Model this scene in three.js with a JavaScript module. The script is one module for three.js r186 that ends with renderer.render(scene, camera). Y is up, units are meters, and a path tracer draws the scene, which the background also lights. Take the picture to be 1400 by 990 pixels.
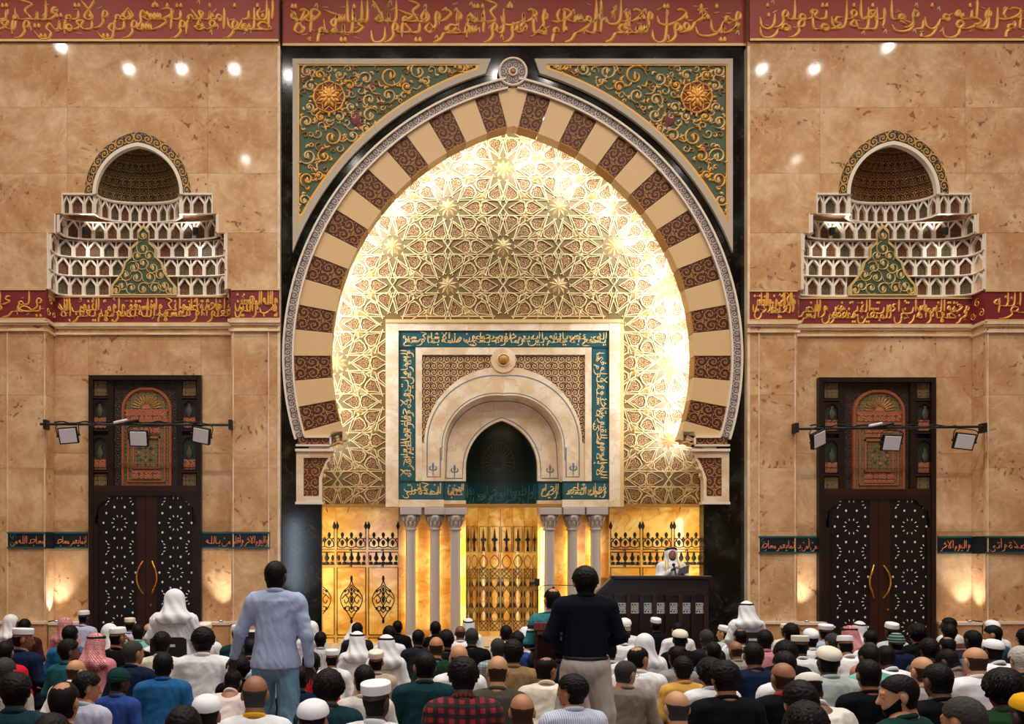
import * as THREE from 'three';
import { mergeGeometries, mergeVertices } from 'three/addons/utils/BufferGeometryUtils.js';
import { RoundedBoxGeometry } from 'three/addons/geometries/RoundedBoxGeometry.js';
import { RectAreaLightUniformsLib } from 'three/addons/lights/RectAreaLightUniformsLib.js';
import { Brush, Evaluator, SUBTRACTION } from 'three-bvh-csg';

// ------------------------------------------------------------------ camera
const scene = new THREE.Scene();
const F = 1200, CX = -1.94, CY = 1.7, CZ = 15, PPX = 546, PPY = 765;      // focal length and principal point in pixels of the 1400 x 990 frame
const camera = new THREE.PerspectiveCamera(2 * Math.atan(495 / F) * 180 / Math.PI, 1400 / 990, 0.1, 100);
camera.position.set(CX, CY, CZ);
camera.lookAt(CX, CY, 0);
camera.setViewOffset(1400, 990, 700 - PPX, 495 - PPY, 1400, 990);
scene.add(camera);
const renderer = new THREE.WebGLRenderer();
renderer.toneMapping = THREE.LinearToneMapping;
renderer.toneMappingExposure = 1.0;
renderer.shadowMap.enabled = true;
RectAreaLightUniformsLib.init();
scene.background = new THREE.Color(0x000000);

// ------------------------------------------------------------------ light levels (the lamps themselves are built further down)
const CEIL = 13.4;
const L_DOWN = 30, L_WINDOW = 9, L_COVE = 12, L_UP = 7, L_NICHE = 1.6, L_ONYX = 26;
const C_DOWN = new THREE.Color(1.0, 0.94, 0.86), C_ONYX = new THREE.Color(1.0, 0.86, 0.6), C_WIN = new THREE.Color(0.62, 0.8, 1.0), C_COVE = new THREE.Color(0.76, 0.89, 1.0), C_UP = new THREE.Color(1.0, 0.96, 0.94);

// ------------------------------------------------------------------ helpers
let seed = 12345;
const rnd = () => { seed = (seed * 1664525 + 1013904223) >>> 0; return seed / 4294967296; };
const rr = (a, b) => a + (b - a) * rnd();
const S = (z) => F / (CZ - z);
const PX = (px, z) => CX + (px - PPX) / S(z);
const PY = (py, z) => CY + (PPY - py) / S(z);
const V2 = (px, py, z) => new THREE.Vector2(PX(px, z), PY(py, z));
const names = {};
const numbered = (n) => { const k = names[n] = (names[n] ?? -1) + 1; return k ? n + '_' + String(k).padStart(3, '0') : n; };
const shade = (o) => { o.castShadow = true; o.receiveShadow = true; return o; };
function mesh(name, geo, mat, parent) {
  const m = shade(new THREE.Mesh(geo, mat));
  m.name = parent === scene ? numbered(name) : name;
  parent.add(m);
  return m;
}
function thing(name, label, category, group) {
  const o = new THREE.Group(); o.name = numbered(name); scene.add(o);
  o.userData = { label, category };
  if (group) o.userData.group = group;
  return o;
}
function structure(name, label) {
  const o = new THREE.Group(); o.name = name; scene.add(o);
  o.userData = { kind: 'structure', label, category: name.split('_')[0] };
  return o;
}
const box = (x0, x1, y0, y1, z0, z1) => {
  const g = new THREE.BoxGeometry(Math.abs(x1 - x0), Math.abs(y1 - y0), Math.abs(z1 - z0));
  g.translate((x0 + x1) / 2, (y0 + y1) / 2, (z0 + z1) / 2);
  return metreUV(g);
};
// a box whose front rectangle is given in picture pixels at depth z, reaching dep behind it
const pbox = (px0, py0, px1, py1, z, dep) => box(PX(px0, z), PX(px1, z), PY(py1, z), PY(py0, z), z - dep, z);
function metreUV(g, ox = 0, oy = 0, flip = 1) {                    // uv in metres, by the face's main direction
  const p = g.attributes.position, n = g.attributes.normal, uv = new Float32Array(p.count * 2);
  for (let i = 0; i < p.count; i++) {
    const ax = Math.abs(n.getX(i)), ay = Math.abs(n.getY(i)), az = Math.abs(n.getZ(i));
    let u, v;
    if (az >= ax && az >= ay) { u = p.getX(i); v = p.getY(i); } else if (ax >= ay) { u = p.getZ(i); v = p.getY(i); } else { u = p.getX(i); v = p.getZ(i); }
    uv[i * 2] = u * flip + ox; uv[i * 2 + 1] = v + oy;
  }
  g.setAttribute('uv', new THREE.BufferAttribute(uv, 2));
  return g;
}
// prism from an outline of world points (x, y), from zFront back by dep
function prism(pts, zFront, dep, holes = [], bevel = 0) {
  const sh = new THREE.Shape(pts);
  for (const h of holes) sh.holes.push(new THREE.Path(h));
  const g = new THREE.ExtrudeGeometry(sh, bevel ? { depth: dep - bevel, bevelEnabled: true, bevelSize: -bevel * 0.7 || 0, bevelOffset: 0, bevelThickness: bevel, bevelSegments: 1, curveSegments: 1 } : { depth: dep, bevelEnabled: false, curveSegments: 1 });
  g.translate(0, 0, zFront - dep);
  return g;
}
const pprism = (pxs, z, dep, holes = [], bevel = 0) => prism(pxs.map(([x, y]) => V2(x, y, z)), z, dep, holes.map((h) => h.map(([x, y]) => V2(x, y, z))), bevel);
const rectPx = (x0, y0, x1, y1) => [[x0, y0], [x1, y0], [x1, y1], [x0, y1]];
const arcPx = (cx, cy, r, a0, a1, n) => Array.from({ length: n + 1 }, (_, i) => { const a = a0 + (a1 - a0) * i / n; return [cx + r * Math.cos(a), cy - r * Math.sin(a)]; });
const R = Math.PI / 180;
const merge = (list) => {
  const a = list.map((g) => { const h = g.index ? g.toNonIndexed() : g; for (const k of Object.keys(h.attributes)) if (!['position', 'normal', 'uv'].includes(k)) h.deleteAttribute(k); h.groups = []; return h; });
  return mergeGeometries(a.map((g) => { g.clearGroups?.(); return g; }));
};
function tube(pts, r, seg = 6, n = null) {
  const c = new THREE.CatmullRomCurve3(pts.map((p) => new THREE.Vector3(...p)), false, 'catmullrom', 0.5);
  return new THREE.TubeGeometry(c, n ?? Math.max(4, pts.length * 4), r, seg);
}
const lathe = (prof, seg = 20) => new THREE.LatheGeometry(prof.map(([r, y]) => new THREE.Vector2(r, y)), seg);

// ------------------------------------------------------------------ ribbons: raised strokes (lettering, scrolls, ironwork)
function smoothPts(pts, per = 5) {
  if (pts.length < 3) { const o = []; for (let i = 0; i <= per; i++) o.push([pts[0][0] + (pts[1][0] - pts[0][0]) * i / per, pts[0][1] + (pts[1][1] - pts[0][1]) * i / per]); return o; }
  const c = new THREE.CatmullRomCurve3(pts.map(([x, y]) => new THREE.Vector3(x, y, 0)), false, 'centripetal');
  return c.getPoints((pts.length - 1) * per).map((v) => [v.x, v.y]);
}
// strokes: [{pts, w, taper, flat}]; relief height h; returns one geometry in the plane z = 0
function ribbons(strokes, h, pen = true) {
  const pos = [], uv = [], idx = [];
  for (const st of strokes) {
    const P = st.smooth === false ? st.pts : smoothPts(st.pts, st.per ?? 4), n = P.length, base = pos.length / 3;
    for (let i = 0; i < n; i++) {
      const a = P[Math.max(0, i - 1)], b = P[Math.min(n - 1, i + 1)];
      let dx = b[0] - a[0], dy = b[1] - a[1]; const l = Math.hypot(dx, dy) || 1; dx /= l; dy /= l;
      const t = i / (n - 1);
      let w = st.w * 0.5;
      if (pen) w *= 0.6 + 0.4 * Math.abs(Math.sin(Math.atan2(dy, dx) + 0.7));
      if (st.taper !== 0) w *= 0.35 + 0.65 * Math.min(1, Math.min(t, 1 - t) * (st.taper ?? 6) + 0.12);
      const nx = -dy * w, ny = dx * w, z = st.z ?? 0;
      pos.push(P[i][0] + nx, P[i][1] + ny, z, P[i][0] + nx * 0.45, P[i][1] + ny * 0.45, z + h, P[i][0] - nx * 0.45, P[i][1] - ny * 0.45, z + h, P[i][0] - nx, P[i][1] - ny, z);
      for (let k = 0; k < 4; k++) uv.push(P[i][0], P[i][1]);
      if (i) { const o = base + i * 4, q = o - 4; for (let k = 0; k < 3; k++) idx.push(q + k, q + k + 1, o + k, o + k, q + k + 1, o + k + 1); }
    }
  }
  const g = new THREE.BufferGeometry();
  g.setAttribute('position', new THREE.Float32BufferAttribute(pos, 3));
  g.setAttribute('uv', new THREE.Float32BufferAttribute(uv, 2));
  g.setIndex(idx);
  g.computeVertexNormals();
  return g;
}
const spiral = (cx, cy, r, a0, turns, dir = 1, n = 16) => Array.from({ length: n + 1 }, (_, i) => { const t = i / n, a = a0 + dir * turns * 2 * Math.PI * t, q = r * (1 - 0.82 * t); return [cx + q * Math.cos(a), cy + q * Math.sin(a)]; });
const diamond = (x, y, w, h) => ({ pts: [[x, y - h / 2], [x, y + h / 2]], w: w, taper: 2.2, per: 4 });

// ------------------------------------------------------------------ noise and textures
const hash = (x, y, s) => { let h = (x * 374761393 + y * 668265263 + s * 1442695041) | 0; h = Math.imul(h ^ (h >>> 13), 1274126177); return ((h ^ (h >>> 16)) >>> 0) / 4294967296; };
function vnoise(x, y, per, s) {
  const xi = Math.floor(x), yi = Math.floor(y), fx = x - xi, fy = y - yi, u = fx * fx * (3 - 2 * fx), v = fy * fy * (3 - 2 * fy);
  const w = (k) => ((k % per) + per) % per, x0 = w(xi), x1 = w(xi + 1), y0 = w(yi), y1 = w(yi + 1);
  const a = hash(x0, y0, s), b = hash(x1, y0, s), c = hash(x0, y1, s), d = hash(x1, y1, s);
  return a + (b - a) * u + (c - a) * v + (a - b - c + d) * u * v;
}
function fbm(x, y, per, oct, s) { let t = 0, a = 0.5, n = 0; for (let i = 0; i < oct; i++) { t += a * vnoise(x, y, per, s + i * 17); n += a; a *= 0.5; x *= 2; y *= 2; per *= 2; } return t / n; }
function dataTex(size, fn, srgb, repeat = 1, h = size) {
  const d = new Uint8Array(size * h * 4);
  for (let y = 0; y < h; y++) for (let x = 0; x < size; x++) { const c = fn(x / size, y / h), o = (y * size + x) * 4; for (let k = 0; k < 3; k++) d[o + k] = Math.max(0, Math.min(255, c[k])); d[o + 3] = 255; }
  const t = new THREE.DataTexture(d, size, h);
  t.wrapS = t.wrapT = THREE.RepeatWrapping; t.magFilter = THREE.LinearFilter; t.minFilter = THREE.LinearFilter;
  if (srgb) t.colorSpace = THREE.SRGBColorSpace;
  t.repeat.set(repeat, repeat); t.needsUpdate = true;
  return t;
}
const mix3 = (a, b, t) => [a[0] + (b[0] - a[0]) * t, a[1] + (b[1] - a[1]) * t, a[2] + (b[2] - a[2]) * t];
const sst = (a, b, x) => { const t = Math.min(1, Math.max(0, (x - a) / (b - a))); return t * t * (3 - 2 * t); };
function canvasTex(w, h, draw, srgb = true, rx = 1, ry = 1) {
  const c = document.createElement('canvas'); c.width = w; c.height = h;
  draw(c.getContext('2d'), w, h);
  const t = new THREE.CanvasTexture(c); t.wrapS = t.wrapT = THREE.RepeatWrapping;
  if (srgb) t.colorSpace = THREE.SRGBColorSpace;
  t.repeat.set(rx, ry);
  return t;
}

// warm beige marble: 4 m of stone per repeat
const marbleTex = dataTex(1024, (u, v) => {
  const wx = fbm(u * 5, v * 5, 5, 4, 3), wy = fbm(u * 5, v * 5, 5, 4, 9);
  const U = u + 0.10 * (wx - 0.5), V = v + 0.10 * (wy - 0.5);
  const cloud = fbm(U * 5, V * 5, 5, 6, 21), fine = fbm(U * 60, V * 60, 60, 4, 33), mid = fbm(U * 16, V * 16, 16, 5, 41);
  let c = mix3([192, 146, 100], [230, 198, 156], sst(0.2, 0.8, 0.6 * cloud + 0.4 * mid));
  c = mix3(c, [190, 138, 88], 0.5 * sst(0.42, 0.85, fbm(U * 9, V * 9, 9, 6, 51)));
  const r1 = Math.abs(fbm(U * 7 + 0.3 * wx, V * 7, 7, 5, 61) - 0.5), r2 = Math.abs(fbm(U * 13, V * 13, 13, 5, 71) - 0.5);
  c = mix3(c, [232, 202, 158], 0.4 * (1 - sst(0, 0.03, r1)) * sst(0.4, 0.7, mid));
  c = mix3(c, [232, 200, 156], 0.35 * (1 - sst(0, 0.022, r2)));
  c = mix3(c, [132, 90, 56], 0.5 * (1 - sst(0, 0.006, Math.abs(fbm(U * 5, V * 5, 5, 6, 91) - 0.46))) * sst(0.54, 0.7, fbm(u * 9, v * 9, 9, 2, 95)));
  c = mix3(c, [112, 74, 48], 0.6 * sst(0.7, 0.8, fbm(U * 60, V * 60, 60, 2, 101)) * sst(0.52, 0.68, fbm(u * 7, v * 7, 7, 3, 107)));
  const f = 0.93 + 0.14 * fine;
  return [c[0] * f, c[1] * f, c[2] * f];
}, true, 1 / 4);
const darkTex = dataTex(512, (u, v) => {
  const wx = fbm(u * 6, v * 6, 6, 4, 203);
  const U = u + 0.12 * (wx - 0.5), V = v + 0.12 * (wx - 0.5);
  const a = fbm(U * 10, V * 10, 10, 5, 211), b = fbm(U * 24, V * 24, 24, 4, 223);
  let c = mix3([8, 11, 11], [40, 40, 32], sst(0.42, 0.8, a));
  c = mix3(c, [92, 66, 40], 0.55 * sst(0.6, 0.82, b));
  c = mix3(c, [112, 108, 92], 0.5 * (1 - sst(0, 0.012, Math.abs(fbm(U * 9, V * 9, 9, 5, 231) - 0.5))) * sst(0.45, 0.6, fbm(u * 7, v * 7, 7, 2, 239)));
  c = mix3(c, [28, 44, 38], 0.5 * sst(0.5, 0.7, fbm(u * 5, v * 5, 5, 3, 241)));
  return c;
}, true, 1 / 2.2);
const onyxTex = dataTex(512, (u, v) => {
  const wx = fbm(u * 4, v * 4, 4, 4, 303), U = u + 0.2 * (wx - 0.5), V = v + 0.2 * (wx - 0.5);
  const a = fbm(U * 5, V * 9, 5, 5, 311);
  let c = mix3([226, 160, 62], [250, 206, 112], sst(0.3, 0.7, a));
  c = mix3(c, [206, 122, 48], 0.5 * sst(0.56, 0.86, fbm(U * 6, V * 12, 6, 5, 321)));
  c = mix3(c, [176, 96, 48], 0.4 * (1 - sst(0, 0.02, Math.abs(fbm(U * 4, V * 4, 4, 5, 331) - 0.5))) * sst(0.45, 0.65, fbm(u * 5, v * 5, 5, 2, 337)));
  c = mix3(c, [255, 232, 170], 0.45 * sst(0.58, 0.8, fbm(U * 8, V * 8, 8, 4, 341)));
  return c;
}, true, 1 / 2);
const paleTex = dataTex(256, (u, v) => { const wx = fbm(u * 5, v * 5, 5, 4, 603), a = fbm(u * 6 + wx, v * 6, 6, 5, 611); let c = mix3([222, 190, 150], [240, 220, 190], sst(0.3, 0.7, a)); c = mix3(c, [206, 160, 122], 0.4 * (1 - sst(0, 0.03, Math.abs(fbm(u * 4 + wx, v * 4, 4, 5, 621) - 0.5)))); return c; }, true, 1 / 1.6);
const grainTex = dataTex(256, (u, v) => { const g = 255 * fbm(u * 32, v * 32, 32, 3, 401); return [g, g, g]; }, false, 1 / 0.5);
const woodTex = dataTex(512, (u, v) => { const g = fbm(u * 6, v * 90 % 90, 6, 4, 411), k = fbm(u * 60, v * 6, 6, 3, 419); const c = mix3([20, 10, 7], [46, 22, 14], sst(0.3, 0.75, 0.6 * g + 0.4 * k)); return c; }, true, 1);
const weaveTex = dataTex(128, (u, v) => { const g = 128 + 70 * Math.sin(u * Math.PI * 64) * Math.sin(v * Math.PI * 64) + 60 * (fbm(u * 16, v * 16, 16, 3, 431) - 0.5); return [g, g, g]; }, false, 6);

// arabesque ground: vines curling into spirals with leaves, drawn as flat ornament
function scrollDraw(bg, fg, fg2, cells, lw, extra) {
  return (g, w, h) => {
    g.fillStyle = bg; g.fillRect(0, 0, w, h);
    g.lineCap = 'round'; g.lineJoin = 'round';
    const cw = w / cells[0], ch = h / cells[1];
    const leaf = (x, y, a, L, W) => { g.beginPath(); g.moveTo(x, y); g.quadraticCurveTo(x + L * 0.5 * Math.cos(a) - W * Math.sin(a), y + L * 0.5 * Math.sin(a) + W * Math.cos(a), x + L * Math.cos(a), y + L * Math.sin(a)); g.quadraticCurveTo(x + L * 0.5 * Math.cos(a) + W * Math.sin(a), y + L * 0.5 * Math.sin(a) - W * Math.cos(a), x, y); g.fill(); };
    for (let i = 0; i < cells[0]; i++) for (let j = 0; j < cells[1]; j++) {
      const mirror = i % 2 ? -1 : 1, cx = (i + 0.5) * cw, cy = (j + 0.5) * ch, dir = mirror, r = Math.min(cw, ch) * 0.5, a0 = -Math.PI / 2 + (j % 2 ? 0.6 : -0.4) * mirror + hash(Math.min(i, cells[0] - 1 - i), j, 77) * 1.2 * mirror;
      g.strokeStyle = fg; g.lineWidth = lw;
      g.beginPath();
      for (let k = 0; k <= 36; k++) { const t = k / 36, a = a0 + dir * t * 9, q = r * (1.05 - 0.9 * t), x = cx + q * Math.cos(a), y = cy + q * Math.sin(a) * (ch / cw > 1.2 ? 1.15 : 1); k ? g.lineTo(x, y) : g.moveTo(x, y); }
      g.stroke();
      g.fillStyle = fg2;
      for (let k = 0; k < 7; k++) { const t = 0.06 + k * 0.1, a = a0 + dir * t * 9, q = r * (1.05 - 0.9 * t); leaf(cx + q * Math.cos(a), cy + q * Math.sin(a), a + dir * (k % 2 ? 0.7 : 2.3), r * 0.42, r * 0.16); }
      g.fillStyle = fg; for (let k = 0; k < 3; k++) leaf(cx, cy, a0 + k * 2.1, r * 0.3, r * 0.14);
      for (let k = 0; k < 4; k++) { const a = k * Math.PI / 2 + 0.78; leaf(cx + r * 1.3 * Math.cos(a), cy + r * 1.3 * Math.sin(a), a + Math.PI * 0.8 * dir, r * 0.5, r * 0.2); }
    }
    extra?.(g, w, h);
  };
}
const hex = (n) => '#' + n.toString(16).padStart(6, '0');
function ornament(w, h, bg, fg, fg2, cells, lw, rx, ry, extra) {
  return { map: canvasTex(w, h, scrollDraw(bg, fg, fg2, cells, lw, extra), true, rx, ry), bumpMap: canvasTex(w, h, scrollDraw('#000', '#fff', '#ccc', cells, lw), false, rx, ry) };
}
const mat = (o) => new THREE.MeshStandardMaterial({ roughness: 0.6, ...o });
const phys = (o) => new THREE.MeshPhysicalMaterial(o);
const M = {
  marble: phys({ map: marbleTex, roughness: 0.07, specularIntensity: 0.8 }),
  marbleMatt: mat({ map: marbleTex, roughness: 0.42 }),
  dark: phys({ map: darkTex, roughness: 0.1 }),
  onyx: phys({ map: onyxTex, roughness: 0.14 }),
  cream: mat({ color: 0xdcb984, roughness: 0.38, bumpMap: grainTex, bumpScale: 0.001 }),
  white: mat({ color: 0xe9dcc8, roughness: 0.4 }),
  pale: mat({ roughness: 0.28, map: paleTex }),
  grout: mat({ color: 0x8c7152, roughness: 0.8 }),
  red: mat({ color: 0x9a3826, roughness: 0.55, bumpMap: grainTex, bumpScale: 0.002 }),
  redDeep: mat({ color: 0x7a2228, roughness: 0.55, bumpMap: grainTex, bumpScale: 0.002 }),
  teal: mat({ color: 0x1d565a, roughness: 0.4, bumpMap: grainTex, bumpScale: 0.001 }),
  tealDark: mat({ color: 0x0d3436, roughness: 0.4 }),
  navy: mat({ color: 0x0b1c22, roughness: 0.4 }),
  green: mat({ color: 0x3f5236, roughness: 0.55, bumpMap: grainTex, bumpScale: 0.002 }),
  maroon: mat({ color: 0x6e2a28, roughness: 0.55 }),
  gilt: mat({ color: 0xeaae4c, roughness: 0.4, metalness: 0.15 }),
  giltPale: mat({ color: 0xddb878, roughness: 0.42, metalness: 0.15 }),
  giltDark: mat({ color: 0xa87632, roughness: 0.45, metalness: 0.25 }),
  goldWall: mat({ color: 0xa9854e, roughness: 0.42, metalness: 0.2, bumpMap: grainTex, bumpScale: 0.002 }),
  goldLine: mat({ color: 0xd2b680, roughness: 0.4, metalness: 0.2 }),
  goldDeep: mat({ color: 0x72572e, roughness: 0.42, metalness: 0.2 }),
  orange: mat({ color: 0xd2784a, roughness: 0.5 }),
  iron: mat({ color: 0x15120e, roughness: 0.4, metalness: 0.3 }),
  black: mat({ color: 0x0c0c0d, roughness: 0.5 }),
  blackMatt: mat({ color: 0x0b0b0c, roughness: 0.8 }),
  column: mat({ color: 0xb3a8a2, roughness: 0.28 }),
  blueLine: mat({ color: 0x6d7a88, roughness: 0.5 }),
  wood: mat({ map: woodTex, roughness: 0.38 }),
  woodDark: mat({ color: 0x160d0a, roughness: 0.4 }),
  woodRed: mat({ color: 0x32160f, roughness: 0.38 }),
  pearl: mat({ color: 0xe8e6dc, roughness: 0.3 }),
  brass: mat({ color: 0xd09a44, roughness: 0.25, metalness: 0.8 }),
  ceiling: mat({ color: 0xcfc4b0, roughness: 0.9 }),
  plaster: mat({ color: 0xb79a72, roughness: 0.8 }),
  diffuser: mat({ color: 0xd8d8da, roughness: 0.35 }),
  steel: mat({ color: 0x9aa0a4, roughness: 0.35, metalness: 0.7 }),
};
Object.assign(M, {
  carvedBrown: mat({ ...ornament(256, 384, hex(0x4a1c10), hex(0xb8823c), hex(0x98602c), [2, 3], 8, 1, 1), bumpScale: 0.014, roughness: 0.5, metalness: 0.1 }),
  carvedBrownM: mat({ ...ornament(256, 256, hex(0x5a2617), hex(0xb9843f), hex(0x9c6630), [3, 3], 7, 1 / 0.55, 1 / 0.55), bumpScale: 0.012, roughness: 0.5 }),
  carvedGrey: mat({ ...ornament(512, 64, hex(0x6b5a55), hex(0xc9bcb4), hex(0xb4a6a0), [8, 1], 8, 1, 1), bumpScale: 0.008, roughness: 0.5 }),
  carvedPetal: mat({ ...ornament(128, 128, hex(0x5e2c18), hex(0xc39a5a), hex(0xa87c42), [3, 3], 5, 1 / 0.26, 1 / 0.26), bumpScale: 0.008, roughness: 0.45, metalness: 0.25 }),
  carvedSand: mat({ ...ornament(256, 256, hex(0x4e3016), hex(0xd8ab70), hex(0xc39458), [5, 5], 7, 1 / 0.62, 1 / 0.62), bumpScale: 0.01, roughness: 0.5 }),
  floral: mat({ ...ornament(256, 64, hex(0x23261c), hex(0xcf9a35), hex(0xb0512f), [5, 1], 7, 1, 1), bumpScale: 0.006, roughness: 0.45 }),
  cellRed: mat({ ...ornament(64, 64, hex(0x4e2716), hex(0x94602f), hex(0x7c3f22), [2, 2], 4, 1 / 0.16, 1 / 0.16), bumpScale: 0.004, roughness: 0.5 }),
  cellOlive: mat({ ...ornament(64, 64, hex(0x383322), hex(0x7d6b3a), hex(0x6a3d24), [2, 2], 4, 1 / 0.16, 1 / 0.16), bumpScale: 0.004, roughness: 0.5 }),
});

// ================================================================== THE HALL
const XW = 14, ZB = 22, FP = (z) => PPY + CY * S(z);
{
  const floor = structure('floor', 'red prayer carpet over the hall floor');
  const carpet = mat({ roughness: 0.95, map: dataTex(256, (u, v) => { const n = fbm(u * 64, v * 64, 64, 2, 501), b = Math.abs(((v * 1) % 1) - 0.5) < 0.06; const c = b ? [150, 120, 80] : [96, 34, 30]; const f = 0.8 + 0.4 * n; return [c[0] * f, c[1] * f, c[2] * f]; }, true, 1 / 1.2) });
  mesh('carpet', box(-XW, XW, -0.012, 0, -0.02, ZB), carpet, floor);
  mesh('slab', box(-XW - 0.3, XW + 0.3, -0.3, -0.012, -2.9, ZB + 0.3), M.plaster, floor);
  const wl = structure('wall_left', 'beige side wall of the prayer hall'); mesh('plaster', box(-XW - 0.3, -XW, 0, CEIL, -2.9, ZB + 0.3), M.plaster, wl);
  const wr = structure('wall_right', 'beige side wall of the prayer hall'); mesh('plaster', box(XW, XW + 0.3, 0, CEIL, -2.9, ZB + 0.3), M.plaster, wr);
  // rear wall with tall windows that let the daylight in
  const wb = structure('wall_back', 'rear wall of the hall around tall daylit windows');
  const wins = [[-6.4, 0.4], [-3.0, 1.1], [3.0, 1.1], [6.6, 0.4]], y0 = 0.3, y1 = 3.4;
  mesh('plaster', box(-XW, XW, 0, y0, ZB, ZB + 0.3), M.plaster, wb);
  mesh('plaster', box(-XW, XW, y1, CEIL, ZB, ZB + 0.3), M.plaster, wb);
  let last = -XW;
  for (const [x, ww] of wins) { mesh('plaster', box(last, x - ww / 2, y0, y1, ZB, ZB + 0.3), M.plaster, wb); last = x + ww / 2; }
  mesh('plaster', box(last, XW, y0, y1, ZB, ZB + 0.3), M.plaster, wb);
  const glow = mat({ color: 0xdfe8f0, emissive: C_WIN, emissiveIntensity: L_WINDOW * 0.5, roughness: 0.4 });
  wins.forEach(([x, ww], i) => {
    const w = structure('window_' + (i + 1), 'tall frosted window glowing with daylight');
    mesh('pane', box(x - ww / 2, x + ww / 2, y0, y1, ZB + 0.2, ZB + 0.24), glow, w);
    for (let k = 1; k < 2; k++) mesh('mullion', box(x - ww / 2, x + ww / 2, y0 + k * 2.2 - 0.03, y0 + k * 2.2 + 0.03, ZB + 0.1, ZB + 0.18), M.plaster, w);
    const l = new THREE.RectAreaLight(C_WIN, L_WINDOW, ww * 0.96, y1 - y0 - 0.1); l.name = 'daylight';
    l.position.set(x, (y0 + y1) / 2, ZB + 0.08); l.rotation.y = 0; l.lookAt(x, (y0 + y1) / 2, 0); w.add(l);
  });
  // ceiling with recessed downlights
  const ce = structure('ceiling', 'plain ceiling with rows of recessed downlights');
  mesh('plaster', box(-XW - 0.3, XW + 0.3, CEIL, CEIL + 0.3, -2.9, ZB + 0.3), M.ceiling, ce);
  const lens = mat({ color: 0xffffff, emissive: C_DOWN, emissiveIntensity: 18 }), disc = new THREE.CylinderGeometry(0.1, 0.1, 0.02, 20), rim = new THREE.TorusGeometry(0.125, 0.025, 8, 24).rotateX(Math.PI / 2);
  const spots = [];
  for (let k = 0; k < 16; k++) spots.push([-9.6 + 1.25 * k, 5.8 - 0.9 * (Math.abs(k - 7.5) > 6.6 ? 1 : 0), 1]);
  for (let k = 0; k < 9; k++) spots.push([-10.4 + 2.6 * k, 2.6, 1.1]);
  for (let k = 0; k < 7; k++) { spots.push([-9.6 + 3.2 * k, 10.5, 1.5]); spots.push([-9.6 + 3.2 * k, 16, 1.5]); }
  for (const [x, z, p] of spots) {
    const d = new THREE.Group(); d.name = 'downlight'; ce.add(d); d.position.set(x, CEIL, z);
    const a = mesh('lens', disc, lens, d); a.position.y = -0.012; mesh('trim_ring', rim, M.steel, d);
    const l = new THREE.SpotLight(C_DOWN, L_DOWN * p, 0, 72 * R, 1); l.name = 'lamp'; l.position.set(0, -0.05, 0); l.target.position.set(0, -5, 0);
    l.castShadow = true; l.shadow.radius = 5; d.add(l); d.add(l.target);
  }
}

// ------------------------------------------------------------------ front wall
const WING = { L: { x0: -480, x1: 383, r0: 63, r1: 316, d0: 121, d1: 275, dt: 513, band: [395, 437], bandIn: [405, 443] }, R: { x0: 1022, x1: 1880, r0: 1090, r1: 1347, d0: 1120, d1: 1280, dt: 516, band: [397, 439], bandIn: [407, 445] } };
const ZR = -0.35;                                                   // back of the door recesses
const niche = {
  L: { c: 188, top: 180, spring: 268, half: 72.5, steps: [[85, 290, 265, 292], [75, 298, 292, 318.5], [65, 310, 318.5, 405]] },
  R: { c: 1222, top: 178, spring: 268, half: 75, steps: [[1117, 1327, 265.5, 292], [1106.5, 1337, 292, 319], [1096, 1347, 319, 406]] },
};
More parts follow.
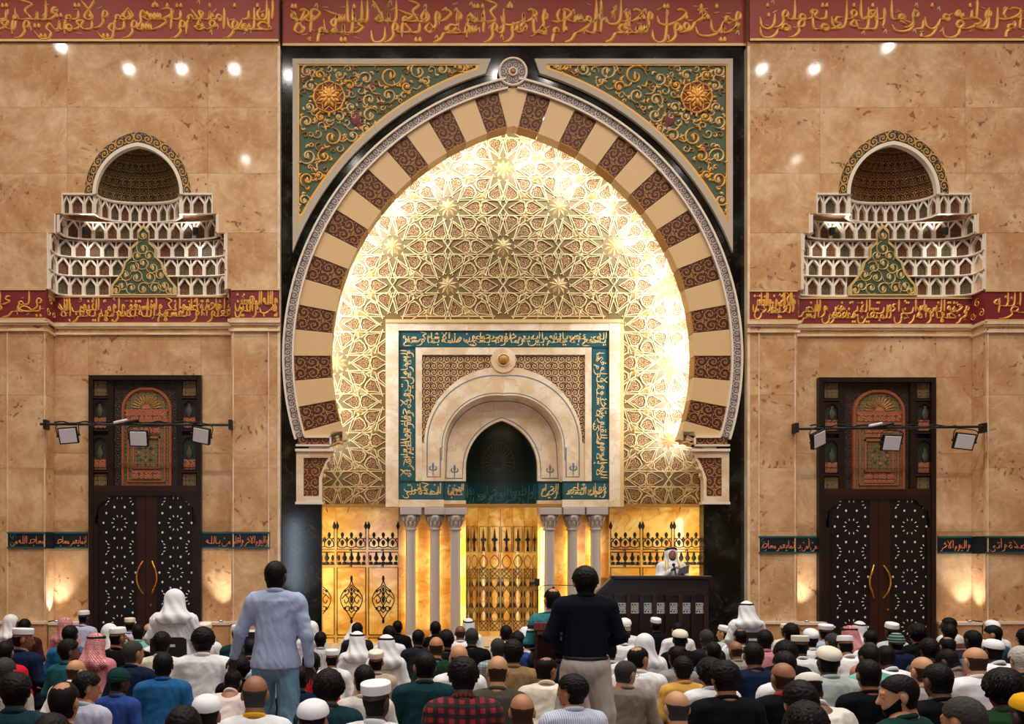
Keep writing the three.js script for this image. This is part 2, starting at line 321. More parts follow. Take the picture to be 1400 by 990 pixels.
// half of a pointed arch: points from springing (left) to apex, in px about axis c
function pointedArch(c, top, spring, half, n = 12) {
  const hgt = spring - top, r = (half * half + hgt * hgt) / (2 * half), cx = c - half + r, a1 = Math.acos((c - cx) / r);
  const L = arcPx(cx, spring, r, Math.PI, a1, n);
  return [...L, ...L.slice(0, -1).reverse().map(([x, y]) => [2 * c - x, y])];
}
const wall = structure('wall_front', 'polished beige marble wall around the mihrab bay');
{
  const ev = new Evaluator(); ev.attributes = ['position', 'normal', 'uv']; ev.useGroups = false;
  const slab = (px0, py0, px1, py1, z, cut) => {
    const g0 = 0.35;
    let g = pbox(px0 + g0 * 0.4, py0 + g0 * 0.4, px1 - g0 * 0.4, py1 - g0 * 0.4, z, 0.05);
    if (cut) {
      const a = new Brush(g), b = new Brush(cut); a.updateMatrixWorld(); b.updateMatrixWorld();
      const r = ev.evaluate(a, b, SUBTRACTION); g = r.geometry;
      if (!g.attributes.position.count) return;
    }
    metreUV(g, rr(0, 4), rr(0, 4), rnd() < 0.5 ? 1 : -1);
    mesh('marble_slab', g, M.marble, wall);
  };
  const grid = (xs, ys, z, cut) => { for (let i = 0; i + 1 < xs.length; i++) for (let j = 0; j + 1 < ys.length; j++) slab(xs[i], ys[j], xs[i + 1], ys[j + 1], z, cut?.(xs[i], ys[j], xs[i + 1], ys[j + 1])); };
  for (const k of ['L', 'R']) {
    const w = WING[k], n = niche[k], s = k === 'L' ? 1 : -1;
    const [s1, s2, s3] = n.steps;
    const arch = pointedArch(n.c, n.top, n.spring, n.half);
    const out = [[s3[0], 420], [s3[0], s3[2]], [s2[0], s3[2]], [s2[0], s2[2]], [s1[0], s2[2]], [s1[0], s1[2]], [arch[0][0], s1[2]], ...arch.slice(1, -1), [arch[arch.length - 1][0], s1[2]], [s1[1], s1[2]], [s1[1], s2[2]], [s2[1], s2[2]], [s2[1], s3[2]], [s3[1], s3[2]], [s3[1], 420]];
    const cut = pprism(out, 0, 0.3); cut.translate(0, 0, 0.1); cut.deleteAttribute('uv'); cut.setAttribute('uv', new THREE.Float32BufferAttribute(new Float32Array(cut.attributes.position.count * 2), 2));
    const hit = (x0, y0, x1, y1) => (x1 > n.steps[2][0] && x0 < n.steps[2][1] && y1 > n.top ? cut : null);
    const xs = k === 'L' ? [-480, -260, -80, 92, 284, 383] : [1022, 1121, 1320, 1480, 1660, 1880], ys = [57, 147, 237, 318.5, w.band[0]];
    grid(xs, ys, 0, hit);
    // wall above the top inscription
    grid(k === 'L' ? [-480, -80, 383] : [1022, 1400, 1880], [-190, -95, -6], 0);
    // pilasters below the inscription, down to the plinth
    const py = [w.band[1], 540, 640, 727, 750, 850];
    grid(k === 'L' ? [-480, -260, -120, 0, w.r0] : [w.r1, 1400, 1500, 1660, 1880], py, 0);
    grid(k === 'L' ? [w.r1, w.x1] : [w.x0, w.r0], py, 0);
    // the recess around the door
    const q = (x) => PPX + (x - PPX) * S(ZR) / S(0);                // the same place at the depth of the recess
    grid([q(w.r0), w.d0, w.d1, q(w.r1)], [w.bandIn[1], w.dt], ZR);
    grid([q(w.r0), w.d0], [w.dt, 620, 727, 752, 850], ZR); grid([w.d1, q(w.r1)], [w.dt, 620, 727, 752, 850], ZR);
    for (const x of [w.r0, w.r1]) {                                 // reveals of the recess
      const left = x === w.r0, X = PX(x, 0);
      for (const [a, b] of [[443, 540], [540, 640], [640, 727], [727, 752], [752, 850]]) {
        const g = box(left ? X - 0.04 : X, left ? X : X + 0.04, PY(b, 0) + 0.002, PY(a, 0) - 0.002, ZR, -0.051);
        metreUV(g, rr(0, 4), rr(0, 4)); mesh('marble_slab', g, M.marble, wall);
      }
    }
    // stone core behind the facing
    const X0 = PX(k === 'L' ? -480 : w.x0, 0), X1 = PX(k === 'L' ? w.x1 : 1880, 0), R0 = PX(w.r0, 0), R1 = PX(w.r1, 0), yT = CEIL;
    for (const [a, b] of [[X0, R0 - 0.045], [R1 + 0.045, X1 - 0.02 * (k === 'L' ? 1 : 0)]]) mesh('core', box(k === 'R' && a === X0 ? a + 0.02 : a, b, 0, yT, -0.8, -0.055), M.grout, wall);
    mesh('core', box(R0 - 0.045, R1 + 0.045, 0, PY(w.bandIn[0], ZR), -0.9, ZR - 0.052), M.grout, wall);
    mesh('core', box(R0 - 0.045, R1 + 0.045, PY(w.bandIn[0], ZR), PY(n.top - 12, 0), -1.0, -0.92), M.grout, wall);
    mesh('core', box(R0 - 0.045, R1 + 0.045, PY(n.top - 12, 0), yT, -1.0, -0.055), M.grout, wall);
    // plinth with a moulded ledge
    for (const [a, b, z] of [[k === 'L' ? -480 : w.r1, k === 'L' ? w.r0 : 1880, 0], [k === 'L' ? w.r1 : w.x0, k === 'L' ? w.x1 : w.r0, 0]]) {
      mesh('plinth', metreUV(box(PX(a, 0), PX(b, 0), 0, PY(853, 0), -0.05, 0.06), rr(0, 4), rr(0, 4)), M.marble, wall);
      mesh('ledge', box(PX(a, 0) - 0.01, PX(b, 0) + 0.01, PY(853, 0), PY(849.5, 0), -0.05, 0.08), M.white, wall);
    }
    for (const [a, b] of [[w.r0, w.d0], [w.d1, w.r1]]) {
      mesh('plinth', metreUV(box(a === w.r0 ? R0 : PX(a, ZR), b === w.r1 ? R1 : PX(b, ZR), 0, PY(853, ZR), ZR - 0.05, ZR + 0.27), rr(0, 4), rr(0, 4)), M.marble, wall);
      mesh('ledge', box(a === w.r0 ? R0 : PX(a, ZR), b === w.r1 ? R1 : PX(b, ZR), PY(853, ZR), PY(849.5, ZR), ZR - 0.05, ZR + 0.29), M.white, wall);
    }
    // panel mouldings on the pilasters
    const frame = (x0, x1, y0, y1) => { for (const [a, b, c, d] of [[x0, y0, x1, y0 + 1.6], [x0, y0, x0 + 1.6, y1], [x1 - 1.6, y0, x1, y1]]) mesh('moulding', pbox(a, b, c, d, 0.018, 0.02), M.pale, wall); };
    if (k === 'L') { frame(9, 61.5, 449, 849); frame(318, 368, 449, 849); } else { frame(1037, 1088, 450, 849); frame(1350, 1420, 450, 849); }
    // cornices under the lower inscription
    const corn = (x0, x1, y, z) => { mesh('cornice', merge([pbox(x0, y, x1, y + 4, z + 0.05, 0.06), pbox(x0, y + 4, x1, y + 7, z + 0.03, 0.04), pbox(x0, y + 13, x1, y + 15.5, z + 0.035, 0.04)]), M.pale, wall); };
    corn(k === 'L' ? -480 : w.r1, k === 'L' ? w.r0 + 2 : 1880, w.band[1], 0); corn(k === 'L' ? w.r1 - 2 : w.x0, k === 'L' ? w.x1 : w.r0 + 2, w.band[1], 0);
    corn(q(w.r0), q(w.r1), w.bandIn[1] - 1, ZR);
    for (const x of [w.r0, w.r1]) { const l = x === w.r0, X = PX(x, 0), e = l ? 1 : -1, y = PY(w.band[1], 0); mesh('cornice', merge([box(X, X + e * 0.05, y - 0.05, y, ZR, 0.05), box(X, X + e * 0.035, y - 0.2, y - 0.165, ZR, 0.035)]), M.pale, wall); }
  }
  // closing wall behind everything and over the bay
  mesh('core', box(-XW, XW, 0, CEIL, -2.9, -2.6), M.grout, wall);
  mesh('core', box(PX(383, 0), PX(1022, 0), PY(8, -0.13), CEIL, -2.6, -0.2), M.grout, wall);
  for (const s of [-1, 1]) mesh('core', s < 0 ? box(-XW, PX(-480, 0), 0, CEIL, -2.6, 0) : box(PX(1880, 0), XW, 0, CEIL, -2.6, 0), M.grout, wall);
  // the dark green-black marble bay with the arch cut out of it
  const zb = -0.13, RO = 376, C = [777, 487];
  const left = arcPx(C[0], C[1], RO, 196.8 * R, 101.66 * R, 40), right = left.map(([x, y]) => [1402 - x, y]).reverse();
  mesh('dark_marble', pprism([[383, 6], [1022, 6], [1022, FP(zb)], [962, FP(zb)], [962, 640], ...right.slice().reverse(), ...left.slice().reverse(), [440, 640], [440, FP(zb)], [383, FP(zb)]], zb, 0.22), M.dark, wall);
  for (const [a, b] of [[379.5, 383], [1022, 1025.5]]) mesh('edge_trim', pbox(a, 63, b, 905, 0.012, 0.16), M.pale, wall);
  // chamber behind the arch
  mesh('chamber_side', box(PX(372, 0), PX(376, 0), 0, PY(60, 0), -1.7, -0.36), M.pale, wall);
  mesh('chamber_side', box(PX(1026, 0), PX(1030, 0), 0, PY(60, 0), -1.7, -0.36), M.pale, wall);
  mesh('chamber_top', box(PX(372, 0), PX(1030, 0), PY(64, 0), PY(60, 0), -1.7, -0.36), M.pale, wall);
}

// ================================================================== LETTERING (Arabic words as pen strokes)
const LET = {};
for (const [ch, s, d = 0, below = 0] of [['ا', 'alif'], ['أ', 'alif', 9], ['إ', 'alif', 9, 1], ['آ', 'alif', 9], ['ب', 'beh', 1, 1], ['ت', 'beh', 2], ['ث', 'beh', 3], ['ن', 'noon', 1], ['ي', 'yeh', 2, 1], ['ى', 'yeh'], ['ئ', 'yeh', 9],
  ['ج', 'jeem', 1, 1], ['ح', 'jeem'], ['خ', 'jeem', 1], ['د', 'dal'], ['ذ', 'dal', 1], ['ر', 'reh'], ['ز', 'reh', 1], ['س', 'seen'], ['ش', 'seen', 3], ['ص', 'sad'], ['ض', 'sad', 1], ['ط', 'tah'], ['ظ', 'tah', 1],
  ['ع', 'ain'], ['غ', 'ain', 1], ['ف', 'feh', 1], ['ق', 'qaf', 2], ['ك', 'kaf'], ['ل', 'lam'], ['م', 'meem'], ['ه', 'heh'], ['ة', 'heh', 2], ['و', 'waw'], ['ء', 'hamza']]) LET[ch] = { s, d, below };
const RIGHT_ONLY = new Set(['alif', 'dal', 'reh', 'waw', 'lamalif', 'hamza']);
const BOWL = [[-0.06, -0.2], [-0.25, -0.38], [-0.48, -0.28], [-0.55, 0.08]];
const off = (pts, dx) => pts.map(([x, y]) => [x + dx, y]);
function glyph(s, r, l) {
  const st = [0, 0];
  switch (s) {
    case 'alif': return r ? { w: 0.2, p: [[st, [-0.1, 0.0], [-0.14, 0.2], [-0.15, 1]]] } : { w: 0.17, p: [[[-0.05, 1.05], [-0.04, 0.5], [-0.07, 0]]] };
    case 'lamalif': return { w: 0.6, p: [[[-0.58, 1], [-0.42, 0.6], [-0.12, 0.06], [-0.3, -0.02]], [r ? [0, 0] : [-0.05, 1], [-0.16, r ? 0.1 : 0.55], [-0.44, 0.1], [-0.3, -0.02]]] };
    case 'beh': case 'noon': case 'yeh':
      if (l) return r ? { w: 0.3, d: -0.14, p: [[st, [-0.1, 0.02], [-0.13, 0.3], [-0.16, 0.02], [-0.3, 0]]] } : { w: 0.28, d: -0.08, p: [[[-0.02, 0.34], [-0.05, 0.04], [-0.28, 0]]] };
      if (s === 'beh') return { w: 0.88, d: -0.45, p: [[r ? st : [-0.02, 0.28], [-0.1, -0.05], [-0.42, -0.12], [-0.75, -0.05], [-0.86, 0.2]]] };
      if (s === 'noon') return { w: 0.58, d: -0.28, p: [[r ? st : [-0.02, 0.2], ...BOWL]] };
      return { w: 0.74, d: -0.42, p: [[r ? st : [0, 0.25], [-0.18, 0.22], [-0.3, 0.05], [-0.14, -0.12], [-0.2, -0.34], [-0.5, -0.38], [-0.74, -0.08]]] };
    case 'jeem': return l ? { w: 0.5, d: -0.25, p: [[[-0.46, 0.38], [-0.25, 0.43], [-0.02, 0.3], [-0.25, 0.1], [-0.5, 0]], ...(r ? [[st, [-0.22, 0.1]]] : [])] } : { w: 0.46, d: -0.2, p: [[[-0.44, 0.38], [-0.2, 0.43], [0, 0.32], [-0.3, 0.05], [-0.43, -0.25], [-0.2, -0.5], [0.06, -0.44]]] };
    case 'dal': return { w: 0.42, d: -0.15, p: [[[-0.04, 0.44], [-0.16, 0.2], [-0.08, 0], [-0.4, 0.02]], ...(r ? [[st, [-0.1, 0]]] : [])] };
    case 'reh': return { w: 0.36, d: -0.1, p: [[r ? st : [0, 0.2], [-0.06, -0.05], [-0.2, -0.25], [-0.44, -0.34]]] };
    case 'seen': { const t = [[0, r ? 0 : 0.26], [-0.05, 0], [-0.12, 0.24], [-0.15, 0], [-0.25, 0.24], [-0.28, 0], [-0.38, 0.22], [-0.42, 0]]; return l ? { w: 0.56, d: -0.22, p: [[...t, [-0.56, 0]]] } : { w: 0.98, d: -0.22, p: [[...t, ...off(BOWL, -0.42)]] }; }
    case 'sad': return { w: l ? 0.76 : 1.05, d: -0.25, p: [[st, [-0.2, 0.22], [-0.42, 0.27], [-0.52, 0.12], [-0.3, 0], [0, 0]], l ? [[-0.3, 0], [-0.54, 0], [-0.58, 0.24], [-0.62, 0], [-0.76, 0]] : [[-0.3, 0], [-0.5, 0.05], ...off(BOWL, -0.48)]] };
    case 'tah': return { w: 0.62, d: -0.36, p: [[st, [-0.2, 0.22], [-0.42, 0.27], [-0.52, 0.12], [-0.3, 0], [0, 0]], [[-0.12, 1], [-0.15, 0.05]], [[-0.3, 0], [-0.62, 0]]] };
    case 'ain': { const tail = l ? [[-0.45, 0]] : [[-0.4, -0.15], [-0.36, -0.4], [-0.08, -0.52], [0.12, -0.42]]; return { w: 0.46, d: -0.18, p: [r ? [st, [-0.12, 0.06], [-0.3, 0.3], [-0.06, 0.32], [-0.26, 0.05], ...tail] : [[-0.05, 0.44], [-0.22, 0.44], [-0.28, 0.28], [-0.12, 0.2], [-0.3, 0.03], ...tail]] }; }
    case 'feh': case 'qaf': { const loop = r ? [st, [-0.22, 0.04], [-0.27, 0.2], [-0.15, 0.32], [-0.06, 0.18], [-0.16, 0.04]] : [[-0.2, 0.06], [-0.08, 0.14], [-0.06, 0.26], [-0.17, 0.34], [-0.25, 0.22], [-0.18, 0.06]]; return l ? { w: 0.36, d: -0.15, p: [[...loop, [-0.36, 0]]] } : s === 'feh' ? { w: 0.95, d: -0.15, p: [[...loop, [-0.4, -0.1], [-0.75, -0.08], [-0.95, 0.18]]] } : { w: 0.7, d: -0.15, p: [[...loop, ...off(BOWL, -0.16)]] }; }
    case 'kaf': return l ? { w: 0.52, p: [[[-0.56, 1.02], [-0.3, 0.84], [-0.02, 0.64], [-0.3, 0.36], [-0.08, 0.05], [-0.52, 0]], ...(r ? [[st, [-0.1, 0.04]]] : [])] } : { w: 0.72, p: [[[-0.02, 1], [-0.06, 0.1], [-0.2, -0.06], [-0.58, -0.06], [-0.7, 0.16]], [[-0.42, 0.5], [-0.3, 0.4], [-0.42, 0.3], [-0.28, 0.2]]] };
    case 'lam': return l ? { w: 0.26, p: [[[-0.05, 1.08], [-0.06, 0.15], [-0.12, 0], [-0.26, 0]], ...(r ? [[st, [-0.1, 0]]] : [])] } : { w: 0.6, p: [[[-0.05, 1.08], [-0.07, 0], [-0.16, -0.3], [-0.38, -0.36], [-0.55, -0.2], [-0.59, 0.1]], ...(r ? [[st, [-0.07, 0]]] : [])] };
    case 'meem': return l ? { w: 0.36, p: [[st, [-0.06, 0.14], [-0.18, 0.18], [-0.23, 0.05], [-0.1, -0.06], [-0.02, 0.02], [-0.2, 0], [-0.36, 0]]] } : { w: 0.32, p: [[st, [-0.08, 0.16], [-0.2, 0.12], [-0.17, -0.03], [-0.05, 0], [-0.22, -0.06], [-0.27, -0.3], [-0.27, -0.62]]] };
    case 'heh': return l ? (r ? { w: 0.46, p: [[st, [-0.15, 0.05], [-0.24, 0.32], [-0.1, 0.26], [-0.22, 0], [-0.31, -0.24], [-0.16, -0.22], [-0.26, 0], [-0.46, 0]]] } : { w: 0.48, p: [[[-0.2, 0.44], [-0.03, 0.15], [-0.2, 0], [-0.38, 0.15], [-0.2, 0.44]], [[-0.2, 0.32], [-0.14, 0.12], [-0.26, 0.08]], [[-0.2, 0], [-0.48, 0]]] }) : { w: 0.36, d: -0.2, p: [r ? [st, [-0.1, 0.02], [-0.2, 0.34], [-0.33, 0.16], [-0.12, 0.06]] : [[-0.16, 0.34], [-0.03, 0.14], [-0.18, 0], [-0.32, 0.14], [-0.16, 0.34]]] };
    case 'waw': return { w: 0.44, p: [[[-0.22, 0.08], [-0.08, 0.1], [-0.04, 0.25], [-0.15, 0.33], [-0.23, 0.16], [-0.2, -0.08], [-0.35, -0.28], [-0.56, -0.33]], ...(r ? [[st, [-0.08, 0.09]]] : [])] };
    default: return { w: 0.2, p: [[[-0.12, 0.3], [-0.02, 0.26], [-0.12, 0.18], [0, 0.14]]] };
  }
}
function wordStrokes(word) {                                         // strokes with x from 0 leftwards; alif is 1 high
  const seq = [];
  for (let i = 0; i < word.length; i++) { const L = LET[word[i]]; if (!L) continue; if (L.s === 'lam' && LET[word[i + 1]]?.s === 'alif') { seq.push({ s: 'lamalif', d: 0 }); i++; } else seq.push(L); }
  const strokes = [], dots = []; let x = 0;
  seq.forEach((L, i) => {
    const prev = seq[i - 1], next = seq[i + 1];
    const r = !!prev && !RIGHT_ONLY.has(prev.s) && L.s !== 'hamza', l = !!next && !RIGHT_ONLY.has(L.s) && next.s !== 'hamza';
    const g = glyph(L.s, r, l);
    for (const p of g.p) strokes.push(p.map(([a, b]) => [x + a, b]));
    if (L.d) {
      const cx = x + (g.d ?? -g.w / 2), cy = L.below ? -0.24 : (L.s === 'alif' ? 1.18 : 0.56);
      if (L.d === 9) strokes.push([[cx + 0.05, cy + 0.06], [cx - 0.05, cy + 0.02], [cx + 0.06, cy - 0.06]]);
      else for (let k = 0; k < L.d; k++) dots.push([cx + (k === 2 ? 0 : (k - (Math.min(L.d, 2) - 1) / 2) * 0.15), cy + (k === 2 ? 0.13 : 0)]);
    }
    x -= g.w + (RIGHT_ONLY.has(L.s) && next ? 0.05 : 0);
  });
  return { strokes, dots, w: -x };
}
// lays a text into the rectangle x0..x1, y0..y1 (right to left, on two interlocking lines) and hands each word's geometry to put()
function layText(text, x0, x1, y0, y1, pen, relief, put, lines = 2, marks = true) {
  const words = text.split(' ').map(wordStrokes), H = y1 - y0, unit = H * (lines === 2 ? 0.52 : 0.6), bases = lines === 2 ? [y0 + H * 0.49, y0 + H * 0.23] : [y0 + H * 0.24];
  const sums = bases.map(() => 0.2); words.forEach((w, i) => { sums[i % lines] += w.w + 0.16; });
  const cursor = bases.map((_, k) => 0.1 + k * 0.05), W = x1 - x0;
  const extra = [];
  words.forEach((w, i) => {
    const k = i % lines, sx = W / sums[k], X = x1 - cursor[k] * sx, Y = bases[k];
    const body = (b) => (Math.abs(b) < 0.5 ? b * 1.32 : Math.sign(b) * (0.66 + (Math.abs(b) - 0.5) * 0.74)), T = ([a, b]) => [Math.min(x1, Math.max(x0, X + a * sx)), Math.min(y1, Math.max(y0, Y + body(b) * unit))];
    const st = w.strokes.map((p) => ({ pts: p.map(T), w: pen }));
    for (const d of w.dots) { const [a, b] = T(d); st.push(diamond(a, b, pen * 1.25, pen * 1.3)); }
    put(ribbons(st, relief));
    cursor[k] += w.w + 0.16;
    if (marks) for (let m = 0; m < 3; m++) { const a = X - rr(0, w.w) * sx, b = rr(y0 + H * 0.08, y1 - H * 0.08), t = rr(-0.5, 0.9); extra.push({ pts: rnd() < 0.5 ? [[a, b], [a + pen * 1.6 * Math.cos(t), b + pen * 1.6 * Math.sin(t)]] : [[a, b], [a + pen * 0.7, b + pen], [a + pen * 0.9, b - pen * 0.5]], w: pen * 0.45 }); }
  });
  return extra.length ? ribbons(extra, relief * 0.6) : null;
}
// an inscription on a flat panel given in px; the words are parts
function inscription(px0, py0, px1, py1, z, text, o) {
  const x0 = PX(px0, z), x1 = PX(px1, z), y0 = PY(py1, z), y1 = PY(py0, z), H = y1 - y0, t = o.thing, rim = (o.rim ?? 0.05) * H;
  mesh('ground', box(x0, x1, y0, y1, z - 0.04, z), o.ground, t);
  if (rim) for (const [a, b] of [[y0, y0 + rim], [y1 - rim, y1]]) mesh('border', box(x0, x1, a, b, z - 0.02, z + 0.014), o.border ?? M.giltPale, t);
  const put = (g) => { g.translate(0, 0, z + 0.001); mesh('word', g, o.letter ?? M.gilt, t); };
  const mk = layText(text, x0 + H * 0.05, x1 - H * 0.05, y0 + rim * 1.4, y1 - rim * 1.4, o.pen ?? H * 0.076, o.relief ?? 0.02, put, o.lines ?? 2, o.marks ?? true);
  if (mk) { mk.translate(0, 0, z + 0.001); const m = mesh('vowel_marks', mk, o.markMat ?? M.giltPale, t); m.userData.kind = 'stuff'; }
}
{
  const big = (label) => thing('inscription_band', label, 'inscription');
  inscription(-300, -4, 381, 57, 0.02, 'الذين ظلموا منهم فلا تخشوهم واخشوني ولأتم نعمتي عليكم ولعلكم تهتدون كما أرسلنا فيكم رسولا منكم يتلو عليكم', { thing: big('red gilt calligraphy band at the wall top over the door away from the pulpit'), ground: M.red });
  inscription(386, -4, 1020, 63, -0.12, 'ومن حيث خرجت فول وجهك شطر المسجد الحرام وحيث ما كنتم فولوا وجوهكم شطره لئلا يكون للناس عليكم حجة إلا', { thing: big('long red band of raised gilt calligraphy directly above the great horseshoe arch'), ground: M.red });
  inscription(1025, -4, 1700, 56, 0.02, 'ومن حيث خرجت فول وجهك شطر المسجد الحرام وإنه للحق من ربك وما الله بغافل عما تعملون ومن', { thing: big('red gilt calligraphy band at the wall top over the door on the pulpit side'), ground: M.red });
  const q = (x) => PPX + (x - PPX) * S(ZR) / S(0);
  for (const k of ['L', 'R']) {
    const w = WING[k], [a, b] = w.band, [c, d] = w.bandIn, side = k === 'L' ? 'the door away from the pulpit' : 'the door on the pulpit side', T = k === 'L' ? ['ولم يصروا على ما فعلوا وهم يعلمون أولئك جزاؤهم مغفرة', 'إذا فعلوا فاحشة أو ظلموا أنفسهم ذكروا الله فاستغفروا لذنوبهم ومن يغفر الذنوب إلا الله', 'والله يحب المحسنين والذين'] : ['والكاظمين الغيظ والعافين عن', 'وجنة عرضها السماوات والأرض أعدت للمتقين الذين ينفقون في السراء والضراء', 'وسارعوا إلى مغفرة من ربكم وأطيعوا الله'];
    const t = thing('inscription_frieze', 'deep red calligraphy frieze stepping into the recess above ' + side, 'inscription');
    const o = { thing: t, ground: M.redDeep, pen: 0.036, relief: 0.015 };
    if (k === 'L') { inscription(-260, a, w.r0, b, 0.015, T[0], o); inscription(w.r1, a, w.x1 - 1, b, 0.015, T[2], o); } else { inscription(w.x0 + 3, a, w.r0, b, 0.015, T[0], o); inscription(w.r1, a, 1640, b, 0.015, T[2], o); }
    inscription(q(w.r0), c, q(w.r1), d, ZR + 0.015, T[1], o);
    for (const x of [w.r0, w.r1]) { const X = PX(x, 0), e = x === w.r0 ? 1 : -1; mesh('ground', box(X, X + e * 0.015, PY(b, 0), PY(a, 0), ZR, 0), M.redDeep, t);
      const sc = []; for (let i = 0; i < 3; i++) sc.push({ pts: spiral(0.06 + 0.11 * i, 0.16 + 0.2 * (i % 2), 0.075, i, 1.3, i % 2 ? 1 : -1), w: 0.02 });
      const g = ribbons(sc, 0.01); g.rotateY(e * Math.PI / 2); g.translate(X + e * 0.016, PY(b, 0), e > 0 ? 0 : ZR); mesh('scroll', g, M.gilt, t); }
    // slim kufic bands beside the door
    const tb = thing('kufic_band', 'narrow teal band with orange lettering either side of ' + side, 'inscription');
    const ko = { thing: tb, ground: M.navy, border: M.teal, letter: M.orange, pen: 0.018, relief: 0.006, lines: 1, marks: false, rim: 0.1 };
    const y = k === 'L' ? [727.5, 750] : [733, 757];
    const orn = (px, z) => { const g = ribbons([{ pts: spiral(PX(px, z), PY((y[0] + y[1]) / 2 - 5, z), 0.055, 0, 1.2), w: 0.02 }, { pts: spiral(PX(px, z), PY((y[0] + y[1]) / 2 + 5, z), 0.055, 0, 1.2, -1), w: 0.02 }], 0.008); g.translate(0, 0, z); mesh('scroll', g, M.teal, tb); };
    if (k === 'L') { inscription(10, y[0], w.r0, y[1], 0.012, 'مساجد الله من', ko); inscription(q(w.r0), y[0], w.d0 - 1, y[1], ZR + 0.012, 'إنما يعمر مساجد', ko); inscription(w.d1 + 2, y[0], q(w.r1), y[1], ZR + 0.012, 'آمن بالله', ko); inscription(w.r1, y[0], 369, y[1], 0.012, 'واليوم الآخر وأقام', ko); orn(17, 0.013); orn(363, 0.013); } else { inscription(1037, y[0], w.r0, y[1], 0.012, 'إنما يعمر مساجد', ko); inscription(q(w.r0), y[0], w.d0 - 1, y[1], ZR + 0.012, 'من آمن بالله', ko); inscription(w.d1 + 2, y[0], q(w.r1), y[1], ZR + 0.012, 'واليوم الآخر', ko); inscription(w.r1, y[0], 1440, y[1], 0.012, 'وأقام الصلاة وآتى', ko); orn(1044, 0.013); }
    for (const x of [w.r0, w.r1]) { const X = PX(x, 0), e = x === w.r0 ? 1 : -1; mesh('ground', box(X, X + e * 0.012, PY(y[1], 0), PY(y[0], 0), ZR, 0), M.navy, tb); }
  }
}

// ================================================================== THE GREAT ARCH
const AC = [777, 487], ZA = -0.07;
// sector of a ring about a centre in px (left half; mirror for the other), as a solid with its own uv
function sector(cx, cy, r0, r1, a0, a1, z, dep, n = 3, mirror = false, uvL = null, faceOnly = false) {
  const pos = [], uv = [], idx = [];
  const pt = (r, a, zz) => { let x = cx + r * Math.cos(a), y = cy - r * Math.sin(a); if (mirror) x = 1402 - x; return [PX(x, z), PY(y, z), zz]; };
  const quad = (A, B, C, D, ua, ub, uc, ud) => { const o = pos.length / 3; for (const p of mirror ? [A, D, C, B] : [A, B, C, D]) pos.push(...p); for (const p of mirror ? [ua, ud, uc, ub] : [ua, ub, uc, ud]) uv.push(...p); idx.push(o, o + 1, o + 2, o, o + 2, o + 3); };
  for (let i = 0; i < n; i++) {
    const p = a0 + (a1 - a0) * i / n, q = a0 + (a1 - a0) * (i + 1) / n, U = uvL ?? 1, u = U * i / n, w = U * (i + 1) / n;
    quad(pt(r0, p, z), pt(r1, p, z), pt(r1, q, z), pt(r0, q, z), [u, 0], [u, 1], [w, 1], [w, 0]);
    if (faceOnly) continue;
    quad(pt(r0, p, z - dep), pt(r0, p, z), pt(r0, q, z), pt(r0, q, z - dep), [u, 0], [u, 0.4], [w, 0.4], [w, 0]);
    quad(pt(r1, p, z), pt(r1, p, z - dep), pt(r1, q, z - dep), pt(r1, q, z), [u, 0], [u, 0.4], [w, 0.4], [w, 0]);
    quad(pt(r1, p, z - dep), pt(r0, p, z - dep), pt(r0, q, z - dep), pt(r1, q, z - dep), [u, 0], [u, 1], [w, 1], [w, 0]);
  }
  if (!faceOnly) { quad(pt(r0, a0, z - dep), pt(r1, a0, z - dep), pt(r1, a0, z), pt(r0, a0, z), [0, 0], [0, 1], [1, 1], [1, 0]); quad(pt(r1, a1, z - dep), pt(r0, a1, z - dep), pt(r0, a1, z), pt(r1, a1, z), [0, 0], [0, 1], [1, 1], [1, 0]); }
  const g = new THREE.BufferGeometry(); g.setAttribute('position', new THREE.Float32BufferAttribute(pos, 3)); g.setAttribute('uv', new THREE.Float32BufferAttribute(uv, 2)); g.setIndex(idx);
  const h = g.toNonIndexed(); h.computeVertexNormals(); return h;
}
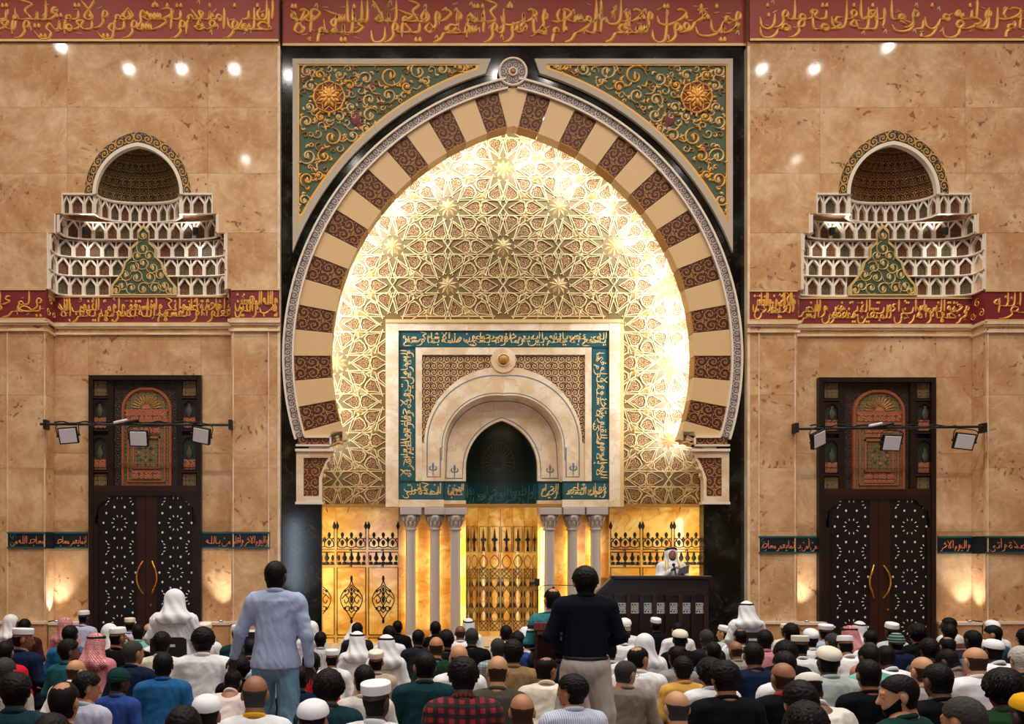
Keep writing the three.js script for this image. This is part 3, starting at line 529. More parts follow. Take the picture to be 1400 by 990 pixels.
{
  const A = thing('horseshoe_arch', 'great pointed horseshoe arch of alternating cream and carved brown blocks', 'arch');
  const r0 = 324, r1 = 376, rad = (d) => (180 - d) * R;
  const carved = []; for (let k = 0; k < 9; k++) carved.push(72.6 - 10.73 * k);
  const hw = 2.55, gap = 0.07;
  for (const mir of [false, true]) {
    for (let k = 0; k < 9; k++) {
      const c = carved[k];
      mesh('carved_voussoir', sector(...AC, r0 + 1.5, r1 - 1.5, rad(c + hw - gap), rad(c - hw + gap), ZA - 0.012, 0.24, 4, mir), M.carvedBrown, A);
      for (const [a, b] of [[r0, r0 + 1.6], [r1 - 1.6, r1]]) mesh('gilt_edge', sector(...AC, a, b, rad(c + hw - gap), rad(c - hw + gap), ZA, 0.25, 4, mir), M.giltDark, A);
      const e = k < 8 ? carved[k + 1] + hw : -20.6;
      mesh('plain_voussoir', sector(...AC, r0, r1, rad(c - hw - gap), rad(e + gap), ZA, 0.25, 4, mir), M.cream, A);
    }
    // grey carved archivolt with pale fillets
    const a0 = rad(77.4), a1 = rad(-16.9);
    mesh('archivolt', sector(...AC, 378, 389, a0, a1, ZA + 0.01, 0.1, 60, mir, 9), M.carvedGrey, A);
    for (const [p, q] of [[375.5, 378.2], [388.6, 391.4]]) mesh('fillet', sector(...AC, p, q, a0, a1, ZA + 0.04, 0.14, 60, mir), M.white, A);
    // foot of the archivolt, turned inwards
    const mx = (l) => (mir ? l.map(([x, y]) => [1402 - x, y]).reverse() : l);
    mesh('archivolt', pprism(mx([[409, 598.5], [450, 598.5], [450, 607.5], [406, 607.5]]), ZA + 0.01, 0.1), M.carvedBrownM, A);
    mesh('fillet', merge([pprism(mx([[416, 596], [453, 596], [453, 598.5], [416, 598.5]]), ZA + 0.04, 0.14), pprism(mx([[404, 607.5], [453, 607.5], [453, 610], [404, 610]]), ZA + 0.04, 0.14), pprism(mx([[450.5, 596], [453, 596], [453, 610], [450.5, 610]]), ZA + 0.04, 0.14)]), M.white, A);
    mesh('plain_voussoir', pprism(mx([[452, 596], [453, 590], [468, 590], [468, 606], [460, 604], [456, 608], [452, 606]]), ZA, 0.25), M.cream, A);
    // corbel under the foot
    const cor = thing('corbel', mir ? 'carved stone corbel with stepped inner edge, above the pulpit' : 'carved stone corbel with stepped inner edge, away from the pulpit', 'corbel');
    const o = [[405, 616], [455, 616], [455, 621], [452, 623], [451, 630], [447, 633], [446, 641], [442, 644], [441, 652], [440, 656], [440, 688], [405, 688]];
    const i = [[415, 626], [449, 626], [445, 632], [441, 641], [438, 648], [436, 654], [436, 678.5], [415, 678.5]];
    mesh('frame', pprism(mx(o), ZA, 0.16, [mx(i)]), M.pale, cor);
    mesh('carved_panel', pprism(mx(i), ZA - 0.03, 0.1), M.carvedBrownM, cor);
    mesh('cap', pprism(mx([[403.5, 613.5], [456, 613.5], [456, 617], [403.5, 617]]), ZA + 0.03, 0.18), M.white, cor);
    mesh('base', pprism(mx([[403.5, 686], [442, 686], [442, 689.5], [403.5, 689.5]]), ZA + 0.02, 0.17), M.white, cor);
    for (let k = 0; k < 4; k++) { const xx = 453 - k * 3.6, yy = 619 + k * 9; const g = new THREE.SphereGeometry(0.035, 10, 8); g.scale(1, 1.2, 1); g.translate(PX(mir ? 1402 - xx : xx, ZA), PY(yy + 4, ZA), ZA - 0.08); mesh('drop', g, M.pale, cor); }
  }
  // keystone
  const kp = (r) => { const L = arcPx(...AC, r, rad(75.15 - 0.05), rad(77.4), 3); L[3] = [701, L[3][1]]; return L; };
  const inn = arcPx(...AC, r0, rad(75.1), Math.acos(-76 / r0), 3), outr = arcPx(...AC, r1, rad(75.1), Math.acos(-76 / r1), 3);
  const half = [...inn, ...outr.slice().reverse()];
  mesh('keystone', pprism([...inn, ...inn.slice(0, -1).reverse().map(([x, y]) => [1402 - x, y]), ...outr.map(([x, y]) => [1402 - x, y]), ...outr.slice(0, -1).reverse()], ZA, 0.25), M.cream, A);
  // knot at the apex
  const ring = (r, R2, z, d) => { const g = new THREE.RingGeometry(r / S(ZA), R2 / S(ZA), 40); g.translate(PX(701, ZA), PY(99, ZA), z); return g; };
  const kn = new THREE.CylinderGeometry(17.5 / S(ZA), 17.5 / S(ZA), 0.1, 40); kn.rotateX(Math.PI / 2); kn.translate(PX(701, ZA), PY(99, ZA), ZA - 0.035); metreUV(kn);
  mesh('knot_disc', kn, mat({ ...ornament(128, 128, hex(0x6b5a55), hex(0xc9bcb4), hex(0xb4a6a0), [2, 2], 8, 1 / 0.22, 1 / 0.22), bumpScale: 0.008, roughness: 0.5 }), A);
  const tor = new THREE.TorusGeometry(18.5 / S(ZA), 0.022, 8, 48); tor.translate(PX(701, ZA), PY(99, ZA), ZA + 0.02); mesh('knot_fillet', tor, M.white, A);
  const t2 = new THREE.TorusGeometry(5 / S(ZA), 0.018, 8, 24); t2.translate(PX(701, ZA), PY(99, ZA), ZA + 0.025); mesh('knot_fillet', t2, M.white, A);
  const bo = new THREE.SphereGeometry(3.6 / S(ZA), 16, 10); bo.scale(1, 1, 0.7); bo.translate(PX(701, ZA), PY(99, ZA), ZA + 0.02); mesh('boss', bo, M.giltDark, A);
}

// ------------------------------------------------------------------ green spandrels with gilt scrollwork
for (const mir of [false, true]) {
  const T = thing('spandrel_panel', mir ? 'green corner panel of gilt scrollwork over the pulpit side of the arch' : 'green corner panel of gilt scrollwork over the arch, away from the pulpit', 'panel');
  const z = -0.1, fx = (x) => (mir ? 1402 - x : x), mx = (l) => (mir ? l.map(([x, y]) => [1402 - x, y]).reverse() : l);
  const lower = (r, x0, x1, n = 26) => { const o = []; const aS = Math.acos((x1 - AC[0]) / r), aE = Math.acos((x0 - AC[0]) / r); for (let i = 0; i <= n; i++) { const a = aS + (aE - aS) * i / n; o.push([AC[0] + r * Math.cos(a), AC[1] - r * Math.sin(a)]); } return o; };
  const outer = [[400, 80], [671, 80], ...lower(403, 400, 664)], inner = [[407, 87.5], [655, 87.5], ...lower(411.5, 407, 655)];
  mesh('frame', pprism(mx(outer), z + 0.03, 0.1, [mx(inner)]), mat({ color: 0xb9aa94, roughness: 0.45 }), T);
  mesh('gilt_fillet', pprism(mx(inner), z + 0.02, 0.06, [mx([[409, 89.5], [650, 89.5], ...lower(414, 409, 650)])]), M.gilt, T);
  mesh('ground', pprism(mx(inner), z, 0.06), M.green, T);
  const sc = [[534, 104, 16], [572, 98, 12], [604, 95, 9], [630, 93, 6.5], [505, 137, 10], [506, 158, 11], [454, 188, 13], [482, 186, 9.5], [419, 167, 9.5], [437, 103, 7], [464, 103, 7], [424, 118, 7], [478, 117, 7], [423, 147, 7], [480, 147, 7], [438, 160, 7], [464, 160, 7], [421, 214, 12], [420, 246, 10.5], [416, 274, 8], [412.5, 296, 5], [443, 214, 9], [500, 108, 10], [531, 131, 10], [556, 119, 8], [420, 98, 8.5], [582, 112, 6], [436, 240, 6.5], [500, 176, 6], [640, 92, 3.6]];
  sc.forEach(([x, y, r], i) => {
    const d = i % 2 ? 1 : -1, st = [{ pts: spiral(fx(x), -y, r, i * 1.3, 1.25, mir ? -d : d).map(([a, b]) => [PX(a, z), PY(-b, z)]), w: 0.042, taper: 5 }];
    for (let k = 0; k < 3; k++) { const a = i + k * 2.1, X = x + r * 0.95 * Math.cos(a), Y = y + r * 0.95 * Math.sin(a), q = r * 0.42; st.push({ pts: [[X, Y], [X + q * Math.cos(a + 0.9), Y + q * Math.sin(a + 0.9)], [X + q * 1.5 * Math.cos(a + 1.6), Y + q * 1.5 * Math.sin(a + 1.6)]].map(([p, s]) => [PX(fx(p), z), PY(s, z)]), w: 0.05, taper: 3 }); }
    const L = r * 0.34; st.push({ pts: [[PX(fx(x), z), PY(y + L, z)], [PX(fx(x), z), PY(y - L, z)]], w: 0.06, taper: 2.5 });
    st.forEach((one, q) => { const g = ribbons([one], 0.022); g.translate(0, 0, z + 0.001); mesh(q ? 'leaf' : 'scroll', g, i % 3 ? M.giltPale : M.gilt, T); });
  });
  // smaller tendrils fill the ground between the large scrolls
  const taken = sc.map(([x, y, r]) => [x, y, r * 1.05]); taken.push([450, 133.5, 27]);
  for (let t = 0, n = 0; t < 900 && n < 46; t++) {
    const x = 409 + hash(t, 1, 31) * 246, y = 90 + hash(t, 2, 31) * 215, rad = Math.hypot(x - AC[0], y - AC[1]); let r = Math.min(6.5, (rad - 414) * 0.9, x - 409, y - 90);
    for (const [a, b, q] of taken) r = Math.min(r, Math.hypot(a - x, b - y) - q * 0.95);
    if (r < 2.8) continue;
    taken.push([x, y, r]); n++;
    const g = ribbons([{ pts: spiral(fx(x), -y, r * 1.1, t, 1.1, t % 2 ? 1 : -1).map(([a, b]) => [PX(a, z), PY(-b, z)]), w: 0.03, taper: 4 }], 0.018); g.translate(0, 0, z + 0.001); mesh('tendril', g, n % 2 ? M.giltPale : M.giltDark, T);
  }
  // stems linking the scrolls
  sc.forEach(([x, y, r], i) => { let best = null, bd = 60; sc.forEach(([a, b, q], j) => { const d = Math.hypot(a - x, b - y); if (j > i && d < bd) { bd = d; best = [a, b, q]; } }); if (!best) return; const [a, b, q] = best, m = [(x + a) / 2 + (y - b) * 0.25, (y + b) / 2 + (a - x) * 0.25], e = (p, u) => { const L = Math.hypot(u[0] - p[0], u[1] - p[1]) || 1; return L; }; const g = ribbons([{ pts: [[x + (m[0] - x) * 0.5, y + (m[1] - y) * 0.5], m, [a + (m[0] - a) * 0.5, b + (m[1] - b) * 0.5]].map(([p, s]) => [PX(fx(p), z), PY(s, z)]), w: 0.034, taper: 5 }], 0.018); g.translate(0, 0, z); mesh('stem', g, M.giltPale, T); });
  // maroon hearts and the rosette
  for (const [x, y, r] of [[418, 103, 6], [487, 163, 8], [492, 172, 4], [508, 120, 5], [440, 203, 5]]) { const g = new THREE.SphereGeometry(r / S(z), 14, 8); g.scale(1, 1.15, 0.12); g.translate(PX(fx(x), z), PY(y, z), z + 0.004); mesh('heart', g, M.maroon, T); }
  const X = PX(fx(450), z), Y = PY(133.5, z), rs = 21 / S(z);
  const disc = new THREE.CylinderGeometry(rs, rs, 0.02, 32); disc.rotateX(Math.PI / 2); disc.translate(X, Y, z + 0.005); mesh('rosette_ground', disc, M.maroon, T);
  for (let k = 0; k < 8; k++) { const a = k * Math.PI / 4, p = (r, da) => [X + r * Math.cos(a + da), Y + r * Math.sin(a + da)]; const g = ribbons([{ pts: [p(rs * 0.98, -0.4), p(rs * 1.02, 0), p(rs * 0.98, 0.4)], w: 0.04 }, { pts: [p(rs * 0.5, -0.3), p(rs * 0.95, 0.35)], w: 0.03 }, { pts: [p(rs * 0.5, 0.3), p(rs * 0.95, -0.35)], w: 0.03 }, { pts: [p(rs * 1.02, 0), p(rs * 1.3, 0)], w: 0.06, taper: 2 }], 0.02); g.translate(0, 0, z + 0.015); mesh('rosette_ring', g, M.gilt, T); }
  for (let k = 0; k < 16; k++) { const a = k * Math.PI / 8, q = k % 2 ? 0.62 : 0.38, g = new THREE.SphereGeometry(0.05, 8, 6); g.scale(1.5, 0.6, 0.5); g.rotateZ(a); g.translate(X + rs * q * 0.75 * Math.cos(a), Y + rs * q * 0.75 * Math.sin(a), z + 0.03 + (k % 2 ? 0 : 0.02)); mesh('petal', g, M.gilt, T); }
  const bs = new THREE.SphereGeometry(0.045, 10, 8); bs.translate(X, Y, z + 0.05); mesh('boss', bs, M.gilt, T);
}

// ------------------------------------------------------------------ gilded wall of ten-fold star work behind the arch
const ZG = -1.3;
{
  const G = thing('gilded_star_panel', 'gilded panelling of ten-pointed star strapwork with carved petals behind the arch', 'wall panel');
  mesh('ground', pprism([[372, 60], [1000, 60], [1000, 693], [850, 693], [850, 440], [530, 440], [530, 693], [372, 693]], ZG - 0.02, 0.12), M.goldDeep, G);
  const sPx = 1 / S(ZG), ax = 75.5, ay = 53;
  const inFrame = (x, y, m) => x > 527 - m && x < 853 + m && y > 437 - m;
  const seen = (x, y) => x > 418 && x < 985 && y > 158 && y < 693 && !inFrame(x, y, -4) && !(y < 330 && Math.abs(x - 694) > 292 - Math.max(0, (330 - y)) * 0.9);
  // petal outline in px about its own tip direction (+x = away from the rosette)
  const petal = [[-12.5, 0], [3.5, -9.6], [10.5, -7.6], [12.2, 0], [10.5, 7.6], [3.5, 9.6]].map(([x, y]) => new THREE.Vector2(x * sPx, y * sPx));
  const shp = (k) => petal.map((p) => p.clone().multiplyScalar(k));
  const rimG = prism(shp(1), 0.022, 0.04, [shp(0.86)]), fillG = prism(shp(0.86), 0.004, 0.02);
  const petalGeo = mergeGeometries([rimG, fillG], true);
  const starPts = (n, ro, ri, a0 = 0) => Array.from({ length: 2 * n }, (_, i) => { const a = a0 + i * Math.PI / n, q = (i % 2 ? ri : ro) * sPx; return new THREE.Vector2(q * Math.cos(a), q * Math.sin(a)); });
  const pyramid = (pts, h) => { const pos = []; for (let i = 0; i < pts.length; i++) { const a = pts[i], b = pts[(i + 1) % pts.length]; pos.push(a.x, a.y, 0, b.x, b.y, 0, 0, 0, h); } const g = new THREE.BufferGeometry(); g.setAttribute('position', new THREE.Float32BufferAttribute(pos, 3)); g.computeVertexNormals(); g.setAttribute('uv', new THREE.Float32BufferAttribute(new Float32Array(pos.length / 3 * 2), 2)); return g; };
  const five = pyramid(starPts(5, 10.5, 4.6), 0.03), fiveB = pyramid(starPts(5, 10.5, 4.6, Math.PI), 0.03), tenC = pyramid(starPts(10, 13.5, 8.5, Math.PI / 10), 0.035);
  const place = (name, geo, m, x, y, a) => { const o = mesh(name, geo, m, G); o.position.set(PX(x, ZG), PY(y, ZG), ZG - 0.018); o.rotation.z = a; return o; };
  const pm = [M.goldLine, M.carvedPetal];
  const straps = [], strap = (x0, y0, x1, y1) => { if (seen((x0 + x1) / 2, (y0 + y1) / 2)) straps.push({ pts: [[PX(x0, ZG), PY(y0, ZG)], [PX(x1, ZG), PY(y1, ZG)]], w: 2.0 * sPx, taper: 0, per: 1 }); };
  for (let j = -4; j <= 7; j++) for (let i = -5; i <= 5; i++) {
    if ((i + j) & 1) continue;
    const cx = 688 + i * ax, cy = 337 + j * ay, bx = cx + ax, by = cy;
    if (cx < 350 || cx > 1020) continue;
    for (let k = 0; k < 10; k++) { const a = k * Math.PI / 5, x = cx + 33 * Math.cos(a), y = cy - 33 * Math.sin(a); if (seen(x, y)) place('carved_petal', petalGeo, pm, x, y, a); }
    for (const s of [-1, 1]) if (seen(bx + s * 19.5, by)) place('carved_petal', petalGeo, pm, bx + s * 19.5, by, s < 0 ? Math.PI : 0);
    for (const k of [0, 1, 3, 4, 5, 6, 8, 9]) {
      const a = (18 + 36 * k) * R, x = cx + 49.5 * Math.cos(a), y = cy - 49.5 * Math.sin(a);
      if (k < 5 && seen(x, y)) place('five_point_star', Math.round(Math.abs(y - cy)) < 20 ? five : fiveB, M.goldWall, x, y, Math.PI / 2 * (y < cy ? 1 : -1) * (Math.abs(y - cy) < 20 ? -1 : 1));
    }
    if (seen(cx, cy)) place('rosette_star', tenC, M.goldWall, cx, cy, 0);
    for (let k = 0; k < 10; k++) {                                   // strapwork radiating between the petals
      const a = k * Math.PI / 5, c = Math.cos(a), s = Math.sin(a);
      for (const d of [-10.6, 10.6]) { const P = (t) => [cx + t * c - d * s, cy - (t * s + d * c)]; strap(...P(11), ...P(32)); strap(...P(32), ...P(46)); }
    }
    for (const s of [-1, 1]) { strap(bx - 9 * s, by - 13, bx + 9 * s, by + 13); strap(bx - 30, by + s * 10.6, bx + 30, by + s * 10.6); }
  }
  const g = ribbons(straps, 0.018, false); g.translate(0, 0, ZG - 0.018); mesh('strapwork', g, M.goldLine, G);
  mesh('lower_moulding', pbox(415, 689, 990, 693.5, ZG + 0.05, 0.1), M.giltDark, G);
}
// lamps hidden behind the arch that wash the gilded wall, and unseen strips added behind its jambs to brighten the onyx
{
  const cove = thing('cove_light', 'hidden ring of lamps behind the horseshoe arch washing the gilded wall', 'light');
  const gl = mat({ color: 0xffffff, emissive: C_COVE, emissiveIntensity: 4 }), gb = new THREE.BoxGeometry(0.5, 0.05, 0.03), zl = -0.42;
  for (const mir of [false, true]) {
    const X = PX(mir ? 985 : 417, 0), Y = 1.55;
    const st = mesh('added_jamb_lamp', new THREE.BoxGeometry(0.12, 1.9, 0.02), mat({ color: 0xffffff, emissive: C_ONYX, emissiveIntensity: 3 }), cove); st.position.set(X, Y, -0.39); st.rotation.y = mir ? 0.35 : -0.35;
    const l = new THREE.RectAreaLight(C_ONYX, L_ONYX * 0.95, 0.12, 1.9); l.name = 'glow'; l.position.set(X, Y, -0.41); l.rotation.y = mir ? 0.45 : -0.45; cove.add(l);
  }
  for (const mir of [false, true]) for (let k = 0; k < 9; k++) {
    const a = (180 - (70 - 10.5 * k)) * R, r = 362, x0 = AC[0] + r * Math.cos(a), y = AC[1] - r * Math.sin(a), x = mir ? 1402 - x0 : x0;
    const X = PX(x, 0), Y = PY(y, 0), tx = PX(mir ? 625 : 777, 0), ty = PY(487, 0), L = Math.hypot(tx - X, ty - Y), dx = (tx - X) / L, dy = (ty - Y) / L;
    const lamp = mesh('lamp', gb, gl, cove); lamp.position.set(X, Y, zl + 0.03); lamp.rotation.z = Math.atan2(dx, -dy);
    const l = new THREE.SpotLight(C_COVE, L_COVE * [1.25, 1, 0.85, 0.95, 1.2, 1.2, 1.0, 0.75, 0.7][k] * (mir && k > 5 ? 1.7 : 1), 0, 62 * R, 0.85); l.name = 'glow';
    l.position.set(X, Y, zl); l.target.position.set(X + dx * 0.5, Y + dy * 0.5, ZG); l.castShadow = true; l.shadow.radius = 5; cove.add(l); cove.add(l.target);
  }
}

// ================================================================== THE MIHRAB
const ZM = -1.2, ZN = -1.5;
{
  const T = thing('mihrab', 'pale marble mihrab with teal inscription frame, double arch and dark niche', 'mihrab');
  const rectM = (name, x0, y0, x1, y1, z, d, m) => mesh(name, metreUV(pbox(x0, y0, x1, y1, z, d), rr(0, 4), rr(0, 4)), m, T);
  // outer border
  for (const [a, b, c, d] of [[527, 441, 545, 560], [527, 560, 545, 693], [833, 441, 848, 560], [833, 560, 848, 693], [545, 441, 640, 452], [640, 441, 740, 452], [740, 441, 833, 452]]) rectM('border_slab', a + 0.15, b + 0.15, c - 0.15, d - 0.15, ZM + 0.05, 0.2, M.pale);
  rectM('gilt_fillet', 527, 436.5, 853, 441, ZM + 0.07, 0.2, M.giltPale); rectM('gilt_fillet', 848, 441, 853, 693, ZM + 0.03, 0.2, M.giltPale);
  // inner border around the arch panel
  for (const [a, b, c, d] of [[568, 475, 577, 658], [800, 475, 809, 658], [577, 475, 690, 485], [690, 475, 800, 485]]) rectM('border_slab', a, b, c, d, ZM + 0.03, 0.15, M.pale);
  // spandrels of carved stone and the first arch ring
  const c0 = 688, op = pointedArch(688, 541, 612, 81, 14), outA = pointedArch(688, 502, 606, 108, 18);
  mesh('carved_spandrel', pprism([[577, 485], [800, 485], [800, 612], [796, 606], ...outA.slice().reverse().slice(1, -1), [580, 606], [577, 612]], ZM, 0.08), M.carvedSand, T);
  const legs = [[577, 658], [577, 606], [580, 606], ...outA.slice(1, -1), [796, 606], [800, 606], [800, 658], [769, 658], [769, 612], ...op.slice(1, -1).reverse(), [607, 612], [607, 658]];
  mesh('arch_ring', pprism(legs, ZM + 0.02, 0.32), M.pale, T);
  const line = (pts, w, z, m = M.blueLine) => { const g = ribbons([{ pts: pts.map(([x, y]) => [PX(x, z), PY(y, z)]), w, taper: 0, smooth: false }], 0.004, false); g.translate(0, 0, z + 0.001); mesh('inlay_line', g, m, T); };
  const la = pointedArch(688, 514, 606, 104, 16); line([[584, 652], ...la, [792, 652]], 0.022, ZM + 0.02);
  line([[584, 652], [602, 652], [602, 612]], 0.022, ZM + 0.02); line([[792, 652], [774, 652], [774, 612]], 0.022, ZM + 0.02);
  const lb = pointedArch(688, 538, 612, 84, 14); line([[603.5, 630], ...lb, [772.5, 630]], 0.016, ZM + 0.02);
  // medallion on the apex
  const med = (r, h, z, m, n) => { const g = new THREE.CylinderGeometry(r / S(ZM), r / S(ZM), h, 28); g.rotateX(Math.PI / 2); g.translate(PX(688, ZM), PY(493, ZM), z); mesh(n, metreUV(g), m, T); };
  med(17, 0.06, ZM + 0.01, M.pale, 'medallion_field'); 
  { const g = new THREE.TorusGeometry(8 / S(ZM), 0.016, 8, 28); g.translate(PX(688, ZM), PY(493, ZM), ZM + 0.045); mesh('medallion_ring', g, M.giltPale, T); const b = new THREE.SphereGeometry(7 / S(ZM), 18, 12); b.scale(1, 1, 0.6); b.translate(PX(688, ZM), PY(493, ZM), ZM + 0.04); mesh('boss', b, M.giltDark, T); }
  // fleurons at the arch feet
  const fl = (x, y, z) => { const u = 1 / S(z), X = PX(x, z), Y = PY(y, z), g = ribbons([diamond(X, Y + 3 * u, 4 * u, 9 * u), { pts: [[X, Y - 3 * u], [X - 4.5 * u, Y - 1 * u], [X - 3.6 * u, Y + 3 * u]], w: 0.028 }, { pts: [[X, Y - 3 * u], [X + 4.5 * u, Y - 1 * u], [X + 3.6 * u, Y + 3 * u]], w: 0.028 }, { pts: [[X, Y + 1 * u], [X, Y - 11 * u]], w: 0.02 }], 0.008); g.translate(0, 0, z + 0.001); mesh('fleuron', g, M.blueLine, T); };
  fl(592, 640, ZM + 0.02); fl(784, 640, ZM + 0.02); fl(621.5, 643, ZN + 0.02); fl(752, 643, ZN + 0.02);
  // second arch, set back
  const op2 = pointedArch(686, 575, 640, 49, 14), o2 = pointedArch(686, 536, 606, 92, 10);
  mesh('inner_arch_ring', pprism([[594, 658], [594, 606], ...o2.slice(1, -1), [778, 606], [778, 658], [735, 658], ...op2.slice().reverse(), [637, 658]], ZN + 0.02, 0.1), M.pale, T);
  const lc = pointedArch(686, 571, 640, 53, 14); line([[609.5, 654], [632.5, 654], [632.5, 640], ...lc, [739.5, 640], [739.5, 654], [763, 654]], 0.018, ZN + 0.021);
  const ld = pointedArch(686, 549, 616, 75, 14); line([[609.5, 654], ...ld, [763, 654]], 0.018, ZN + 0.021);
  // half-round niche: green inscribed drum and dark pointed half-dome
  const cx = PX(686, ZN), rad = 49.2 / S(ZN), yS = PY(640, ZN), yA = PY(573, ZN), yB = PY(658, ZN), yC = PY(690, ZN);
  const dome = new THREE.BufferGeometry(), pos = [], uv = [], idx = [], nu = 28, nv = 14;
  for (let j = 0; j <= nv; j++) for (let i = 0; i <= nu; i++) { const t = j / nv, a = Math.PI * i / nu, rr2 = rad * Math.pow(Math.cos(t * Math.PI / 2), 0.8), y = yS + (yA - yS) * Math.sin(t * Math.PI / 2) * (0.85 + 0.15 * t); pos.push(cx + rr2 * Math.cos(a), y, ZN - rr2 * Math.sin(a)); uv.push(i / nu, t); if (i < nu && j < nv) { const o = j * (nu + 1) + i; idx.push(o, o + nu + 1, o + 1, o + 1, o + nu + 1, o + nu + 2); } }
  dome.setAttribute('position', new THREE.Float32BufferAttribute(pos, 3)); dome.setAttribute('uv', new THREE.Float32BufferAttribute(uv, 2)); dome.setIndex(idx); dome.computeVertexNormals();
  mesh('half_dome', dome, mat({ roughness: 0.45, side: THREE.DoubleSide, map: canvasTex(512, 256, (g, w, h) => { g.fillStyle = '#10201a'; g.fillRect(0, 0, w, h); g.strokeStyle = '#6a5a2c'; g.fillStyle = '#6a5a2c'; g.lineWidth = 2; const sx = w / 2, sy = h * 0.86; for (const r of [26, 34, 80]) { g.beginPath(); g.arc(sx, sy, r, 0, 7); g.stroke(); } for (let k = 0; k < 24; k++) { const a = k * Math.PI / 12; g.beginPath(); g.moveTo(sx + 38 * Math.cos(a), sy + 38 * Math.sin(a)); g.lineTo(sx + 78 * Math.cos(a), sy + 78 * Math.sin(a)); g.stroke(); } g.strokeStyle = '#1d3a30'; for (let k = 0; k < 40; k++) { g.beginPath(); g.arc((k * 97) % w, (k * 53) % 180, 14, 0, 5); g.stroke(); } }) }), T);
  const cyl = (y0, y1, r, m, name) => { const g = new THREE.CylinderGeometry(r, r, y1 - y0, 28, 1, true, Math.PI / 2, Math.PI); g.translate(cx, (y0 + y1) / 2, ZN); return mesh(name, g, m, T); };
  const ds = (m) => { const k = m.clone(); k.side = THREE.DoubleSide; return k; };
  cyl(yB, yS + 0.01, rad, ds(mat({ color: 0x14261f, roughness: 0.45 })), 'drum');
  cyl(yC, yB, rad - 0.01, ds(M.tealDark), 'drum_band');
  const bend = (g, y) => { const p = g.attributes.position; for (let i = 0; i < p.count; i++) { const a = p.getX(i) / rad, r = rad - 0.012 - p.getZ(i); p.setXYZ(i, cx + r * Math.sin(a), p.getY(i), ZN - r * Math.cos(a)); } g.computeVertexNormals(); return g; };
  layText('كلما دخل عليها زكريا المحراب وجد عندها رزقا', -rad * 1.5, rad * 1.5, yC + 0.04, yB - 0.04, 0.03, 0.008, (g) => mesh('word', bend(g), M.teal, T), 2, false);
  // teal inscription frame of three sides, and the strips over the capitals
  const teal = (x0, y0, x1, y1, z, text, turn) => {
    const a = PX(x0, z), b = PX(x1, z), c = PY(y1, z), d = PY(y0, z);
    mesh('inscription_ground', box(a, b, c, d, z - 0.06, z), M.teal, T);
    for (const [p, q, r, s] of [[a, b, c, c + 0.016], [a, b, d - 0.016, d], [a, a + 0.016, c, d], [b - 0.016, b, c, d]]) mesh('inscription_edge', box(p, q, r, s, z - 0.02, z + 0.012), M.tealDark, T);
    if (turn) layText(text, -(d - c) / 2 + 0.03, (d - c) / 2 - 0.03, -(b - a) / 2 + 0.03, (b - a) / 2 - 0.03, 0.026, 0.01, (g) => { g.rotateZ(turn); g.translate((a + b) / 2, (c + d) / 2, z + 0.001); mesh('word', g, M.giltPale, T); }, 2, false);
    else layText(text, a + 0.03, b - 0.03, c + 0.03, d - 0.03, 0.026, 0.01, (g) => { g.translate(0, 0, z + 0.001); mesh('word', g, M.giltPale, T); }, 2, false);
  };
  teal(545, 452, 833, 475, ZM + 0.02, 'الذي يشفع عنده إلا بإذنه يعلم ما بين أيديهم وما خلفهم ولا يحيطون بشيء من علمه إلا بما شاء وسع كرسيه');
  teal(545, 475, 568, 658, ZM + 0.02, 'السماوات والأرض ولا يئوده حفظهما وهو العلي العظيم لا إكراه', Math.PI / 2);
  teal(809, 475, 833, 658, ZM + 0.02, 'الله لا إله إلا هو الحي القيوم لا تأخذه سنة ولا نوم له ما في', -Math.PI / 2);
  teal(545, 658, 607, 683, ZM + 0.02, 'إن الصلاة كانت على'); teal(769, 658, 833, 683, ZM + 0.02, 'فول وجهك شطر المسجد');
  teal(607, 659, 637, 684, ZN + 0.06, 'المؤمنين كتابا'); teal(735, 659, 767, 684, ZN + 0.06, 'الحرام وحيث');
  for (const [a, b, z] of [[545, 607, ZM + 0.03], [769, 833, ZM + 0.03]]) rectM('architrave', a, 683, b, 693.5, z, 0.34, M.pale);
  for (const [a, b] of [[605, 637], [735, 768]]) rectM('architrave', a, 684, b, 694, ZN + 0.07, 0.2, M.pale);
  // onyx lining behind the columns and the panels of the niche
  for (const [a, b] of [[545, 572], [572, 600], [600, 637], [735, 770], [770, 800], [800, 833]]) rectM('onyx_slab', a, 693, b, FP(ZN), ZN, 0.08, M.onyx);
  const edges = []; for (let k = -5; k <= 5; k++) edges.push(Math.max(-90, Math.min(90, 4.7 + 20 * k)) * R);
  const uniq = [...new Set(edges)];
  const onyxDS = ds(M.onyx), r2 = rad + 0.01, Yt = PY(690, ZN);
  for (let k = 0; k + 1 < uniq.length; k++) {
    const a0 = uniq[k] + 0.004, a1 = uniq[k + 1] - 0.004, mk = (y0, y1) => { const g = new THREE.CylinderGeometry(r2, r2, y1 - y0, 4, 1, true, Math.PI - a1, a1 - a0); g.translate(cx, (y0 + y1) / 2, ZN); const u = g.attributes.uv; for (let i = 0; i < u.count; i++) u.setXY(i, u.getX(i) * 0.25 + k * 0.31, u.getY(i) * (y1 - y0)); return g; };
    mesh('onyx_slab', mk(0, Yt), onyxDS, T);
    // black inlay of each panel, bent onto the curve
    const m = (a0 + a1) / 2, w = (a1 - a0) * rad * 0.84, Y = (py) => PY(py, ZN - rad * Math.cos(m));
    if (w < 0.06) continue;
    const hw = w / 2, X = m * rad, st = [], lw = 0.014, ln = (...p) => st.push({ pts: p.map(([x, y]) => [X + x * hw, Y(y)]), w: lw, taper: 0, smooth: false }), cv = (...p) => st.push({ pts: p.map(([x, y]) => [X + x * hw, Y(y)]), w: lw, taper: 0 });
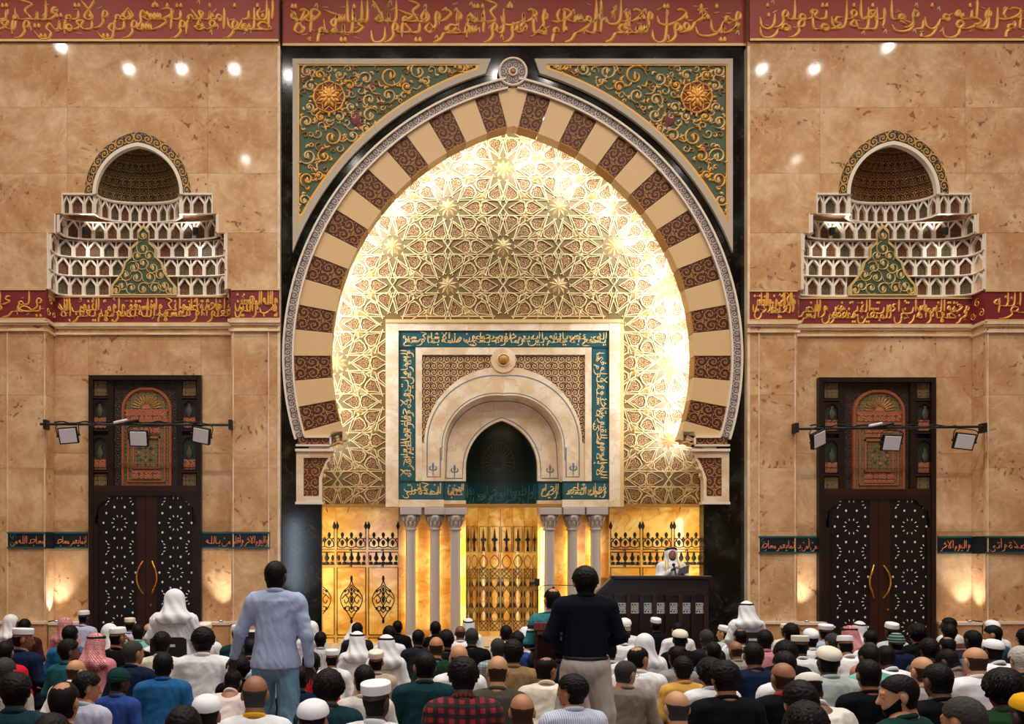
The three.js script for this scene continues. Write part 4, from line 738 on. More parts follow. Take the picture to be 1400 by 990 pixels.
    ln([-1, 720], [1, 720], [1, 755], [-1, 755], [-1, 720]);
    for (const [x, y, a, b] of [[0, 738, 0.055, 0.36], [0, 738, 0.085, 0.1], [0, 752.5, 0.1, 0.04], [0, 750, 0.075, 0.09], [-0.45, 738, 0.05, 0.05], [0.45, 738, 0.05, 0.05]]) st.push(diamond(X + x * hw, Y(y), a * 0.9, b));
    ln([0, 723], [0, 753]); cv([0, 759], [-0.55, 762], [-0.95, 768], [-0.5, 775], [0, 777]); cv([0, 759], [0.55, 762], [0.95, 768], [0.5, 775], [0, 777]);
    for (const y0 of [778, 849]) { ln([-1, y0], [1, y0], [1, y0 + 13], [-1, y0 + 13], [-1, y0]); ln([-1, y0], [1, y0 + 13]); ln([1, y0], [-1, y0 + 13]); ln([-1, y0 + 6.5], [0, y0], [1, y0 + 6.5], [0, y0 + 13], [-1, y0 + 6.5]); }
    ln([-1, 791], [-1, 849]); ln([1, 791], [1, 849]);
    for (const y0 of [791, 820]) { for (const s of [-1, 1]) { cv([s * 0.7, y0], [s * 0.55, y0 + 8], [-s * 0.1, y0 + 14], [-s * 0.75, y0 + 22], [-s * 0.5, y0 + 29]); cv([s * 1, y0 + 3], [s * 0.5, y0 + 12], [s * 0.95, y0 + 20]); st.push(diamond(X + s * 0.8 * hw, Y(y0 + 8), 0.03, 0.09)); st.push(diamond(X + s * 0.8 * hw, Y(y0 + 22), 0.03, 0.09)); } }
    mesh('inlay', bend(ribbons(st, 0.003, false)), M.iron, T);
  }
  const bb = new THREE.CylinderGeometry(r2 - 0.02, r2 - 0.02, 0.2, 28, 1, true, Math.PI / 2, Math.PI); bb.translate(cx, 0.1, ZN); mesh('base_course', bb, ds(M.pale), T);
}

// ------------------------------------------------------------------ six grey columns
{
  const H0 = PY(693.5, ZM);
  const build = (t) => {
    const shaft = lathe([[0.1, 0.3], [0.097, 0.5], [0.094, 1.4], [0.09, H0 - 0.42]], 24), base = lathe([[0, 0], [0.19, 0], [0.19, 0.12], [0.15, 0.16], [0.16, 0.21], [0.13, 0.26], [0.1, 0.3]], 24);
    mesh('shaft', shaft, M.column, t); mesh('base', base, M.column, t);
    const cap = lathe([[0.09, H0 - 0.43], [0.115, H0 - 0.42], [0.115, H0 - 0.4], [0.095, H0 - 0.385], [0.11, H0 - 0.3], [0.15, H0 - 0.2], [0.175, H0 - 0.15], [0, H0 - 0.15]], 24);
    mesh('capital', cap, M.column, t);
    for (let row = 0; row < 2; row++) for (let k = 0; k < 10; k++) { const a = (k + row * 0.5) * Math.PI / 5, r = row ? 0.155 : 0.125, y = H0 - (row ? 0.22 : 0.31), g = new THREE.SphereGeometry(0.032, 8, 6); g.scale(0.9, 1.7, 0.5); g.rotateX(0.35); g.translate(0, y, r); g.rotateY(a); mesh('leaf', g, M.column, t); }
    // added strip hidden behind the shaft, standing in for the glow of backlit onyx
    const lamp = new THREE.Group(); lamp.name = 'added_lamp_strip'; lamp.position.set(0, 0, 0); t.add(lamp);
    mesh('tube', new RoundedBoxGeometry(0.045, 1.9, 0.012, 1, 0.004).translate(0, 1.35, -0.102), mat({ color: 0xffffff, emissive: C_ONYX, emissiveIntensity: 3 }), lamp);
    const l = new THREE.RectAreaLight(C_ONYX, L_ONYX * 0.55, 0.045, 1.9); l.name = 'glow'; l.position.set(0, 1.35, -0.112); lamp.add(l);
    mesh('abacus', new RoundedBoxGeometry(0.4, 0.13, 0.36, 2, 0.012).translate(0, H0 - 0.077, 0), M.column, t);
  };
  const first = thing('marble_column', '', 'column', 'grey marble columns of the mihrab'); build(first);
  const where = [['outermost', 561.5, ZM - 0.1], ['middle', 594.5, ZM - 0.1], ['innermost', 622.5, ZN + 0.25], ['innermost', 751, ZN + 0.25], ['middle', 782.5, ZM - 0.1], ['outermost', 814, ZM - 0.1]];
  where.forEach(([w, px, z], i) => {
    let c = first; if (i) { c = first.clone(); c.name = numbered('marble_column'); c.userData = { ...first.userData }; scene.add(c); }
    c.position.set(PX(px, z), 0, z); if (z !== ZM - 0.1) { c.scale.y = PY(694, z) / H0; c.getObjectByName('added_lamp_strip').rotation.y = px < 686 ? -0.75 : 0.75; c.getObjectByName('glow').intensity = L_ONYX * 1.1; }
    c.userData.label = 'grey marble column, ' + w + ' of three ' + (i < 3 ? 'on the mihrab side away from the pulpit' : 'on the pulpit side of the mihrab');
  });
}

// ------------------------------------------------------------------ onyx screens with black ironwork
for (const mir of [false, true]) {
  const T = thing('onyx_screen', mir ? 'bright yellow onyx panels with black iron tracery behind the pulpit' : 'bright yellow onyx panels with black medallions beside the mihrab, away from the pulpit', 'panel');
  const z = ZG, u = 1 / S(z);
  const cols = mir ? [[835, 875], [879, 918], [922, 958]] : [[418, 457], [461, 500], [504, 544]], top = mir ? 693 : 692;
  for (const [a, b] of mir ? [[833, 877], [877, 920], [920, 990]] : [[400, 459], [459, 502], [502, 545]]) for (const [c, d] of [[top, 752], [752, 775], [775, 870], [870, FP(z)]]) mesh('onyx_slab', metreUV(pbox(a + 0.12, c + 0.12, b - 0.12, d - 0.12, z, 0.06), rr(0, 2), rr(0, 2)), M.onyx, T);
  for (const [a, b] of cols) {
    const st = [], lw = 1.3 * u, q = ([x, y]) => [PX(x, z), PY(y, z)], ln = (...p) => st.push({ pts: p.map(q), w: lw, taper: 0, smooth: false }), cv = (...p) => st.push({ pts: p.map(q), w: lw, taper: 0 }), dm = (x, y, w, h) => st.push(diamond(PX(x, z), PY(y, z), w * u, h * u));
    const c = (a + b) / 2, w = b - a;
    ln([a, 718], [a, 751], [b, 751], [b, 718]); for (const x of [a, b]) { dm(x, 719.5, 5, 8); dm(x, 715.5, 2, 5); }
    for (let k = -1; k <= 1; k++) { const x = c + k * w * 0.32, s = w * 0.16; cv([x - s, 747], [x, 749], [x + s, 747]); cv([x - s, 747], [x - s * 0.9, 741], [x, 735.5], [x + s * 0.9, 741], [x + s, 747]); dm(x, 742, 5.5, 7); dm(x, 731.5, 5, 7); ln([x, 735], [x, 728]); ln([x, 742], [x, 747]); if (k < 1) dm(x + s, 738, 4.5, 7); }
    cv([a, 738], [c - w * 0.45, 736], [c - w * 0.4, 741]); cv([b, 738], [c + w * 0.45, 736], [c + w * 0.4, 741]);
    ln([a, 755], [b, 755], [b, 772], [a, 772], [a, 755]);
    for (let k = -1; k <= 1; k++) { const x = c + k * w * 0.24; dm(x, 763, 7, 8); dm(x, 758, 3.5, 6); dm(x, 770, 8, 4); ln([x, 757], [x, 771]); } for (const s of [-1, 1]) { dm(c + s * w * 0.44, 763, 4, 8); dm(c + s * w * 0.42, 770, 6, 4); dm(c + s * w * 0.12, 770, 5, 3); }
    ln([a, 868], [a, 776], [b, 776], [b, 868], [a, 868]); ln([a, 905], [a, 872], [b, 872], [b, 905]);
    cv([c - 3, 753], [c, 752], [c, 755]); cv([c - 3, 774.5], [c, 773], [c, 776]);
    // pointed medallion
    for (const s of [-1, 1]) {
      cv([c, 793], [c + s * 3, 801], [c + s * 10, 808], [c + s * 15, 818], [c + s * 12, 829], [c + s * 5, 838], [c, 847]);
      cv([c + s * 13.5, 819], [c + s * 8, 814], [c + s * 4, 820], [c + s * 8, 825], [c + s * 10, 820]); cv([c + s * 9, 809], [c + s * 4, 806], [c + s * 5, 812], [c + s * 9, 813]); cv([c + s * 10, 831], [c + s * 4, 829], [c + s * 4, 835], [c + s * 9, 834]);
      cv([c, 800], [c + s * 3.5, 806], [c, 813]); cv([c, 813], [c + s * 4, 820], [c, 828]); cv([c, 828], [c + s * 3, 833], [c, 838]); dm(c + s * 9, 808, 4, 4); dm(c + s * 9, 832, 4, 4);
    }
    for (const [y, ww, hh] of [[791, 4, 8], [806, 4, 6], [812, 4, 5], [820, 5, 9], [831, 4, 6], [849.5, 4, 6]]) dm(c, y, ww, hh); ln([c, 790], [c, 796]); ln([c, 844], [c, 851]);
    const g = ribbons(st, 0.008, false); g.translate(0, 0, z + 0.001); mesh('ironwork', g, M.iron, T);
  }
  mesh('plinth', pbox(mir ? 833 : 400, 879, mir ? 990 : 545, FP(z), z + 0.05, 0.1), M.pale, T);
}

// ================================================================== MUQARNAS NICHES over the doors
function strip(A, B, z, uLen) {                                      // flat band between two equal point lists (px), uv along it
  const pos = [], uv = [], idx = []; let L = 0;
  A.forEach((a, i) => { const b = B[i]; if (i) L += Math.hypot(a[0] - A[i - 1][0], a[1] - A[i - 1][1]) / S(z); pos.push(PX(a[0], z), PY(a[1], z), z, PX(b[0], z), PY(b[1], z), z); uv.push(L / uLen, 1, L / uLen, 0); if (i) { const o = i * 2; idx.push(o - 2, o - 1, o, o, o - 1, o + 1); } });
  const g = new THREE.BufferGeometry(); g.setAttribute('position', new THREE.Float32BufferAttribute(pos, 3)); g.setAttribute('uv', new THREE.Float32BufferAttribute(uv, 2)); g.setIndex(idx); g.computeVertexNormals(); return g;
}
const cellCache = new Map();
function cellGeo(w, h) {
  const key = Math.round(w * 200) + '_' + Math.round(h * 200);
  if (!cellCache.has(key)) {
    w = Math.round(w * 200) / 200; h = Math.round(h * 200) / 200;
    const v = (x, y) => new THREE.Vector2(x * w, y * h);
    const fr = prism([v(-0.5, 0), v(0.5, 0), v(0.5, 1), v(-0.5, 1)], 0, 0.05, [[v(-0.37, 0.03), v(0.37, 0.03), v(0.37, 0.52), v(0, 0.88), v(-0.37, 0.52)], [v(-0.465, 0.62), v(-0.1, 0.97), v(-0.465, 0.97)], [v(0.465, 0.62), v(0.465, 0.97), v(0.1, 0.97)]]);
    cellCache.set(key, [fr, metreUV(new THREE.BoxGeometry(w * 0.98, h * 0.98, 0.01).translate(0, h / 2, -0.055))]);
  }
  return cellCache.get(key);
}
for (const k of ['L', 'R']) {
  const n = niche[k], sc = k === 'L' ? 1 : 1.03, T = thing('muqarnas_niche', k === 'L' ? 'white honeycomb vault with darker green floral dome over the door away from the pulpit' : 'white honeycomb vault with reddish floral dome over the door on the pulpit side', 'vault');
  const D = 0.38, c = n.c, u = 1 / S(0), X0 = PX(c, 0), ys = [265, 292, 317.5, 342, 368, 395.5].map((y) => PY(y, 0));
  const cell = (x, y, z, turn, w, h, m) => { const [f, i] = cellGeo(w, h), g = new THREE.Group(); g.name = 'cell'; g.position.set(x, y, z); g.rotation.y = turn; T.add(g); mesh('frame', f, M.white, g); mesh('inset', i, m, g); };
  const plan = (W, dep, p) => { const o = []; for (let i = 0; i <= 60; i++) { const a = Math.PI * i / 60, cs = Math.cos(a), sn = Math.sin(a); o.push([-W * Math.sign(cs) * Math.pow(Math.abs(cs), 2 / p), -dep * Math.pow(sn, 2 / p)]); } return o; };
  const along = (pts, N) => { const L = [0]; for (let i = 1; i < pts.length; i++) L.push(L[i - 1] + Math.hypot(pts[i][0] - pts[i - 1][0], pts[i][1] - pts[i - 1][1])); const tot = L[L.length - 1]; const at = (s) => { let i = 1; while (i < L.length - 1 && L[i] < s) i++; const t = (s - L[i - 1]) / (L[i] - L[i - 1] || 1); return [pts[i - 1][0] + (pts[i][0] - pts[i - 1][0]) * t, pts[i - 1][1] + (pts[i][1] - pts[i - 1][1]) * t]; }; return { at, tot, step: tot / N }; };
  const halfPanel = [0, 0, 9, 22, 38];
  const tiers = [[57, 0.4, 2.4, 11], [107, 0.36, 4, 14], [118, D, 5, 14], [119, D, 6, 15], [119, D, 7, 15]];
  tiers.forEach(([w, dep, p, N], t) => {
    const W = (w * sc + (t ? 0 : 0)) * u, P = plan(W, dep, p), A = along(P, N), h = ys[t] - ys[t + 1];
    for (let i = 0; i < N; i++) {
      const a = A.at(A.step * i), b = A.at(A.step * (i + 1)), x = (a[0] + b[0]) / 2, z = (a[1] + b[1]) / 2, wd = Math.hypot(b[0] - a[0], b[1] - a[1]);
      if (t && Math.abs(x) < halfPanel[t] * u * 1.02) continue;
      cell(X0 + x, ys[t + 1], z - 0.005, Math.atan2(-(b[1] - a[1]), b[0] - a[0]), wd * 1.0, h * 0.97, (i * 7 + t * 3) % 5 < 3 ? M.cellRed : M.cellOlive);
    }
    const tb = tube(P.filter((_, i) => i % 3 === 0).map(([x, z]) => [X0 + x, ys[t + 1] - 0.004, z + 0.012]), 0.016, 6, 60); mesh('shelf', tb, M.white, T);
    if (!t) mesh('shelf', tube(P.filter((_, i) => i % 3 === 0).map(([x, z]) => [X0 + x, ys[0] - 0.01, z + 0.012]), 0.026, 6, 60), M.white, T);
  });
  for (const s of [-1, 1]) {                                         // flat wings beside the dome
    for (const [x, w] of [[97.5, 9], [83, 19], [67, 12]]) cell(X0 + s * x * sc * u, ys[1], -0.012, 0, w * sc * u, (ys[0] - ys[1]) * 0.97, rnd() < 0.5 ? M.cellRed : M.cellOlive);
    mesh('shelf', box(X0 + s * 58 * sc * u, X0 + s * 103 * sc * u, ys[0] - 0.02, ys[0] + 0.012, -0.1, 0.012), M.white, T);
    const st = n.steps; for (let i = 0; i < 3; i++) { const xx = s < 0 ? st[i][0] : st[i][1]; mesh('edge_rib', box(PX(xx, 0) - 0.012, PX(xx, 0) + 0.012, PY(Math.min(st[i][3], 395), 0), PY(st[i][2], 0), -0.06, 0.008), M.white, T); mesh('cheek', box(PX(xx, 0) + (s < 0 ? -0.03 : 0), PX(xx, 0) + (s < 0 ? 0 : 0.03), PY(st[i][3], 0), PY(st[i][2], 0), -0.5, -0.06), M.marbleMatt, T); }
  }
  mesh('back', box(PX(n.steps[2][0], 0), PX(n.steps[2][1], 0), PY(404, 0), PY(262, 0), -0.56, -0.5), M.marbleMatt, T);
  mesh('soffit', box(PX(n.steps[2][0], 0), PX(n.steps[2][1], 0), PY(398, 0), PY(395.5, 0), -0.52, -D + 0.03), M.pale, T);
  // dome
  const yS = ys[0], yA = PY(n.top + 19.5, 0), W = 57.5 * sc * u, pos = [], uv = [], idx = [], nu = 28, nv = 16, hh = n.spring - n.top - 19.5, hw = 57.5 * sc, r = (hw * hw + hh * hh) / (2 * hw);
  for (let j = 0; j <= nv; j++) for (let i = 0; i <= nu; i++) { const t = j / nv, y = t * hh, half = Math.max(0, Math.sqrt(Math.max(0, r * r - y * y)) - (r - hw)) * u, a = Math.PI * i / nu; pos.push(X0 - half * Math.cos(a), yS + y * u, -0.4 * (half / W) * Math.sin(a)); uv.push(i / nu * 2, t); if (i < nu && j < nv) { const o = j * (nu + 1) + i; idx.push(o, o + 1, o + nu + 1, o + 1, o + nu + 2, o + nu + 1); } }
  const g = new THREE.BufferGeometry(); g.setAttribute('position', new THREE.Float32BufferAttribute(pos, 3)); g.setAttribute('uv', new THREE.Float32BufferAttribute(uv, 2)); g.setIndex(idx); g.computeVertexNormals();
  mesh('dome', g, mat({ ...ornament(512, 256, k === 'L' ? hex(0x2a2a1e) : hex(0x3e2415), hex(0xc89a5c), k === 'L' ? hex(0x3c5a4a) : hex(0x7a3a22), [14, 7], 4, 1, 1), bumpScale: 0.012, roughness: 0.36, metalness: 0.6, side: THREE.DoubleSide }), T);
  const a1 = pointedArch(c, n.top, 265, n.half), a2 = pointedArch(c, n.top + 14.5, 265, 62 * sc), a3 = pointedArch(c, n.top + 19.5, 265, 57.5 * sc);
  mesh('floral_border', strip(a1, a2, 0.012, 0.9), (() => { const m = M.floral.clone(); m.side = THREE.DoubleSide; return m; })(), T);
  mesh('floral_backing', pprism([...a1, ...a2.slice().reverse()], 0.01, 0.05), M.giltDark, T);
  mesh('dome_rim', pprism([...a2, ...a3.slice().reverse()], 0.03, 0.1), M.white, T);
  // little lamps standing in the second tier
  for (const s of [-1, 1]) {
    const lx = X0 + s * 76 * sc * u, ly = ys[2] + 0.012, lz = -0.16, lamp = new THREE.Group(); lamp.name = 'niche_lamp'; lamp.position.set(lx, ly, lz); T.add(lamp);
    mesh('housing', lathe([[0, 0], [0.045, 0], [0.05, 0.12], [0.042, 0.12], [0.04, 0.1], [0, 0.1]], 16), M.black, lamp);
    const le = new THREE.CylinderGeometry(0.038, 0.038, 0.006, 16); le.translate(0, 0.105, 0); mesh('lens', le, mat({ color: 0xffffff, emissive: C_UP, emissiveIntensity: 6 }), lamp);
    const l = new THREE.SpotLight(C_UP, L_NICHE, 0, 70 * R, 1); l.name = 'beam'; l.position.set(0, 0.125, 0); l.target.position.set(-s * 0.75, 1.1, -0.12); l.castShadow = true; l.shadow.radius = 1.5; lamp.add(l); lamp.add(l.target);
    const d = new THREE.SpotLight(C_UP, L_NICHE * 0.5, 0, 75 * R, 1); d.name = 'down_beam'; d.position.set(0, -0.02, 0.1); d.target.position.set(s * 0.05, -1, -0.25); d.castShadow = true; d.shadow.radius = 1.5; lamp.add(d); lamp.add(d.target);
  }
  // stepped green panel in front of the cells
  const zp = -D + 0.05, cp = PPX + (c - PPX) * S(zp) / S(0), st2 = [[0, 307], [8, 315], [8, 330], [17, 338], [17, 350], [26, 358], [30, 372], [38, 383], [45.5, 392], [45.5, 404]];
  const o = [...st2.map(([x, y]) => [cp + x * sc, y]), ...st2.slice(1).reverse().map(([x, y]) => [cp - x * sc, y])], cy = 375, inn = o.map(([x, y]) => [cp + (x - cp) * 0.9, cy + (y - cy) * 0.93]);
  mesh('panel_frame', pprism(o, zp + 0.02, 0.05, [inn]), mat({ color: 0xcdb070, roughness: 0.45 }), T);
  mesh('panel_ground', pprism(o, zp, 0.03), M.green, T);
  for (const [x, y, rr3] of [[0, 322, 5], [0, 340, 8], [8, 350, 6], [0, 360, 8], [13, 366, 7], [24, 376, 7], [9, 379, 8], [0, 395, 7], [16, 394, 7], [29, 391, 7], [37, 397, 5]]) for (const s of x ? [-1, 1] : [1]) {
    const q = ribbons([{ pts: spiral(cp + s * x * sc, -y, rr3 * 1.3, 1 + y, 1.3, s).map(([a, b]) => [PX(a, zp), PY(-b, zp)]), w: 0.022 }, diamond(PX(cp + s * x * sc, zp), PY(y, zp), 0.06, 0.09)], 0.012); q.translate(0, 0, zp + 0.001); mesh('scroll', q, M.giltPale, T);
  }
}

// ================================================================== DOORS
for (const k of ['L', 'R']) {
  const w = WING[k], T = new THREE.Group(), z = ZR, fx = (x) => w.d0 + (x - 121) / 154 * (w.d1 - w.d0), fy = (y) => w.dt + (y - 513) * (k === 'L' ? 1 : 1.01);
  T.name = k === 'L' ? 'door_1' : 'door_2'; scene.add(T); T.userData = { kind: 'structure', category: 'door', label: 'dark carved double door with pearl star inlay and arched transom panel, ' + (k === 'L' ? 'away from the pulpit' : 'on the pulpit side') };
  const b = (name, x0, y0, x1, y1, zz, d, m, par = T) => mesh(name, metreUV(pbox(fx(x0), fy(y0), fx(x1), fy(y1), zz, d)), m, par);
  const fl = 513 + (FP(z) - w.dt) / (k === 'L' ? 1 : 1.01);
  b('backing', 121, 513, 275, fl, z - 0.04, 0.04, M.woodDark);
  b('jamb', 121, 513, 127, fl, z + 0.1, 0.12, M.wood); b('jamb', 269, 513, 275, fl, z + 0.1, 0.12, M.wood); b('lintel', 127, 513, 269, 519, z + 0.12, 0.14, M.wood);
  b('transom_rail', 127, 664, 269, 672, z + 0.08, 0.1, M.woodRed);
  b('mullion', 147, 519, 155, 664, z + 0.05, 0.08, M.wood); b('mullion', 241, 519, 249, 664, z + 0.05, 0.08, M.wood);
  b('transom_field', 155, 519, 241, 664, z, 0.03, mat({ ...ornament(128, 128, hex(0x1c110b), hex(0x3a2a18), hex(0x2a2014), [4, 4], 6, 1 / 0.4, 1 / 0.4), bumpScale: 0.004, roughness: 0.45 }));
  // arched panel
  const ap = pointedArch(200, 530, 560, 34, 8).map(([x, y]) => [fx(x), fy(y)]), full = [[fx(166), fy(666)], ...ap, [fx(234), fy(666)]], inn = full.map(([x, y]) => [fx(200) + (x - fx(200)) * 0.91, fy(598) + (y - fy(598)) * 0.955]);
  mesh('arch_frame', pprism(full, z + 0.06, 0.06, [inn]), mat({ color: 0x9c5234, roughness: 0.45 }), T);
  const olive = mat({ ...ornament(128, 128, hex(0x3a3a26), hex(0x8a7344), hex(0x9a5a3a), [5, 5], 5, 1 / 0.35, 1 / 0.35), bumpScale: 0.004, roughness: 0.5 }), terra = mat({ ...ornament(128, 64, hex(0x5a3a24), hex(0xb86844), hex(0xb86844), [5, 2], 6, 1 / 0.4, 1 / 0.2), bumpScale: 0.004, roughness: 0.5 });
  mesh('arch_field', pprism(inn, z + 0.03, 0.03), olive, T);
  for (let i = 0; i < 13; i++) { const a = (i + 0.5) / 13 * Math.PI, g = ribbons([{ pts: [[8, 0], [21, 0]].map(([r]) => [PX(fx(200 + r * Math.cos(a)), z + 0.03), PY(fy(559 - r * Math.sin(a) * 0.95), z + 0.03)]), w: 0.03, taper: 3 }], 0.006); g.translate(0, 0, z + 0.031); mesh('sun_ray', g, M.giltDark, T); }
  { const g = new THREE.CircleGeometry(6 / S(z), 16, 0, Math.PI); g.translate(PX(fx(200), z + 0.03), PY(fy(559), z + 0.03), z + 0.034); mesh('sun_disc', g, mat({ color: 0xb86844 }), T); }
  const terraFlat = mat({ color: 0xa85c3a, roughness: 0.5 });
  for (const [a, c, d, e, m] of [[170, 560, 230, 563, terraFlat], [170, 574, 230, 577, terraFlat], [172, 563, 228, 574, terra], [182, 584, 218, 594, terra], [180, 643, 220, 656, terra]]) b('field_strip', a, c, d, e, z + 0.045, 0.02, m);
  for (const x of [176, 224]) { const g = ribbons(Array.from({ length: 4 }, (_, i) => ({ pts: [[PX(fx(x), z) + 0.05 * Math.cos(i * Math.PI / 4), PY(fy(568.5), z) + 0.05 * Math.sin(i * Math.PI / 4)], [PX(fx(x), z) - 0.05 * Math.cos(i * Math.PI / 4), PY(fy(568.5), z) - 0.05 * Math.sin(i * Math.PI / 4)]], w: 0.02 })), 0.004); g.translate(0, 0, z + 0.047); mesh('star', g, M.giltDark, T); }
  for (const [x0, y0, x1, y1, t] of [[181, 597, 219, 641, 2.2], [174, 580, 226, 659, 1.6]]) for (const [p, q, r, s] of [[x0, y0, x1, y0 + t], [x0, y1 - t, x1, y1], [x0, y0, x0 + t, y1], [x1 - t, y0, x1, y1]]) b('field_rim', p, q, r, s, z + 0.05, 0.02, terraFlat);
  for (let i = 0; i < 8; i++) { const a = i * Math.PI / 4, g = new THREE.SphereGeometry(0.03, 8, 6); g.scale(0.8, 1.2, 0.3); g.translate(PX(fx(200 + 10 * Math.cos(a)), z), PY(fy(620 + 11 * Math.sin(a)), z), z + 0.034); mesh('medallion_petal', g, i % 2 ? M.green : terraFlat, T); }
  // side panels with little vase niches
  for (const cxp of [137, 259]) {
    for (const [y0, y1] of [[521, 541], [648, 664]]) b('carved_panel', cxp - 9, y0, cxp + 9, y1, z + 0.03, 0.03, olive);
    for (const y of [543.5, 588, 645]) b('ledge', cxp - 11, y - 1.2, cxp + 11, y + 1.2, z + 0.07, 0.08, M.woodRed);
    for (const [y0, y1] of [[549, 585], [598, 642]]) {
      const arch = pointedArch(cxp, y0, y0 + 9, 8.5, 6).map(([x, y]) => [fx(x), fy(y)]), hole = [[fx(cxp - 8.5), fy(y1)], ...arch, [fx(cxp + 8.5), fy(y1)]];
      mesh('niche_frame', pprism([[fx(cxp - 10), fy(y0 - 3)], [fx(cxp + 10), fy(y0 - 3)], [fx(cxp + 10), fy(y1 + 1)], [fx(cxp - 10), fy(y1 + 1)]], z + 0.05, 0.05, [hole]), M.woodDark, T);
      mesh('niche_ground', pprism(hole, z + 0.015, 0.02), mat({ color: 0x1f2a22, roughness: 0.5 }), T);
      b('niche_dado', cxp - 8, y1 - 14, cxp + 8, y1, z + 0.03, 0.02, terra);
      const v = lathe([[0, 0], [0.03, 0], [0.045, 0.05], [0.06, 0.1], [0.04, 0.16], [0.02, 0.2], [0.035, 0.24]], 12); v.scale(1, 1, 0.35); v.translate(PX(fx(cxp), z), PY(fy(y1 - 14), z), z + 0.03); mesh('vase', v, mat({ color: 0x4a4630, roughness: 0.45 }), T);
    }
  }
  // two leaves
  const stars = (cx0, par) => {
    const st = [], q = (x, y, a, b2) => { if (y > 679 && fy(y) < FP(z) - 4) st.push(diamond(PX(fx(x), z + 0.05), PY(fy(y), z + 0.05), a, b2)); };
    for (let p = -1; p < 4; p++) {
      const y = 715 + 68 * p;
      for (const [dx, dy] of [[7, -21.5], [18, -13.3], [22, 0], [18, 13], [7, 21]]) for (const s of [-1, 1]) q(cx0 + s * dx, y + dy, 0.038, 0.04);
      const petal = (X, Y, a) => { if (Y > 679 && fy(Y) < FP(z) - 4) st.push({ pts: [[PX(fx(X), z + 0.05) - 0.02 * Math.cos(a), PY(fy(Y), z + 0.05) - 0.02 * Math.sin(a)], [PX(fx(X), z + 0.05) + 0.02 * Math.cos(a), PY(fy(Y), z + 0.05) + 0.02 * Math.sin(a)]], w: 0.02, taper: 2 }); };
      for (let i = 0; i < 10; i++) { const a = i * Math.PI / 5 + 0.001; petal(cx0 + 9.5 * Math.cos(a), y - 9.5 * Math.sin(a), a); }
      for (const s of [-1, 1]) { petal(cx0 + s * 3, y + 34, Math.PI / 2); for (const a of [-0.9, -0.45, 0, 0.45, 0.9]) petal(cx0 + s * (24 - 9.5 * Math.cos(a)), y + 34 + 11 * Math.sin(a), a); }
    }
    const g = ribbons(st, 0.003, false); g.translate(0, 0, z + 0.051); const m = mesh('pearl_inlay', g, M.pearl, par); m.userData.kind = 'stuff';
  };
  for (const s of [-1, 1]) {
    const leaf = new THREE.Group(); leaf.name = 'leaf'; T.add(leaf);
    const x0 = s < 0 ? 134 : 199.4, x1 = s < 0 ? 198.8 : 263, fieldC = s < 0 ? 163.4 : 240, st0 = s < 0 ? 187.5 : 199.4, st1 = s < 0 ? 198.8 : 214;
    b('stile', st0, 674, st1, fl, z + 0.06, 0.08, M.woodRed, leaf);
    b('field', x0, 674, x1, fl, z + 0.05, 0.06, mat({ color: 0x0e0d0f, roughness: 0.35 }), leaf);
    for (const [p, q] of [[fieldC - 26, fieldC - 24.6], [fieldC + 24.6, fieldC + 26]]) b('bead', p, 680, q, fl, z + 0.058, 0.02, M.wood, leaf);
    stars(fieldC, leaf);
    const hx = s < 0 ? 194.5 : 207, e = s < 0 ? -1 : 1, pts = []; for (let i = 0; i <= 10; i++) { const t = i / 10; pts.push([PX(fx(hx + e * 7.5 * Math.sin(Math.PI * t)), z + 0.1), PY(fy(767.5 + 44.5 * t), z + 0.1), z + 0.06 + 0.05 * Math.min(1, 6 * Math.min(t, 1 - t))]); }
    mesh('handle', tube(pts, 0.017, 8, 30), M.brass, leaf);
    // lobed head of the opening
    const X = (x) => (s < 0 ? x : 397.2 - x);
    mesh('lobed_head', pprism([[127, 672], [198.6, 672], [198.6, 678], [152, 678], [147, 680], [145, 685], [139, 687], [136, 692], [133, 694], [132, 704], [130, 706], [130, 716], [127, 718]].map(([x, y]) => [fx(X(x)), fy(y)]), z + 0.085, 0.03), M.wood, T);
    b('jamb_panel', s < 0 ? 127 : 263, 716, s < 0 ? 134 : 269, fl, z + 0.08, 0.09, M.wood);
  }
  { const g = new THREE.CylinderGeometry(0.018, 0.018, 0.03, 12); g.rotateX(Math.PI / 2); g.translate(PX(fx(208), z), PY(fy(827), z), z + 0.07); mesh('lock', g, M.brass, T); }

  // ---------------------------------------------------------------- lighting bar with three panel floodlights in front of the recess
  const zb = 0.12, B = thing('lighting_bar', 'black bar carrying three panel floodlights across the door ' + (k === 'L' ? 'away from the pulpit' : 'on the pulpit side'), 'light bar');
  const [bx0, bx1, by, fls] = k === 'L' ? [55, 317, 580.5, [[95, 596, 0.12, -6], [191, 600, 0, 2], [276.5, 596, -0.25, 14]]] : [1087, 1347, 585, [[1116.5, 601, 0.5, -24], [1216, 606, 0, 3], [1315.5, 604, -0.2, 8]]];
  const bar = new THREE.CylinderGeometry(0.022, 0.022, PX(bx1, zb) - PX(bx0, zb), 12); bar.rotateZ(Math.PI / 2 + (k === 'L' ? -0.004 : 0.012)); bar.translate((PX(bx0, zb) + PX(bx1, zb)) / 2, PY(by, zb), zb); mesh('bar', bar, M.black, B);
  for (const x of k === 'L' ? [62, 315] : [1089, 1346]) mesh('wall_bracket', box(PX(x, zb) - 0.03, PX(x, zb) + 0.03, PY(by, zb) - 0.08, PY(by, zb) + 0.08, 0, zb + 0.03), M.black, B);
